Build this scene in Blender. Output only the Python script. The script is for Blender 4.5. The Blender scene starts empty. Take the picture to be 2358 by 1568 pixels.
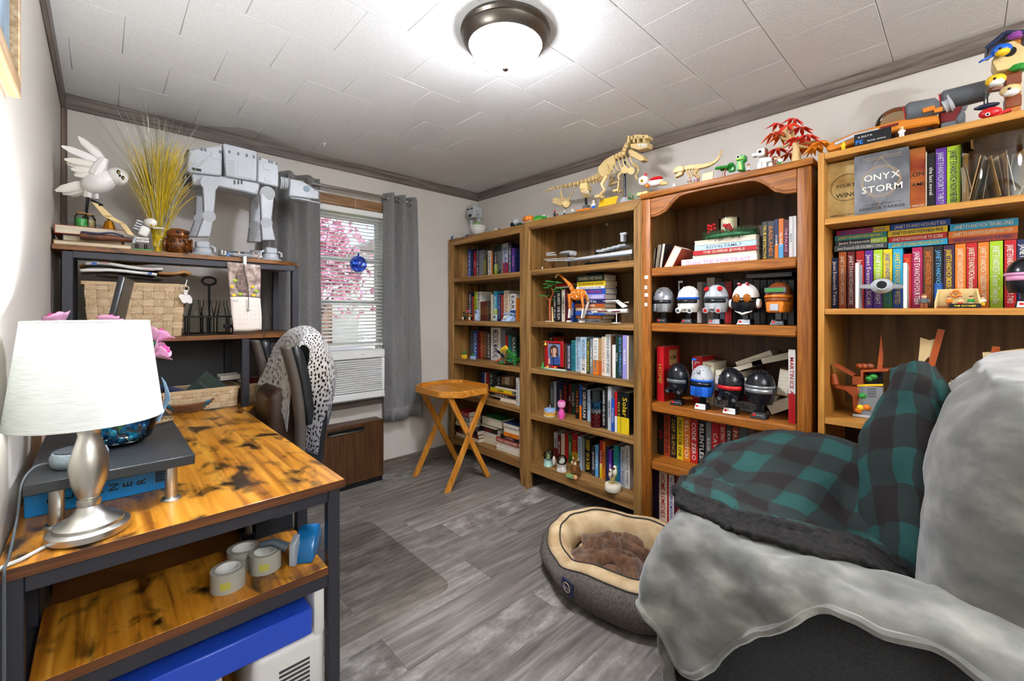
import bpy, bmesh, math, random
from math import sin, cos, pi, radians, atan2, sqrt
from mathutils import Vector as V, Matrix, noise as mnoise
random.seed(7)
SC = bpy.context.scene
COL = SC.collection
# ---------------------------------------------------------------- camera, world, light, exposure
FPX, CX, CY, CAMH, YAW = 993.6, 1179.0, 717.3, 1.218, radians(43.52)
cam_d = bpy.data.cameras.new('camera'); cam = bpy.data.objects.new('camera', cam_d); COL.objects.link(cam)
cam.location = (0, 0, CAMH); cam.rotation_euler = (pi/2, 0, -YAW)
cam_d.sensor_width = 36; cam_d.lens = FPX/2358*36; cam_d.shift_y = -(784-CY)/2358; cam_d.clip_start = .02
SC.camera = cam
SC.view_settings.view_transform = 'Standard'; SC.view_settings.look = 'None'
SC.view_settings.gamma = 1; SC.view_settings.use_curve_mapping = False
SC.view_settings.exposure = 0.52
CEIL_E, LAMP_W, FILL_W, SUN_W, SKY_S = 265.0, 27.0, 230.0, 3.2, 0.24
w = bpy.data.worlds.new('sky'); SC.world = w; w.use_nodes = True
nt = w.node_tree; nt.nodes.clear()
o_ = nt.nodes.new('ShaderNodeOutputWorld'); b_ = nt.nodes.new('ShaderNodeBackground'); s_ = nt.nodes.new('ShaderNodeTexSky')
s_.sky_type = 'NISHITA'; s_.sun_disc = False; s_.sun_elevation = radians(48); s_.sun_rotation = radians(200)
tc_ = nt.nodes.new('ShaderNodeTexCoord'); mp_ = nt.nodes.new('ShaderNodeMapping'); mp_.inputs['Scale'].default_value = (1, 1, 2.6)
nz_ = nt.nodes.new('ShaderNodeTexNoise'); nz_.inputs['Scale'].default_value = 3.2; nz_.inputs['Detail'].default_value = 7
rp_ = nt.nodes.new('ShaderNodeValToRGB'); rp_.color_ramp.elements[0].position = .45; rp_.color_ramp.elements[1].position = .62
mx_ = nt.nodes.new('ShaderNodeMix'); mx_.data_type = 'RGBA'
nt.links.new(tc_.outputs['Generated'], mp_.inputs[0]); nt.links.new(mp_.outputs[0], nz_.inputs['Vector'])
nt.links.new(nz_.outputs[0], rp_.inputs[0]); nt.links.new(rp_.outputs[0], mx_.inputs['Factor'])
nt.links.new(s_.outputs[0], mx_.inputs['A']); mx_.inputs['B'].default_value = (6.5, 6.7, 7.0, 1)
nt.links.new(mx_.outputs['Result'], b_.inputs[0]); b_.inputs[1].default_value = SKY_S; nt.links.new(b_.outputs[0], o_.inputs[0])
sd = bpy.data.lights.new('sun', 'SUN'); sd.energy = SUN_W; sd.angle = .01; sd.color = (1, .95, .87)
so = bpy.data.objects.new('sun', sd); COL.objects.link(so); so.rotation_euler = (radians(46), 0, radians(-25)); so.location = (0, -3, 8)
SC.cycles.max_bounces = 7; SC.cycles.diffuse_bounces = 4; SC.cycles.glossy_bounces = 3; SC.cycles.transmission_bounces = 6
SC.cycles.transparent_max_bounces = 24; SC.cycles.sample_clamp_indirect = 6; SC.cycles.caustics_reflective = False; SC.cycles.caustics_refractive = False
# ---------------------------------------------------------------- pixel rays (photo pixels -> points on a named plane)
FW = V((sin(YAW), cos(YAW), 0)); RT = V((cos(YAW), -sin(YAW), 0))
def ray(px, py): return FW + RT*((px-CX)/FPX) + V((0, 0, (CY-py)/FPX))
def on(ax, val, px, py):
    d = ray(px, py); c = V((0, 0, CAMH)); return c + d*((val-c[ax])/d[ax])
def onx(X, px, py): return on(0, X, px, py)
def ony(Y, px, py): return on(1, Y, px, py)
def onz(Z, px, py): return on(2, Z, px, py)
class Zm:                                   # a zoomed crop of the photo, read onto one vertical plane
    def __init__(s, x0, y0, sc, ax, val): s.a = (x0, y0, sc, ax, val)
    def __call__(s, x, y, d=0):
        x0, y0, sc, ax, val = s.a
        return on(ax, val+d, x0+x/sc, y0+y/sc)
# ---------------------------------------------------------------- materials
def lin(h):
    h = h.lstrip('#'); c = [int(h[i:i+2], 16)/255 for i in (0, 2, 4)]
    return tuple(x/12.92 if x <= .04045 else ((x+.055)/1.055)**2.4 for x in c)+(1,)
MC = {}
def mat(name, base='#888888', rough=.5, metal=0, trans=0, emit=None, es=0, ior=1.45, sheen=0, coat=0, alpha=1):
    if name in MC: return MC[name]
    m = bpy.data.materials.new(name); m.use_nodes = True; p = m.node_tree.nodes['Principled BSDF']
    p.inputs['Base Color'].default_value = lin(base); p.inputs['Roughness'].default_value = rough; p.inputs['Metallic'].default_value = metal
    p.inputs['Transmission Weight'].default_value = trans; p.inputs['IOR'].default_value = ior
    p.inputs['Sheen Weight'].default_value = sheen; p.inputs['Coat Weight'].default_value = coat; p.inputs['Alpha'].default_value = alpha
    if emit: p.inputs['Emission Color'].default_value = lin(emit); p.inputs['Emission Strength'].default_value = es
    m.diffuse_color = lin(base); MC[name] = m; return m
def N(m, t, **k):
    n = m.node_tree.nodes.new(t)
    for a, b in k.items():
        if a[0] == '_': n.inputs[a[1:].replace('_', ' ')].default_value = b
        else: setattr(n, a, b)
    return n
def L(m, a, b): m.node_tree.links.new(a, b)
def ramp(m, stops):
    r = N(m, 'ShaderNodeValToRGB'); e = r.color_ramp.elements
    while len(e) < len(stops): e.new(.5)
    for q, (p, c) in zip(e, stops): q.position = p; q.color = lin(c)
    return r
def coords(m, scale=(1, 1, 1), out='Object', off=False):
    t = N(m, 'ShaderNodeTexCoord'); mp = N(m, 'ShaderNodeMapping'); mp.inputs['Scale'].default_value = scale
    L(m, t.outputs[out], mp.inputs[0])
    if off:                                 # every piece gets its own stretch of grain
        oi = N(m, 'ShaderNodeObjectInfo'); mul = N(m, 'ShaderNodeMath', operation='MULTIPLY'); mul.inputs[1].default_value = 40
        L(m, oi.outputs['Random'], mul.inputs[0]); cb = N(m, 'ShaderNodeCombineXYZ')
        for i in range(3): L(m, mul.outputs[0], cb.inputs[i])
        L(m, cb.outputs[0], mp.inputs['Location'])
    return mp.outputs[0]
def bump(m, fac, strength=.2, dist=.002):
    b = N(m, 'ShaderNodeBump'); b.inputs['Strength'].default_value = strength; b.inputs['Distance'].default_value = dist
    L(m, fac, b.inputs['Height']); L(m, b.outputs[0], m.node_tree.nodes['Principled BSDF'].inputs['Normal'])
def noisy(name, stops, scale=(8, 8, 8), rough=.6, ns=1, detail=6, bmp=0, bd=.002, off=False, dist=0, **k):
    if name in MC: return MC[name]
    m = mat(name, stops[0][1], rough, **k); p = m.node_tree.nodes['Principled BSDF']
    n = N(m, 'ShaderNodeTexNoise', _Scale=ns, _Detail=detail, _Distortion=dist); L(m, coords(m, scale, off=off), n.inputs['Vector'])
    r = ramp(m, stops); L(m, n.outputs[0], r.inputs[0]); L(m, r.outputs[0], p.inputs['Base Color'])
    if bmp: bump(m, n.outputs[0], bmp, bd)
    return m
def wood(name, dark, midc, light, axis=2, fine=60, rough=.45, blotch=None, off=True, coat=0):
    if name in MC: return MC[name]
    m = mat(name, midc, rough, coat=coat); p = m.node_tree.nodes['Principled BSDF']
    s = [fine, fine, fine]; s[axis] = fine/22
    c = coords(m, s, off=off)
    n = N(m, 'ShaderNodeTexNoise', _Scale=1, _Detail=5, _Distortion=.8); L(m, c, n.inputs['Vector'])
    r = ramp(m, [(.28, dark), (.5, midc), (.74, light)]); L(m, n.outputs[0], r.inputs[0]); out = r.outputs[0]
    if blotch:
        n2 = N(m, 'ShaderNodeTexNoise', _Scale=1, _Detail=6, _Distortion=.6)
        s2 = [17, 17, 17]; s2[axis] = 9
        L(m, coords(m, s2), n2.inputs['Vector'])
        r2 = ramp(m, [(.50, '#000000'), (.66, '#ffffff')]); L(m, n2.outputs[0], r2.inputs[0])
        mx = N(m, 'ShaderNodeMix', data_type='RGBA'); L(m, r2.outputs[0], mx.inputs['Factor']); L(m, out, mx.inputs['A']); mx.inputs['B'].default_value = lin(blotch); out = mx.outputs['Result']
    L(m, out, p.inputs['Base Color']); bump(m, n.outputs[0], .12, .001); return m
def glass(name, tint='#ffffff', gloss=.12, rough=.02):          # thin glass: mostly clear, some reflection
    if name in MC: return MC[name]
    m = bpy.data.materials.new(name); m.use_nodes = True; t = m.node_tree; t.nodes.clear()
    o = t.nodes.new('ShaderNodeOutputMaterial'); a = t.nodes.new('ShaderNodeBsdfTransparent'); a.inputs[0].default_value = lin(tint)
    g = t.nodes.new('ShaderNodeBsdfGlossy'); g.inputs['Roughness'].default_value = rough; g.inputs[0].default_value = (1, 1, 1, 1)
    lw = t.nodes.new('ShaderNodeLayerWeight'); lw.inputs[0].default_value = gloss
    x = t.nodes.new('ShaderNodeMixShader'); t.links.new(lw.outputs['Fresnel'], x.inputs[0]); t.links.new(a.outputs[0], x.inputs[1]); t.links.new(g.outputs[0], x.inputs[2])
    t.links.new(x.outputs[0], o.inputs[0]); MC[name] = m; return m
PAL = dict(navy='#16224d', blue='#1c4fa8', sky='#5aa6d8', cyan='#2a9fc4', teal='#1f7f80', pale_blue='#b4cfe0', red='#b3161c', dark_red='#6b1216', maroon='#571a24', brick='#9c3a22',
    orange='#d9761a', rust='#a9521e', yellow='#e3c21f', lime='#a3c422', green='#2c7a34', dark_green='#17382c', olive='#55562c', purple='#5b2b92', lilac='#9a92cf', magenta='#a3154f', pink='#e59ac0',
    brown='#5a3a22', tan='#b08a58', cream='#e8dcc0', white='#ece8e0', silver='#b9bcc0', grey='#7c8084', slate='#47525c', charcoal='#2b2d31', black='#121214', gold='#b58a3c', plum='#3a2440')
def cm(c, rough=.38): return mat('cover_'+c, PAL[c], rough)
def pl(c, rough=.28): return mat('plastic_'+c, PAL.get(c, c), rough)
# ---------------------------------------------------------------- mesh building: everything is modelled in metres in the room
class MB:
    def __init__(s): s.v = []; s.f = []; s.uv = None
    def add(s, vs, fs, M=None):
        n = len(s.v)
        for q in vs:
            q = V(q); s.v.append(M @ q if M is not None else q)
        s.f += [tuple(i+n for i in f) for f in fs]; return s
    def box(s, x0, x1, y0, y1, z0, z1, M=None):
        return s.add([(x, y, z) for x in (x0, x1) for y in (y0, y1) for z in (z0, z1)],
                     [(0, 1, 3, 2), (4, 6, 7, 5), (0, 4, 5, 1), (2, 3, 7, 6), (0, 2, 6, 4), (1, 5, 7, 3)], M)
    def cbox(s, c, size, rz=0, rx=0, ry=0):
        M = Matrix.Translation(V(c)) @ Matrix.Rotation(rz, 4, 'Z') @ Matrix.Rotation(ry, 4, 'Y') @ Matrix.Rotation(rx, 4, 'X')
        a, b, c2 = [q/2 for q in size]; return s.box(-a, a, -b, b, -c2, c2, M)
    def beam(s, a, b, w, h, up=(0, 0, 1)):      # a bar of rectangular section from a to b
        a, b = V(a), V(b); d = b-a; l = d.length; d.normalize(); u = V(up)
        if abs(d.dot(u)) > .98: u = V((0, 1, 0))
        r = d.cross(u).normalized(); u = r.cross(d)
        M = Matrix((r, d, u)).transposed().to_4x4(); M.translation = a
        return s.box(-w/2, w/2, 0, l, -h/2, h/2, M)
    def rings(s, rs, closed=True, caps=True):
        n = len(rs[0]); b = len(s.v); s.v += [V(q) for r in rs for q in r]
        for i in range(len(rs)-1):
            for j in range(n if closed else n-1):
                k = (j+1) % n; s.f.append((b+i*n+j, b+i*n+k, b+(i+1)*n+k, b+(i+1)*n+j))
        if caps and closed:
            s.f.append(tuple(b+j for j in range(n))[::-1]); s.f.append(tuple(b+(len(rs)-1)*n+j for j in range(n)))
        return s
    def tube(s, pts, r, n=8, caps=True, flat=1):
        pts = [V(p) for p in pts]; rr = r if isinstance(r, (list, tuple)) else [r]*len(pts); rs = []; u = None
        for i, p in enumerate(pts):
            d = (pts[min(i+1, len(pts)-1)]-pts[max(i-1, 0)]).normalized()
            if u is None: u = V((0, 0, 1)) if abs(d.z) < .9 else V((1, 0, 0))
            u = (u-d*u.dot(d)).normalized(); q = d.cross(u)
            rs.append([p+(u*cos(2*pi*k/n)+q*sin(2*pi*k/n)*flat)*rr[i] for k in range(n)])
        return s.rings(rs, True, caps)
    def cyl(s, a, b, r0, r1=None, n=16): return s.tube([a, b], [r0, r0 if r1 is None else r1], n)
    def lathe(s, prof, c=(0, 0, 0), n=24, M=None, a0=0, a1=2*pi):
        c = V(c); full = abs(a1-a0-2*pi) < 1e-4; m = n if full else n+1
        rs = [[c+V((r*cos(a0+(a1-a0)*k/n), r*sin(a0+(a1-a0)*k/n), z)) for k in range(m)] for r, z in prof]
        if M is not None: rs = [[M @ q for q in r] for r in rs]
        return s.rings(rs, full, full)
    def sph(s, c, r, nu=14, nv=9, M=None, z0=-1, z1=1):
        if not isinstance(r, (tuple, list)): r = (r, r, r)
        c = V(c); a, b = math.asin(z0), math.asin(z1); rs = []
        for i in range(nv+1):
            t = a+(b-a)*i/nv; k = max(cos(t), .02)
            ring = [V((r[0]*k*cos(2*pi*j/nu), r[1]*k*sin(2*pi*j/nu), r[2]*sin(t))) for j in range(nu)]
            rs.append([c+(M @ q if M is not None else q) for q in ring])
        return s.rings(rs)
    def prism(s, pts, ext):                     # outline (3-D points in one plane) pushed along ext
        ext = V(ext); n = len(pts); b = len(s.v); s.v += [V(p) for p in pts]+[V(p)+ext for p in pts]
        s.f += [tuple(b+i for i in range(n)), tuple(b+n+i for i in range(n))[::-1]]
        s.f += [(b+i, b+n+i, b+n+(i+1) % n, b+(i+1) % n) for i in range(n)]; return s
    def grid(s, P, uv=None):
        nr, nc = len(P), len(P[0]); b = len(s.v); s.v += [V(q) for r in P for q in r]
        s.f += [(b+i*nc+j, b+i*nc+j+1, b+(i+1)*nc+j+1, b+(i+1)*nc+j) for i in range(nr-1) for j in range(nc-1)]
        if uv: s.uv = (s.uv or {}); s.uv.update({b+i*nc+j: uv[i][j] for i in range(nr) for j in range(nc)})
        return s
    def build(s, name, m, parent=None, bev=0, seg=1, smooth=None, solid=0, sub=0, closed=True):
        off = V((0, 0, 0)); q = parent
        while q is not None: off += q.location; q = q.parent
        me = bpy.data.meshes.new(name); me.from_pydata([p-off for p in s.v], [], s.f)
        bm = bmesh.new(); bm.from_mesh(me)
        if s.uv:
            ul = bm.loops.layers.uv.new('UVMap'); bm.verts.ensure_lookup_table()
            for f in bm.faces:
                for l in f.loops: l[ul].uv = s.uv.get(l.vert.index, (0, 0))
        if closed: bmesh.ops.recalc_face_normals(bm, faces=bm.faces)
        if bev:
            es = [e for e in bm.edges if len(e.link_faces) == 2 and e.calc_face_angle(0) > .5]
            bmesh.ops.bevel(bm, geom=es, offset=bev, segments=seg, affect='EDGES', clamp_overlap=True, profile=.5)
        bm.to_mesh(me); bm.free()
        if smooth is None: smooth = .7
        if smooth and len(me.polygons):
            me.polygons.foreach_set('use_smooth', [True]*len(me.polygons)); me.set_sharp_from_angle(angle=smooth)
        o = bpy.data.objects.new(name, me); COL.objects.link(o); me.materials.append(m)
        if parent: o.parent = parent
        if solid: md = o.modifiers.new('solid', 'SOLIDIFY'); md.thickness = solid; md.offset = 0
        if sub: md = o.modifiers.new('sub', 'SUBSURF'); md.levels = md.render_levels = sub
        return o
def thing(name, label, cat, loc, group=None):
    o = bpy.data.objects.new(name, None); COL.objects.link(o); o.location = loc; o.empty_display_size = .02
    return tag(o, label, cat, group)
def tag(o, label, cat, group=None):
    o['label'] = label; o['category'] = cat
    if group: o['group'] = group
    return o
def struct(o): o['kind'] = 'structure'; return o
def part(p, name, m, f, **k):
    b = MB(); f(b); return b.build(name, m, p, **k)
def catmull(G, nu, nv):                          # smooth sheet through a grid of 3-D control points
    def ev(a, t):
        n = len(a); i = min(int(t), n-2); f = t-i
        p0, p1, p2, p3 = a[max(i-1, 0)], a[i], a[i+1], a[min(i+2, n-1)]
        return .5*((2*p1)+(p2-p0)*f+(2*p0-5*p1+4*p2-p3)*f*f+(3*p1-p0-3*p2+p3)*f*f*f)
    G = [[V(q) for q in r] for r in G]
    rows = [[ev(r, j/(nv)*(len(r)-1)) for j in range(nv+1)] for r in G]
    cols = list(zip(*rows))
    out = [[ev(c, i/nu*(len(c)-1)) for i in range(nu+1)] for c in cols]
    return [list(r) for r in zip(*out)]
def curve(pts, n):                                # smooth path through points
    return [r[0] for r in catmull([[p, p] for p in pts], n, 1)]
def wrinkle(P, amp, sc, seed=0, ax=None):
    for r in P:
        for q in r:
            d = mnoise.noise_vector(q*sc+V((seed, seed*.7, 0)))+.5*mnoise.noise_vector(q*sc*2.3+V((seed, 3, 1)))
            q += V(ax)*d.x*amp if ax else d*amp
    return P
# ---------------------------------------------------------------- lettering: each glyph is meshed once and set into lines
GL = {}
def _glyphs():
    chars = sorted(set('ABCDEFGHIJKLMNOPQRSTUVWXYZabcdefghijklmnopqrstuvwxyz0123456789&-.!#\'')); obs = []
    for c in chars:
        cu = bpy.data.curves.new('g', 'FONT'); cu.body = c; cu.size = 1; cu.resolution_u = 2; cu.offset = .012
        o = bpy.data.objects.new('g', cu); COL.objects.link(o); obs.append(o)
    dg = bpy.context.evaluated_depsgraph_get()
    for c, o in zip(chars, obs):
        me = bpy.data.meshes.new_from_object(o.evaluated_get(dg)); vs = [(v.co.x, v.co.y) for v in me.vertices]
        xs = [a for a, b in vs]; GL[c] = ([(a-min(xs), b) for a, b in vs], [tuple(p.vertices) for p in me.polygons], max(xs)-min(xs)); bpy.data.meshes.remove(me)
    for o in obs: cu = o.data; bpy.data.objects.remove(o); bpy.data.curves.remove(cu)
_glyphs()
def text(parent, s, c, xd, yd, width, height, m, name='title', stretch=True):
    """line s centred at c, running along unit xd, up along unit yd, fitted to width x height"""
    vs, fs, x = [], [], 0
    for ch in s:
        if ch == ' ': x += .24; continue
        g = GL.get(ch) or GL['I']; n = len(vs); vs += [(a+x, b) for a, b in g[0]]; fs += [tuple(i+n for i in f) for f in g[1]]; x += g[2]+.09
    x -= .09; kx = width/x; ky = height/.74
    if not stretch: kx = ky = min(kx, ky)
    kx = min(kx, ky*1.25)
    c, xd, yd = V(c), V(xd), V(yd); b = MB(); b.add([c+xd*((p-x/2)*kx)+yd*((q-.36)*ky) for p, q in vs], fs)
    return b.build(name, m, parent, smooth=0, closed=False)
# ================================================================ THE ROOM
XL, XR, YB, YF, ZC = -.146, 2.46, 3.04, -2.3, 2.283
wallm = noisy('painted_wall', [(.3, '#cac3b9'), (.7, '#d3ccc2')], (3, 3, 3), .42, bmp=.05, bd=.001)
ceilm = noisy('ceiling_tile_white', [(.3, '#e6e5e2'), (.7, '#f1f0ed')], (130, 130, 130), .8, bmp=.55, bd=.0016)
groovem = mat('tile_joint_gap', '#a8a6a1', .9)  # grey backing that shows in the joints between ceiling tiles
trimm = wood('grey_oak_trim', '#4a413a', '#6b6058', '#85796e', axis=1, fine=70)
trimx = wood('grey_oak_trim_x', '#4a413a', '#6b6058', '#85796e', axis=0, fine=70)
trimz = wood('grey_oak_trim_z', '#54463a', '#705f50', '#8a7663', axis=2, fine=70)
T = .12
WX0, WX1, WZ0, WZ1 = .96, 1.572, .605, 1.955            # window opening
def wb(b):
    b.box(XL-T, WX0, YB, YB+T, 0, ZC); b.box(WX1, XR+T, YB, YB+T, 0, ZC); b.box(WX0, WX1, YB, YB+T, 0, WZ0); b.box(WX0, WX1, YB, YB+T, WZ1, ZC)
struct(part(None, 'wall_back', wallm, wb))
struct(part(None, 'wall_left', wallm, lambda b: b.box(XL-T, XL, YF, YB, 0, ZC)))
struct(part(None, 'wall_right', wallm, lambda b: b.box(XR, XR+T, YF, YB, 0, ZC)))
struct(part(None, 'wall_front', wallm, lambda b: b.box(XL-T, XR+T, YF-T, YF, 0, ZC)))
# floor: a sub-floor and vinyl planks laid along the room's width
fl = struct(part(None, 'floor', mat('plank_joint', '#4a4541', .8), lambda b: b.box(XL-T, XR+T, YF-T, YB+T, -.12, -.0015)))
def plank_mat():
    m = mat('weathered_grey_plank', '#8a847d', .38); p = m.node_tree.nodes['Principled BSDF']
    n = N(m, 'ShaderNodeTexNoise', _Scale=1, _Detail=8, _Distortion=.5); L(m, coords(m, (2.6, 38, 10), off=True), n.inputs['Vector'])
    r = ramp(m, [(.25, '#544e49'), (.48, '#7d766f'), (.72, '#a59e97')]); L(m, n.outputs[0], r.inputs[0])
    n2 = N(m, 'ShaderNodeTexNoise', _Scale=1, _Detail=9); n2.inputs['Roughness'].default_value = .72; L(m, coords(m, (7, 12, 5), off=True), n2.inputs['Vector'])
    r2 = ramp(m, [(.36, '#3a3531'), (.50, '#7d766f'), (.66, '#cdc7c0')]); L(m, n2.outputs[0], r2.inputs[0])
    oi = N(m, 'ShaderNodeObjectInfo'); r3 = ramp(m, [(0, '#181818'), (.4, '#808080'), (1, '#e0e0e0')]); L(m, oi.outputs['Random'], r3.inputs[0])
    mx = N(m, 'ShaderNodeMix', data_type='RGBA'); L(m, r3.outputs[0], mx.inputs['Factor']); L(m, r.outputs[0], mx.inputs['A']); L(m, r2.outputs[0], mx.inputs['B'])
    hs = N(m, 'ShaderNodeHueSaturation'); mr = N(m, 'ShaderNodeMapRange'); mr.inputs['To Min'].default_value = .68; mr.inputs['To Max'].default_value = 1.12
    m2 = N(m, 'ShaderNodeMath', operation='MULTIPLY'); m2.inputs[1].default_value = 7.31; fr = N(m, 'ShaderNodeMath', operation='FRACT')
    L(m, oi.outputs['Random'], m2.inputs[0]); L(m, m2.outputs[0], fr.inputs[0]); L(m, fr.outputs[0], mr.inputs[0]); L(m, mr.outputs[0], hs.inputs['Value'])
    L(m, mx.outputs['Result'], hs.inputs['Color']); L(m, hs.outputs[0], p.inputs['Base Color']); bump(m, n.outputs[0], .15, .001); return m
pm = plank_mat(); PWID, PLEN = .193, .93; j = 0; y = YB
while y > YF:
    x = XL-random.random()*PLEN*.9
    while x < XR:
        a, b2 = max(x, XL), min(x+PLEN, XR)
        if b2-a > .04: part(fl, 'plank', pm, lambda b: b.box(a+.0006, b2-.0006, max(y-PWID, YF)+.0006, y-.0006, -.006, 0))
        x += PLEN
    y -= PWID
# ceiling: square tiles in staggered rows
ce = struct(part(None, 'ceiling', groovem, lambda b: b.box(XL-T, XR+T, YF-T, YB+T, ZC+.004, ZC+.12)))
TS = .3125; k = 0; y = 2.09+TS*3
while y > YF:
    y0, y1 = max(y-TS, YF), min(y, YB)
    x = .06-TS*2+(TS/2 if k % 2 else 0)
    while x < XR:
        a, b2 = max(x, XL), min(x+TS, XR)
        if b2-a > .01 and y1-y0 > .01:
            dz = random.uniform(0, .0008)
            part(ce, 'ceiling_tile', ceilm, lambda b: b.box(a+.0008, b2-.0008, y0+.0008, y1-.0008, ZC-dz, ZC+.006), bev=.0012)
        x += TS
    k += 1; y -= TS
TB = ZC-.072
for n_, f_, m_ in (('trim_1', lambda b: b.box(XL, XR, YB-.016, YB, TB, ZC), trimx), ('trim_2', lambda b: b.box(XR-.016, XR, YF, YB-.016, TB, ZC), trimm),
                   ('trim_3', lambda b: b.box(XL, XL+.016, YF, YB-.016, TB, ZC), trimm), ('trim_4', lambda b: b.box(XL, XL+.022, YB-.022, YB, .09, TB), trimz)):
    struct(part(None, n_, m_, f_, bev=.003))
struct(part(None, 'baseboard_back', trimx, lambda b: b.box(XL, XR, YB-.014, YB, 0, .092), bev=.003))
struct(part(None, 'baseboard_left', trimm, lambda b: b.box(XL, XL+.014, YF, YB-.014, 0, .092), bev=.003))
struct(part(None, 'baseboard_right', trimm, lambda b: b.box(XR-.014, XR, YF, YB-.014, 0, .092), bev=.003))
# ---------------------------------------------------------------- window
vinyl = mat('white_vinyl', '#e6e5e0', .4); brownwood = wood('brown_casing_wood', '#5a3c22', '#85603c', '#a17c52', axis=0, fine=55)
win = struct(part(None, 'window_1', vinyl, lambda b: (b.box(WX0, WX0+.035, YB-.004, YB+.09, WZ0, WZ1), b.box(WX1-.035, WX1, YB-.004, YB+.09, WZ0, WZ1),
    b.box(WX0+.035, WX1-.035, YB-.004, YB+.09, WZ1-.045, WZ1), b.box(WX0+.035, WX1-.035, YB-.002, YB+.09, WZ0, WZ0+.02)), bev=.003))
def rail_z(py): return ony(YB, 820, py).z
def sash(z0, z1, y, wd=.032):
    s = part(win, 'sash', vinyl, lambda b: (b.box(WX0+.035, WX0+.035+wd, y, y+.022, z0, z1), b.box(WX1-.035-wd, WX1-.035, y, y+.022, z0, z1),
        b.box(WX0+.035+wd, WX1-.035-wd, y, y+.022, z0, z0+.036), b.box(WX0+.035+wd, WX1-.035-wd, y, y+.022, z1-.032, z1)), bev=.003)
    part(s, 'pane', glass('window_pane'), lambda b: b.box(WX0+.067, WX1-.067, y+.009, y+.013, z0+.036, z1-.032))
sash(rail_z(703), WZ1-.045, YB+.058); sash(rail_z(800), rail_z(592), YB+.03)
part(win, 'sill_board', vinyl, lambda b: b.box(WX0-.02, WX1+.02, YB-.062, YB+.02, WZ0-.022, WZ0), bev=.004)
part(win, 'apron', trimx, lambda b: b.box(WX0-.02, WX1+.02, YB-.016, YB-.001, WZ0-.075, WZ0-.022), bev=.002)
part(win, 'head_casing', brownwood, lambda b: b.box(WX0-.07, WX1+.02, YB-.018, YB-.001, WZ1+.004, WZ1+.076), bev=.003)
# blinds: head rail, 46 slats, ladder cords, bottom rail
bl = thing('window_blinds', 'white horizontal slat blinds lowered over the window above the air conditioner', 'blinds', (1.27, YB-.03, WZ1-.05))
slm = mat('blind_slat_white', '#ecebe6', .45); BX0, BX1 = WX0+.04, WX1-.006; BT, BBt = WZ1-.045, rail_z(792)
part(bl, 'head_rail', slm, lambda b: b.box(BX0, BX1, YB-.045, YB-.008, BT, BT+.04), bev=.003)
ns_ = 36; sm_ = None
for i in range(ns_):
    z = BT-.016-(BT-.03-BBt)*i/ns_
    def slat(b):
        c = [(-.0115, -.0062), (-.004, -.001), (.004, .003), (.0115, .0055)]
        b.grid([[(x, YB-.026+q, z+h) for q, h in c] for x in (BX0, BX1)])
    part(bl, 'slat', slm, slat, closed=False, solid=.0007)
part(bl, 'bottom_rail', slm, lambda b: b.box(BX0, BX1, YB-.038, YB-.014, BBt-.018, BBt), bev=.003)
for x in (BX0+.09, BX1-.12, (BX0+BX1)/2): part(bl, 'ladder_cord', slm, lambda b: b.cyl((x, YB-.038, BBt), (x, YB-.038, BT), .0008, n=5))
# rod, curtains
steel = mat('brushed_nickel', '#b9b7b2', .28, 1)
rod = thing('curtain_rod', 'brushed metal double curtain rod above the window', 'curtain rod', (1.25, YB-.06, 2.05))
part(rod, 'rod', steel, lambda b: b.cyl((.62, YB-.085, 2.058), (1.68, YB-.085, 2.058), .008))
part(rod, 'rod', steel, lambda b: b.cyl((.62, YB-.045, 2.075), (1.70, YB-.045, 2.075), .006))
part(rod, 'bracket', steel, lambda b: (b.box(1.60, 1.615, YB-.09, YB, 2.045, 2.08)), bev=.002)
part(rod, 'finial', steel, lambda b: b.sph((1.69, YB-.085, 2.058), .016))
curm = noisy('grey_curtain_fabric', [(.3, '#6c6a69'), (.7, '#7b7977')], (60, 60, 60), .85, sheen=.2)
def curtain(x0, x1, z0, z1, folds, label, flare=0, ring_ph=0):
    c = thing('curtain', label, 'curtain', ((x0+x1)/2, YB-.085, z0)); P = []
    for i in range(26):
        t = i/25; z = z1+(z0-z1)*t; row = []
        for q in range(folds*14+1):
            u = q/(folds*14); A = .034*(1-.25*t)+.008*sin(5*u+t*3)
            xx = x0+(x1-x0)*u+flare*t*(u-.15)+.012*sin(7*u+2)*t
            row.append(V((xx, YB-.085+A*cos(2*pi*folds*u+ring_ph)+.010*sin(3*t+9*u)*t, z+.006*sin(11*u)*t)))
        P.append(row)
    part(c, 'drape', curm, lambda b: b.grid(P), closed=False, solid=.003, smooth=3)
    part(c, 'hem', curm, lambda b: b.grid([[p+V((0, -.003, 0)) for p in P[-1]], [p+V((0, -.003, .03)) for p in P[-2]]]), closed=False, solid=.003, smooth=3)
    for q in range(folds):
        p = P[0][min(int((q+.25)*14), len(P[0])-1)]
        M = Matrix.Translation((p.x, p.y, 2.058)) @ Matrix.Rotation(pi/2, 4, 'Y')
        part(c, 'grommet', steel, lambda b: b.tube([M @ V((.021*cos(a*pi/8), .021*sin(a*pi/8), 0)) for a in range(17)], .005, 6))
curtain(1.515, 1.80, .40, 2.098, 3, 'grey grommet curtain panel hanging beside the folding tray table', .05)
curtain(.70, 1.05, .455, 2.10, 3, 'grey grommet curtain panel hanging behind the desk shelf unit', .012, 1.2)
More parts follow.
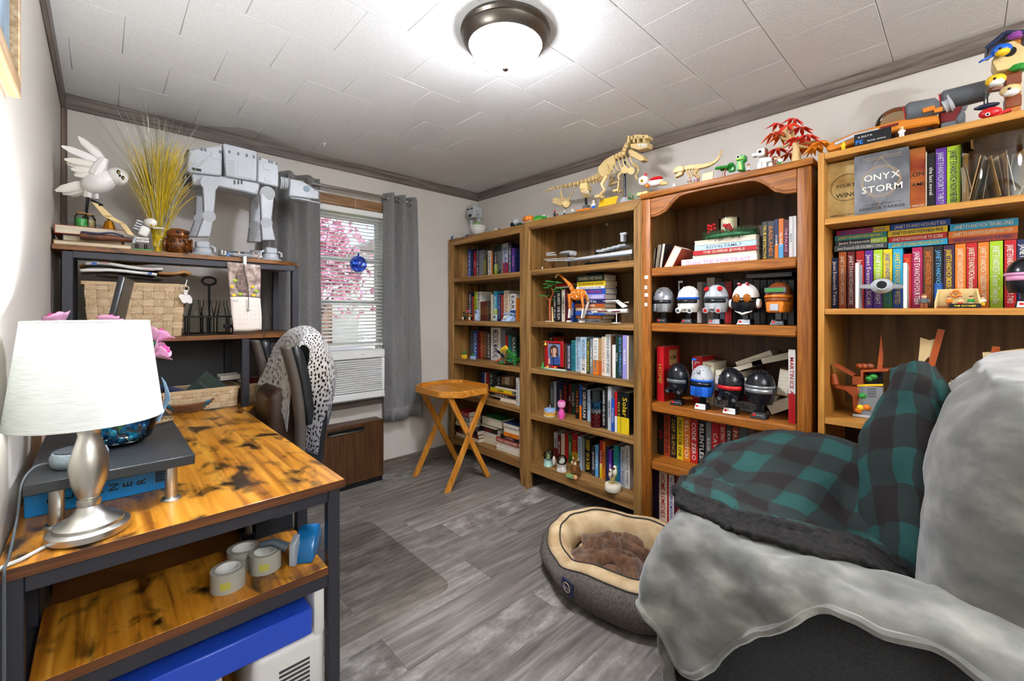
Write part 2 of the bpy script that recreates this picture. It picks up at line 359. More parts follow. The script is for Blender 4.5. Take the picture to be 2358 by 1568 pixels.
# air conditioner
acm = mat('ac_white_plastic', '#e4e4e0', .4); ac = thing('air_conditioner', 'white window air conditioner with slatted grille on the sill', 'air conditioner', (1.26, YB-.13, WZ0))
A0, A1, AY, AZ = 1.095, 1.476, YB-.15, .945
part(ac, 'body', acm, lambda b: b.box(A0, A1, AY+.03, YB+.3, WZ0+.002, AZ), bev=.008, seg=2)
part(ac, 'front_frame', acm, lambda b: (b.box(A0-.004, A1+.004, AY, AY+.03, AZ-.055, AZ+.003), b.box(A0-.004, A1+.004, AY, AY+.03, WZ0+.002, WZ0+.05), b.box(A0-.004, A0+.018, AY, AY+.03, WZ0+.05, AZ-.055), b.box(A1-.018, A1+.004, AY, AY+.03, WZ0+.05, AZ-.055)), bev=.006)
part(ac, 'grille_back', mat('ac_dark', '#55575a', .6), lambda b: b.box(A0+.018, A1-.018, AY+.022, AY+.028, WZ0+.05, AZ-.055))
for i in range(15):
    z = WZ0+.058+i*(AZ-.055-WZ0-.058)/15
    part(ac, 'louvre', acm, lambda b: b.cbox(((A0+A1)/2, AY+.014, z+.004), (A1-A0-.036, .018, .0075), rx=.35))
text(ac, 'LG', (A0+.22, AY-.0006, AZ-.026), (1, 0, 0), (0, 0, 1), .03, .010, mat('ac_mark', '#777777', .5), 'maker_mark')
part(ac, 'accordion_panel', vinyl, lambda b: [b.box(A1+.004+i*.010, A1+.011+i*.010, YB-.01-.008*(i % 2), YB+.01, WZ0+.002, AZ+.02) for i in range(6)])
# low wood-grain cabinet under the window
cbm = wood('dark_walnut_laminate', '#33200f', '#4c2f18', '#5f3d22', axis=2, fine=70, rough=.35)
cb = thing('low_cabinet', 'low dark walnut laminate cabinet with black slot handle under the window', 'cabinet', (1.2, 2.97, 0))
part(cb, 'body', cbm, lambda b: b.box(.93, 1.477, 2.902, YB-.016, .035, .44), bev=.003)
part(cb, 'plinth', pl('black'), lambda b: b.box(.94, 1.47, 2.912, YB-.02, 0, .035))
h_ = part(cb, 'slot_handle', pl('black'), lambda b: b.box(1.08, 1.33, 2.897, 2.903, .395, .418), bev=.002)
part(h_, 'lip', steel, lambda b: b.box(1.08, 1.33, 2.893, 2.899, .389, .395), bev=.001)
# blue blown-glass ball hung before the window
bg = thing('glass_ball', 'cobalt blue blown glass ball hanging in front of the blinds', 'ornament', (1.286, 2.90, 1.49))
m_ = mat('cobalt_glass', '#2448d8', .06, trans=.75); n_ = N(m_, 'ShaderNodeTexNoise', _Scale=60, _Detail=4); L(m_, coords(m_), n_.inputs['Vector'])
r_ = ramp(m_, [(.4, '#1226b0'), (.55, '#2f63ee'), (.66, '#cfe4ff')]); L(m_, n_.outputs[0], r_.inputs[0]); L(m_, r_.outputs[0], m_.node_tree.nodes['Principled BSDF'].inputs['Base Color'])
part(bg, 'globe', m_, lambda b: b.sph((1.286, 2.90, 1.547), .058, 24, 16))
part(bg, 'loop', m_, lambda b: b.cyl((1.286, 2.9, 1.60), (1.286, 2.9, 1.625), .008, .004))
part(bg, 'cord', slm, lambda b: b.cyl((1.286, 2.9, 1.62), (1.286, YB-.085, 2.05), .0008, n=5))
# ceiling lamp
def ceiling_light(CLX, CLY, es, label):
    cl = thing('ceiling_light', label, 'ceiling light', (CLX, CLY, ZC-.001)); brz = mat('dark_bronze', '#6a625a', .32, .9)
    part(cl, 'rim', brz, lambda b: b.lathe([(.0, ZC-.001), (.168, ZC-.001), (.170, ZC-.012), (.162, ZC-.020), (.166, ZC-.028), (.155, ZC-.048), (.140, ZC-.058), (.134, ZC-.055)], (CLX, CLY, 0), 48))
    bm_ = mat('lit_opal_glass_%d' % es, '#ffffff', .3, emit='#eef3ff', es=es)       # the bulbs shine mostly through the bottom of the bowl
    if not bm_.get('hot'):
        bm_['hot'] = 1; g_ = N(bm_, 'ShaderNodeNewGeometry'); sx = N(bm_, 'ShaderNodeSeparateXYZ'); mr = N(bm_, 'ShaderNodeMapRange'); mr.inputs[1].default_value = 0; mr.inputs[2].default_value = -1
        mr.inputs[3].default_value = es*.04; mr.inputs[4].default_value = es
        L(bm_, g_.outputs['Normal'], sx.inputs[0]); mu = N(bm_, 'ShaderNodeMath', operation='MULTIPLY'); pw = N(bm_, 'ShaderNodeMath', operation='POWER'); pw.inputs[1].default_value = 2.6; mu.inputs[1].default_value = -1; mu.use_clamp = True; mr.inputs[2].default_value = 1
        L(bm_, sx.outputs[2], mu.inputs[0]); L(bm_, mu.outputs[0], pw.inputs[0]); L(bm_, pw.outputs[0], mr.inputs[0]); L(bm_, mr.outputs[0], bm_.node_tree.nodes['Principled BSDF'].inputs['Emission Strength'])
    part(cl, 'glass_bowl', bm_, lambda b: b.lathe([(.136, ZC-.054), (.134, ZC-.066), (.122, ZC-.090), (.098, ZC-.112), (.062, ZC-.128), (.03, ZC-.135), (.001, ZC-.137)], (CLX, CLY, 0), 48))
    part(cl, 'finial', brz, lambda b: b.sph((CLX, CLY, ZC-.142), (.014, .014, .010)))
ceiling_light(1.112, 1.207, CEIL_E, 'flush-mount ceiling light with bronze rim and glowing white glass bowl')
ceiling_light(1.112, -1.0, CEIL_E*.4, 'added second flush-mount ceiling light, out of view, filling the far end with light')  # added fixture behind the camera, gives extra fill light
t = thing('fill_uplighter', 'added torchiere, out of view, filling the ceiling with light from the far end', 'lamp', (.35, -1.7, 0)); lm_ = mat('dark_bronze')  # added uplighter behind the camera, brightens the ceiling by bounce
part(t, 'base', lm_, lambda b: b.lathe([(0, 0), (.14, 0), (.14, .012), (.03, .03), (0, .03)], (.35, -1.7, 0), 28)); part(t, 'pole', lm_, lambda b: b.cyl((.35, -1.7, .03), (.35, -1.7, 1.66), .012))
part(t, 'bowl', lm_, lambda b: b.rings([[V((.35+r*cos(a*pi/14), -1.7+r*sin(a*pi/14), z)) for a in range(28)] for r, z in ((.02, 1.66), (.09, 1.68), (.15, 1.74), (.165, 1.78))], True, False), closed=False, solid=.003)
ld = bpy.data.lights.new('fill_uplighter_light', 'POINT'); ld.energy = FILL_W; ld.color = (.86, .93, 1); ld.shadow_soft_size = .04; lo = bpy.data.objects.new('fill_uplighter_light', ld); COL.objects.link(lo); lo.parent = t; lo.location = (0, 0, 1.75)
# framed print high on the left wall
pf = thing('wall_picture', 'blue framed print with light wood edge hung high on the left wall', 'picture', (XL, 1.1, 1.67))
part(pf, 'frame', wood('pale_frame_wood', '#8a6a48', '#b59570', '#d4bd9a', axis=1), lambda b: (b.box(XL, XL+.022, .80, 1.372, 1.665, 1.70), b.box(XL, XL+.022, .80, 1.372, 2.10, 2.13), b.box(XL, XL+.022, 1.35, 1.372, 1.70, 2.10), b.box(XL, XL+.022, .80, .822, 1.70, 2.10)), bev=.002)
part(pf, 'print', noisy('blue_print', [(.3, '#5f7f98'), (.5, '#8fb0c4'), (.7, '#c9d9e2')], (3, 12, 4), .3), lambda b: b.box(XL, XL+.008, .822, 1.35, 1.70, 2.10))
# clear hooks on the ceiling edge
hk = thing('ceiling_hook', 'small clear plastic hook stuck on the ceiling near the window', 'hook', (1.02, 2.80, ZC-.001))
part(hk, 'pad', mat('clear_plastic', '#e4e4e4', .2), lambda b: b.cbox((1.02, 2.80, ZC-.003), (.016, .03, .004)), bev=.001)
part(hk, 'prong', MC['clear_plastic'], lambda b: b.tube([(1.02, 2.795, ZC-.004), (1.02, 2.795, ZC-.016), (1.02, 2.806, ZC-.02), (1.02, 2.812, ZC-.014)], .003, 6))
# chair mat
matm = glass('chair_mat_vinyl', '#f3f2f0', .06, .35)
def rrect(x0, x1, y0, y1, r, z, n=6):
    pts = []
    for cx, cy, a in ((x1-r, y1-r, 0), (x0+r, y1-r, pi/2), (x0+r, y0+r, pi), (x1-r, y0+r, 1.5*pi)):
        pts += [V((cx+r*cos(a+pi/2*i/n), cy+r*sin(a+pi/2*i/n), z)) for i in range(n+1)]
    return pts
mo = part(None, 'chair_mat', matm, lambda b: b.prism(rrect(.30, 1.13, 1.56, 2.40, .07, .0004), (0, 0, .0025)))
tag(mo, 'clear vinyl chair mat with rounded corner on the plank floor', 'chair mat')
# ---------------------------------------------------------------- outdoors
GZ = -.45
struct(part(None, 'ground', noisy('lawn', [(.3, '#5d6f3a'), (.7, '#869a55')], (4, 4, 4), .9), lambda b: b.box(-12, 18, YB+T, 30, GZ-.1, GZ)))
fn = thing('fence', 'weathered brown board fence seen through the blinds', 'fence', (3.5, 9, GZ)); fm = wood('fence_cedar', '#7a5a48', '#a07e68', '#bd9c84', axis=2, fine=30)
for i in range(20): part(fn, 'board', fm, lambda b: b.box(1.6+i*.11, 1.6+i*.11+.105, 9, 9.02, GZ, 1.45+.01*(i % 3)))
for z in (.0, .9): part(fn, 'rail', fm, lambda b: b.box(1.6, 3.8, 9.02, 9.06, GZ+z+.3, GZ+z+.39))
hs = thing('neighbour_shed', 'white sided outbuilding with grey downspout beyond the window', 'building', (4.6, 8.2, GZ)); wsm = mat('white_siding', '#e9e9e6', .6)
for i in range(14): part(hs, 'siding_board', wsm, lambda b: b.box(3.37, 6.6, 7.6, 7.65, GZ+i*.2, GZ+i*.2+.196) if i % 2 else b.box(3.37, 6.6, 7.595, 7.65, GZ+i*.2, GZ+i*.2+.196))
part(hs, 'wall', wsm, lambda b: b.box(3.38, 6.58, 7.65, 8.85, GZ, GZ+2.8))
part(hs, 'roof', mat('grey_shingle', '#77736f', .9), lambda b: b.prism([(3.25, 7.4, GZ+2.78), (5.05, 7.4, GZ+3.6), (6.8, 7.4, GZ+2.78)], (0, 1.5, 0)))
part(hs, 'downspout', mat('downspout_green', '#b8c8c0', .5), lambda b: b.box(3.85, 3.93, 7.52, 7.59, GZ, GZ+2.75))
def blossom_tree(cx, cy, h, rad, n, label):
    t = thing('blossom_tree', label, 'tree', (cx, cy, GZ)); bk = mat('bark', '#5b4a42', .9)
    part(t, 'trunk', bk, lambda b: b.tube([(cx, cy, GZ), (cx+.05, cy, GZ+h*.35), (cx-.03, cy, GZ+h*.6)], [.09, .07, .05], 8))
    rnd = random.Random(int(cx*10)); cen = []
    for i in range(12):
        a = rnd.uniform(0, 2*pi); e = V((cx+rad*.8*cos(a)*rnd.uniform(.4, 1), cy+rad*.8*sin(a)*rnd.uniform(.4, 1), GZ+h*rnd.uniform(.6, 1)))
        part(t, 'branch', bk, lambda b: b.tube([(cx, cy, GZ+h*.4), (V((cx, cy, GZ+h*.5))+e)/2+V((0, 0, .1)), e], [.035, .02, .008], 6)); cen.append(e)
    b = MB()
    for i in range(n):
        c = rnd.choice(cen)+V((rnd.gauss(0, .28), rnd.gauss(0, .28), rnd.gauss(0, .24))); s = rnd.uniform(.02, .045)
        u = V((rnd.gauss(0, 1), rnd.gauss(0, 1), rnd.gauss(0, 1))).normalized()*s; w_ = V((rnd.gauss(0, 1), rnd.gauss(0, 1), rnd.gauss(0, 1))).cross(u).normalized()*s
        b.add([c-u-w_, c+u-w_, c+u+w_, c-u+w_], [(0, 1, 2, 3)])
    o = b.build('blossoms', noisy('pink_blossom', [(.35, '#a85a78'), (.5, '#d68aa6'), (.68, '#efc4cf')], (5, 5, 5), .8), t, closed=False, smooth=0); o['kind'] = 'stuff'
blossom_tree(2.38, 7.0, 3.3, .62, 1900, 'pink blossoming tree in front of the board fence outside')
# ================================================================ BOOKCASES
rus = wood('rustic_brown_oak', '#5a3d1b', '#8f6735', '#ab834c', axis=2, fine=42, rough=.5)
rusy = wood('rustic_brown_oak_y', '#5a3d1b', '#8f6735', '#ab834c', axis=1, fine=42, rough=.5)
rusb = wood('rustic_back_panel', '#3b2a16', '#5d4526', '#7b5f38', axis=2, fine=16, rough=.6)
def framed_bookcase(label, yl, yr, xf, H, sh):
    t = thing('bookcase', label, 'bookcase', (xf+.15, (yl+yr)/2, 0)); xb = XR-.018; st = .056
    for a, b2 in ((yl, yl-.02), (yr+.02, yr)): part(t, 'side_panel', rus, lambda b: b.box(xf+.02, xb, b2, a, .10, H-.02))
    part(t, 'back_panel', rusb, lambda b: b.box(xb-.008, xb, yr+.02, yl-.02, .12, H-.02))
    part(t, 'top_panel', rusy, lambda b: b.box(xf+.02, xb, yr, yl, H-.022, H), bev=.002)
    for s, a in ((1, yl), (-1, yr)):             # stiles: mitred at the top, tapered at the foot
        pts = [(xf, a, H), (xf, a-s*st, H-st), (xf, a-s*st, .10), (xf, a-s*(st-.016), 0), (xf, a-s*.012, 0), (xf, a, .16)]
        part(t, 'stile', rus, lambda b: b.prism(pts, (.022, 0, 0)), bev=.002)
        part(t, 'foot', rus, lambda b: b.prism([(x+.022 if i == 0 else x+.022, y_, z) for i, (x, y_, z) in enumerate([(xf, a, .13), (xf, a-s*.04, .13), (xf, a-s*.036, 0), (xf, a-s*.014, 0)])], (.03, 0, 0)))
    part(t, 'top_rail', rusy, lambda b: b.prism([(xf, yl, H), (xf, yr, H), (xf, yr+st, H-st), (xf, yl-st, H-st)], (.022, 0, 0)), bev=.002)
    for i, z in enumerate(sh):
        th = .036 if i < len(sh)-1 else .062
        part(t, 'shelf', rusy, lambda b: b.box(xf+.012, xb-.008, yr+.0205, yl-.0205, z-th, z), bev=.002)
    return t
SH1 = (1.500, 1.142, .822, .536, .172); SH2 = (1.500, 1.149, .834, .521, .185)
X1, X2, X3, X4 = 2.128, 2.108, 2.07, 2.02
B1 = (3.022, 2.108); B2 = (2.104, 1.198); B3 = (1.186, .428); B4 = (.398, -.53)
framed_bookcase('rustic brown oak bookcase standing in the room corner by the window wall', *B1, X1, 1.826, SH1)
framed_bookcase('rustic brown oak bookcase with a dinosaur skeleton on top', *B2, X2, 1.83, SH2)
hon = wood('honey_oak', '#6b390b', '#955616', '#ad6d28', axis=2, fine=110, rough=.46); hony = wood('honey_oak_y', '#6b390b', '#955616', '#ad6d28', axis=1, fine=110, rough=.46)
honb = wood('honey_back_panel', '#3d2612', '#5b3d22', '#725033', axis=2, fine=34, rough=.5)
SH3 = (1.444, 1.157, .742, .441, .105); H3 = 1.838
t = thing('bookcase', 'honey oak bookcase with a scalloped arched top', 'bookcase', (2.2, .8, 0)); xb = XR-.018
for a, b2 in ((B3[0], B3[0]-.018), (B3[1]+.018, B3[1])): part(t, 'side_panel', wood('dark_oak_side', '#4a3016', '#6b4a28', '#80603a', axis=2, fine=50), lambda b: b.box(X3+.02, xb, b2, a, 0, H3-.03))
part(t, 'back_panel', honb, lambda b: b.box(xb-.008, xb, B3[1]+.018, B3[0]-.018, .02, H3-.03))
part(t, 'top_board', hony, lambda b: b.box(X3-.012, xb, B3[1]-.008, B3[0]+.003, H3-.03, H3), bev=.008, seg=2)
for s, a in ((1, B3[0]), (-1, B3[1])):
    part(t, 'stile', hon, lambda b: b.box(X3, X3+.022, min(a, a-s*.052), max(a, a-s*.052), 0, H3-.03), bev=.006, seg=2)
va = []; yl, yr = B3[0]-.052, B3[1]+.052
for i in range(41):
    u = i/40; d = min(u, 1-u)
    z = H3-.128+(.0 if d < .05 else .075*((1-cos(min((d-.05)/.22, 1)*pi))/2)+.012*sin(min((d-.05)/.45, 1)*pi/2))
    if .10 < d < .16: z -= .006*sin((d-.10)/.06*pi)
    va.append((yl+(yr-yl)*u, z))
part(t, 'valance', hony, lambda b: b.prism([(X3+.004, y, z) for y, z in va]+[(X3+.004, yr, H3-.03), (X3+.004, yl, H3-.03)], (.018, 0, 0)), bev=.003)
part(t, 'valance_bead', hony, lambda b: b.tube([(X3+.003, y, z+.014) for y, z in va], .0035, 6))
for i, z in enumerate(SH3):
    s_ = part(t, 'shelf', hony, lambda b: b.box(X3+.03, xb-.008, B3[1]+.0185, B3[0]-.0185, z-.02, z))
    part(s_, 'shelf_lip', hony, lambda b: b.box(X3+.004, X3+.03, B3[1]+.053, B3[0]-.053, z-.045, z+.001), bev=.007, seg=1)
for i, z in enumerate((1.398, 1.345, 1.305, 1.255)):            # scraps of white tape on the stile
    b = MB(); rr = random.Random(i); b.box(X3-.0012, X3+.0005, B3[0]-.034-rr.uniform(0, .006), B3[0]-.020, z-.009, z+.009); b.build('tape_scrap', mat('white_tape', '#e9e4d8', .7), t)
lam = wood('light_oak_laminate_y', '#9a6422', '#b87f36', '#c9944c', axis=1, fine=60, rough=.4); lamz = wood('light_oak_laminate', '#9a6422', '#b87f36', '#c9944c', axis=2, fine=60, rough=.4)
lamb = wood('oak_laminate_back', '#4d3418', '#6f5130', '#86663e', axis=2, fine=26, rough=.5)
SH4 = (1.574, 1.229, .808, .44, .09); H4 = 1.832
t = thing('bookcase', 'plain light oak laminate bookcase behind the armchair', 'bookcase', (2.2, 0, 0))
for a, b2 in ((B4[0], B4[0]-.02), (B4[1]+.02, B4[1])): part(t, 'side_panel', lamz, lambda b: b.box(X4, xb, b2, a, 0, H4), bev=.001)
for z in SH4: part(t, 'shelf', lam, lambda b: b.box(X4+.003, xb-.006, B4[1]+.0205, B4[0]-.0205, z-.022, z), bev=.001)
part(t, 'top_board', lam, lambda b: b.box(X4+.002, xb-.006, B4[1]+.0205, B4[0]-.0205, H4-.026, H4-.003), bev=.001)
part(t, 'kickboard', lam, lambda b: b.box(X4+.03, X4+.045, B4[1]+.0205, B4[0]-.0205, 0, .068))
for i in range(3):
    w3 = (B4[0]-B4[1]-.04)/3; part(t, 'back_panel', lamb, lambda b: b.box(xb-.005-.002*(i % 2), xb, B4[0]-.02-w3*(i+1), B4[0]-.02-w3*i, .02, H4-.003))
# ================================================================ L-SHAPED DESK WITH HUTCH
dz0 = .75; DX, DY0, DY1 = .492, 1.198, 2.44
dk = wood('rustic_desk_top', '#7c4512', '#bb7a22', '#d99f3e', axis=1, fine=46, rough=.28, blotch='#1f1208', off=False)
dke = wood('rustic_desk_edge', '#3a2110', '#5b3317', '#7a4a22', axis=0, fine=70, rough=.45, off=False)
bm_ = mat('black_steel', '#33333a', .42, .3)
t = thing('corner_desk', 'L-shaped desk with rustic brown top, black steel frame and overhead hutch', 'desk', (.2, 2.1, 0)); DESK = t
part(t, 'desktop', dk, lambda b: b.box(XL+.005, DX, DY0, YB-.02, dz0-.022, dz0), bev=.0015)
part(t, 'desktop', dk, lambda b: b.box(DX+.001, .80, DY1-.015, YB-.14, dz0-.022, dz0), bev=.0015)
part(t, 'edge_band', dke, lambda b: (b.box(XL+.005, DX+.0005, DY0-.0012, DY0, dz0-.0222, dz0-.0008)))
F_ = .032
for x in (XL+.008, DX-.04):
    for y in (DY0+.012, DY0+.275): part(t, 'leg', bm_, lambda b: b.box(x, x+F_, y, y+F_, 0, dz0-.0225), bev=.002)
for z in (dz0-.0225, .515-.02, .14):
    for y in (DY0+.014, DY0+.277): part(t, 'cross_bar', bm_, lambda b: b.box(XL+.04, DX-.04, y, y+.028, z-.036, z), bev=.002)
for x in (XL+.010, DX-.038): part(t, 'side_bar', bm_, lambda b: b.box(x, x+.028, DY0+.044, DY0+.275, .495-.03, .495), bev=.002)
for z in (.519, .162):
    s_ = part(t, 'end_shelf', dk, lambda b: b.box(XL+.045, DX-.043, DY0+.006, DY0+.30, z-.02, z), bev=.0015)
    part(s_, 'edge_band', dke, lambda b: b.box(XL+.045, DX-.043, DY0+.0048, DY0+.006, z-.0202, z-.0006))
for x, y in ((XL+.008, 2.30), (XL+.008, YB-.07), (DX-.03, YB-.07), (.75, DY1+.02), (.75, YB-.18)): part(t, 'leg', bm_, lambda b: b.box(x, x+F_, y, y+F_, 0, dz0-.0225), bev=.002)
part(t, 'cross_bar', bm_, lambda b: b.box(DX-.04, DX-.012, DY0+.31, YB-.07, dz0-.058, dz0-.0225), bev=.002)
HY, HZ1, HZ2 = 2.44, 1.105, 1.482
for x, z0, z1, y in ((XL+.03, dz0, HZ2-.024, HY+.004), (XL+.03, dz0, HZ2-.024, YB-.18), (.497, dz0, HZ1-.022, HY+.004), (.497, dz0, HZ1-.022, YB-.18), (.742, HZ1, HZ2-.024, HY+.06), (.742, HZ1, HZ2-.024, YB-.18), (.70, dz0, HZ1-.022, YB-.18)):
    part(t, 'hutch_post', bm_, lambda b: b.box(x, x+F_, y, y+F_, z0+.0005, z1), bev=.002)
def rounded_end(z, th):
    pts = [V((XL+.004, HY, z)), V((.62, HY, z))]
    for i in range(1, 9): a = -pi/2+pi/2*i/8; pts.append(V((.62+.19*cos(a), HY+.19+.19*sin(a), z)))
    pts += [V((.81, YB-.135, z)), V((XL+.004, YB-.135, z))]; return pts, (0, 0, -th)
for z in (HZ1, HZ2):
    pts, ex = rounded_end(z, .02); part(t, 'hutch_shelf', wood('hutch_board', '#4a2c14', '#7a4b1f', '#96632c', axis=0, fine=46, rough=.4, blotch='#2a180a', off=False), lambda b: b.prism(pts, ex), bev=.001)
part(t, 'hutch_rail', bm_, lambda b: b.box(XL+.06, .742, HY+.012, HY+.036, HZ2-.05, HZ2-.0205), bev=.002)
part(t, 'hutch_rail', bm_, lambda b: b.box(.529, .742, HY+.07, HY+.09, HZ1-.05, HZ1-.0205), bev=.002)
part(t, 'hutch_rear_sheet', mat('dark_grey_sheet', '#4b4b4e', .6), lambda b: b.box(XL+.06, .70, YB-.15, YB-.14, dz0+.001, HZ1-.0215))  # dark grey sheet across the back of the lower hutch opening
# ================================================================ FOLDING TRAY TABLE
tm = wood('golden_pine', '#a5600f', '#c9822a', '#dd9f4c', axis=1, fine=44, rough=.33); tmz = wood('golden_pine_z', '#a5600f', '#c9822a', '#dd9f4c', axis=2, fine=44, rough=.33)
t = thing('tray_table', 'golden wooden folding tray table with crossed legs and an eight-sided top', 'table', (1.88, 2.6, 0))
ax0, ax1, ay0, ay1, c_ = 1.66, 2.085, 2.36, 2.86, .10; zt = .665
oc = [(ax0+c_, ay0), (ax1-c_, ay0), (ax1, ay0+c_), (ax1, ay1-c_), (ax1-c_, ay1), (ax0+c_, ay1), (ax0, ay1-c_), (ax0, ay0+c_)]
part(t, 'tray_top', tm, lambda b: b.prism([(x, y, zt-.035) for x, y in oc], (0, 0, .022)), bev=.003)
for i in range(8):
    a, b2 = V(oc[i]+(zt-.0125,)), V(oc[(i+1) % 8]+(zt-.0125,)); part(t, 'tray_edge', tm, lambda b: b.beam(a, b2, .014, .045), bev=.003)
for y, fl_ in ((2.395, 1), (2.80, -1)):
    for s in (1, -1):
        yy = y+(.0 if s == 1 else .024*fl_)
        part(t, 'leg', tmz, lambda b: b.prism([(1.872-s*.19-.02, yy, 0), (1.872-s*.19+.022, yy, 0), (1.872+s*.15+.022, yy, zt-.036), (1.872+s*.15-.02, yy, zt-.036)], (0, .022, 0)), bev=.002)
    part(t, 'pivot_bolt', steel, lambda b: b.cyl((1.86, y-.003 if fl_ == 1 else y+.045, .36), (1.86, y+.05 if fl_ == 1 else y-.003, .36), .007))
for x in (1.73, 2.01): part(t, 'stretcher', tm, lambda b: b.box(x-.018, x+.018, 2.42, 2.80, zt-.06, zt-.036), bev=.002)
# ================================================================ ON THE DESK
nick = mat('satin_nickel', '#c9c7c2', .30, 1); lx, ly = -.020, 1.274; bk = pl('black', .4)
t = thing('table_lamp', 'lit table lamp with white linen shade and brushed nickel baluster base', 'lamp', (lx, ly, dz0+.0005)); z = dz0+.0005
part(t, 'base', nick, lambda b: b.lathe([(.0, z), (.063, z), (.066, z+.004), (.066, z+.016), (.060, z+.020), (.056, z+.021), (.055, z+.027), (.050, z+.030), (.036, z+.036), (.024, z+.048), (.017, z+.062)], (lx, ly, 0), 40), smooth=.5)
part(t, 'collar', nick, lambda b: b.lathe([(.0, z+.06), (.019, z+.061), (.020, z+.066), (.019, z+.074), (.015, z+.076)], (lx, ly, 0), 32))
part(t, 'stem', nick, lambda b: b.lathe([(.014, z+.074), (.019, z+.082), (.029, z+.11), (.0325, z+.137), (.030, z+.162), (.022, z+.19), (.0175, z+.207), (.019, z+.216), (.025, z+.225), (.026, z+.229), (.018, z+.233), (.008, z+.245), (.008, z+.29)], (lx, ly, 0), 40), smooth=.9)
shm = bpy.data.materials.new('lit_linen_shade'); shm.use_nodes = True; q = shm.node_tree; q.nodes.clear()
o_ = q.nodes.new('ShaderNodeOutputMaterial'); d_ = q.nodes.new('ShaderNodeBsdfDiffuse'); t_ = q.nodes.new('ShaderNodeBsdfTranslucent'); x_ = q.nodes.new('ShaderNodeMixShader')
wv = N(shm, 'ShaderNodeTexNoise', _Scale=1, _Detail=3); L(shm, coords(shm, (30, 30, 420)), wv.inputs['Vector']); rr_ = ramp(shm, [(.3, '#dfe4df'), (.6, '#f2f5f1')]); L(shm, wv.outputs[0], rr_.inputs[0])
L(shm, rr_.outputs[0], d_.inputs[0]); L(shm, rr_.outputs[0], t_.inputs[0]); x_.inputs[0].default_value = .05
L(shm, d_.outputs[0], x_.inputs[1]); L(shm, t_.outputs[0], x_.inputs[2]); L(shm, x_.outputs[0], o_.inputs[0])
sz0, sz1, sr0, sr1 = .992, 1.197, .122, .098
part(t, 'shade', shm, lambda b: b.rings([[V((lx+r*cos(k*pi/32), ly+r*sin(k*pi/32), zz)) for k in range(64)] for r, zz in ((sr0, sz0), (sr1, sz1))], True, False), closed=False, smooth=3)
for rr, zz in ((sr0, sz0), (sr1, sz1)): part(t, 'shade_trim', mat('linen_edge', '#e9ece8', .8), lambda b: b.tube([(lx+rr*cos(a*pi/24), ly+rr*sin(a*pi/24), zz) for a in range(49)], .0016, 6))
part(t, 'bulb', mat('frosted_bulb', '#ffffff', .3, emit='#fff1da', es=12), lambda b: b.sph((lx, ly, z+.325), (.018, .018, .024)))
for nm, ty, en in (('lamp_bulb_light', 'SPOT', LAMP_W), ('lamp_bulb_glow', 'POINT', 3.0)):   # an LED bulb: most of its light leaves upwards
    ld = bpy.data.lights.new(nm, ty); ld.energy = en; ld.color = (.90, .95, 1); ld.shadow_soft_size = .025
    lo = bpy.data.objects.new(nm, ld); COL.objects.link(lo); lo.parent = t; lo.location = (0, 0, .39 if ty == 'SPOT' else .352)
    if ty == 'SPOT': ld.spot_size = radians(172); ld.spot_blend = .4; lo.rotation_euler = (pi, 0, 0)
tag(part(None, 'lamp_cord', mat('clear_cord', '#cfd4d6', .3), lambda b: b.tube(curve([(lx-.060, ly-.02, dz0+.004), (lx-.09, ly-.055, dz0+.004), (lx-.118, ly-.085, dz0+.004), (lx-.122, ly-.115, dz0-.03), (lx-.122, ly-.13, .5), (lx-.12, ly-.12, .2)], 24), .0035, 8)), 'clear lamp cord running off the desk end beside the lamp base', 'cord')
# riser
RZ = .862; rs = thing('monitor_riser', 'long black desktop riser board on short metal legs', 'riser', (.03, 1.7, dz0))
part(rs, 'board', mat('matte_black_board', '#26282b', .42), lambda b: b.box(-.118, .168, 1.325, 2.08, RZ-.024, RZ), bev=.002)
for x, y in ((.125, 1.37), (-.072, 1.37), (.125, 2.03), (-.072, 2.03)):
    part(rs, 'leg', nick, lambda b: (b.cyl((x, y, dz0+.006), (x, y, RZ-.024), .013), b.cyl((x, y, dz0+.0005), (x, y, dz0+.006), .022, .019)))
# planner in blue box
t = thing('planner_box', 'bright blue planner box with black capital lettering under the black riser', 'box', (0, 1.6, dz0)); blu = mat('bright_blue_card', '#1c8fe0', .35)
part(t, 'case', blu, lambda b: (b.box(-.128, .128, 1.462, 1.47, dz0+.0005, dz0+.062), b.box(-.128, .128, 1.47, 1.72, dz0+.0005, dz0+.005), b.box(-.128, .128, 1.47, 1.72, dz0+.057, dz0+.062)), bev=.001)
part(t, 'page_block', mat('page_edges', '#efe9dc', .8), lambda b: b.box(-.124, .124, 1.4705, 1.716, dz0+.0055, dz0+.0565))
for i, ch in enumerate('PLANNER'): text(t, ch, (-.085+i*.0262, 1.4612, dz0+.031), (0, 0, 1), (-1, 0, 0), .030, .018, mat('black_ink', '#0c0c10', .5), stretch=False)
bc_ = part(t, 'barcode_label', mat('barcode_paper', '#3fa4ea', .4), lambda b: b.box(.098, .124, 1.461, 1.462, dz0+.018, dz0+.05))
for i in range(12): part(bc_, 'bar', MC['black_ink'], lambda b: b.box(.1, .122, 1.4603, 1.461, dz0+.020+i*.0024, dz0+.0212+i*.0024+(.0006 if i % 3 else 0)))
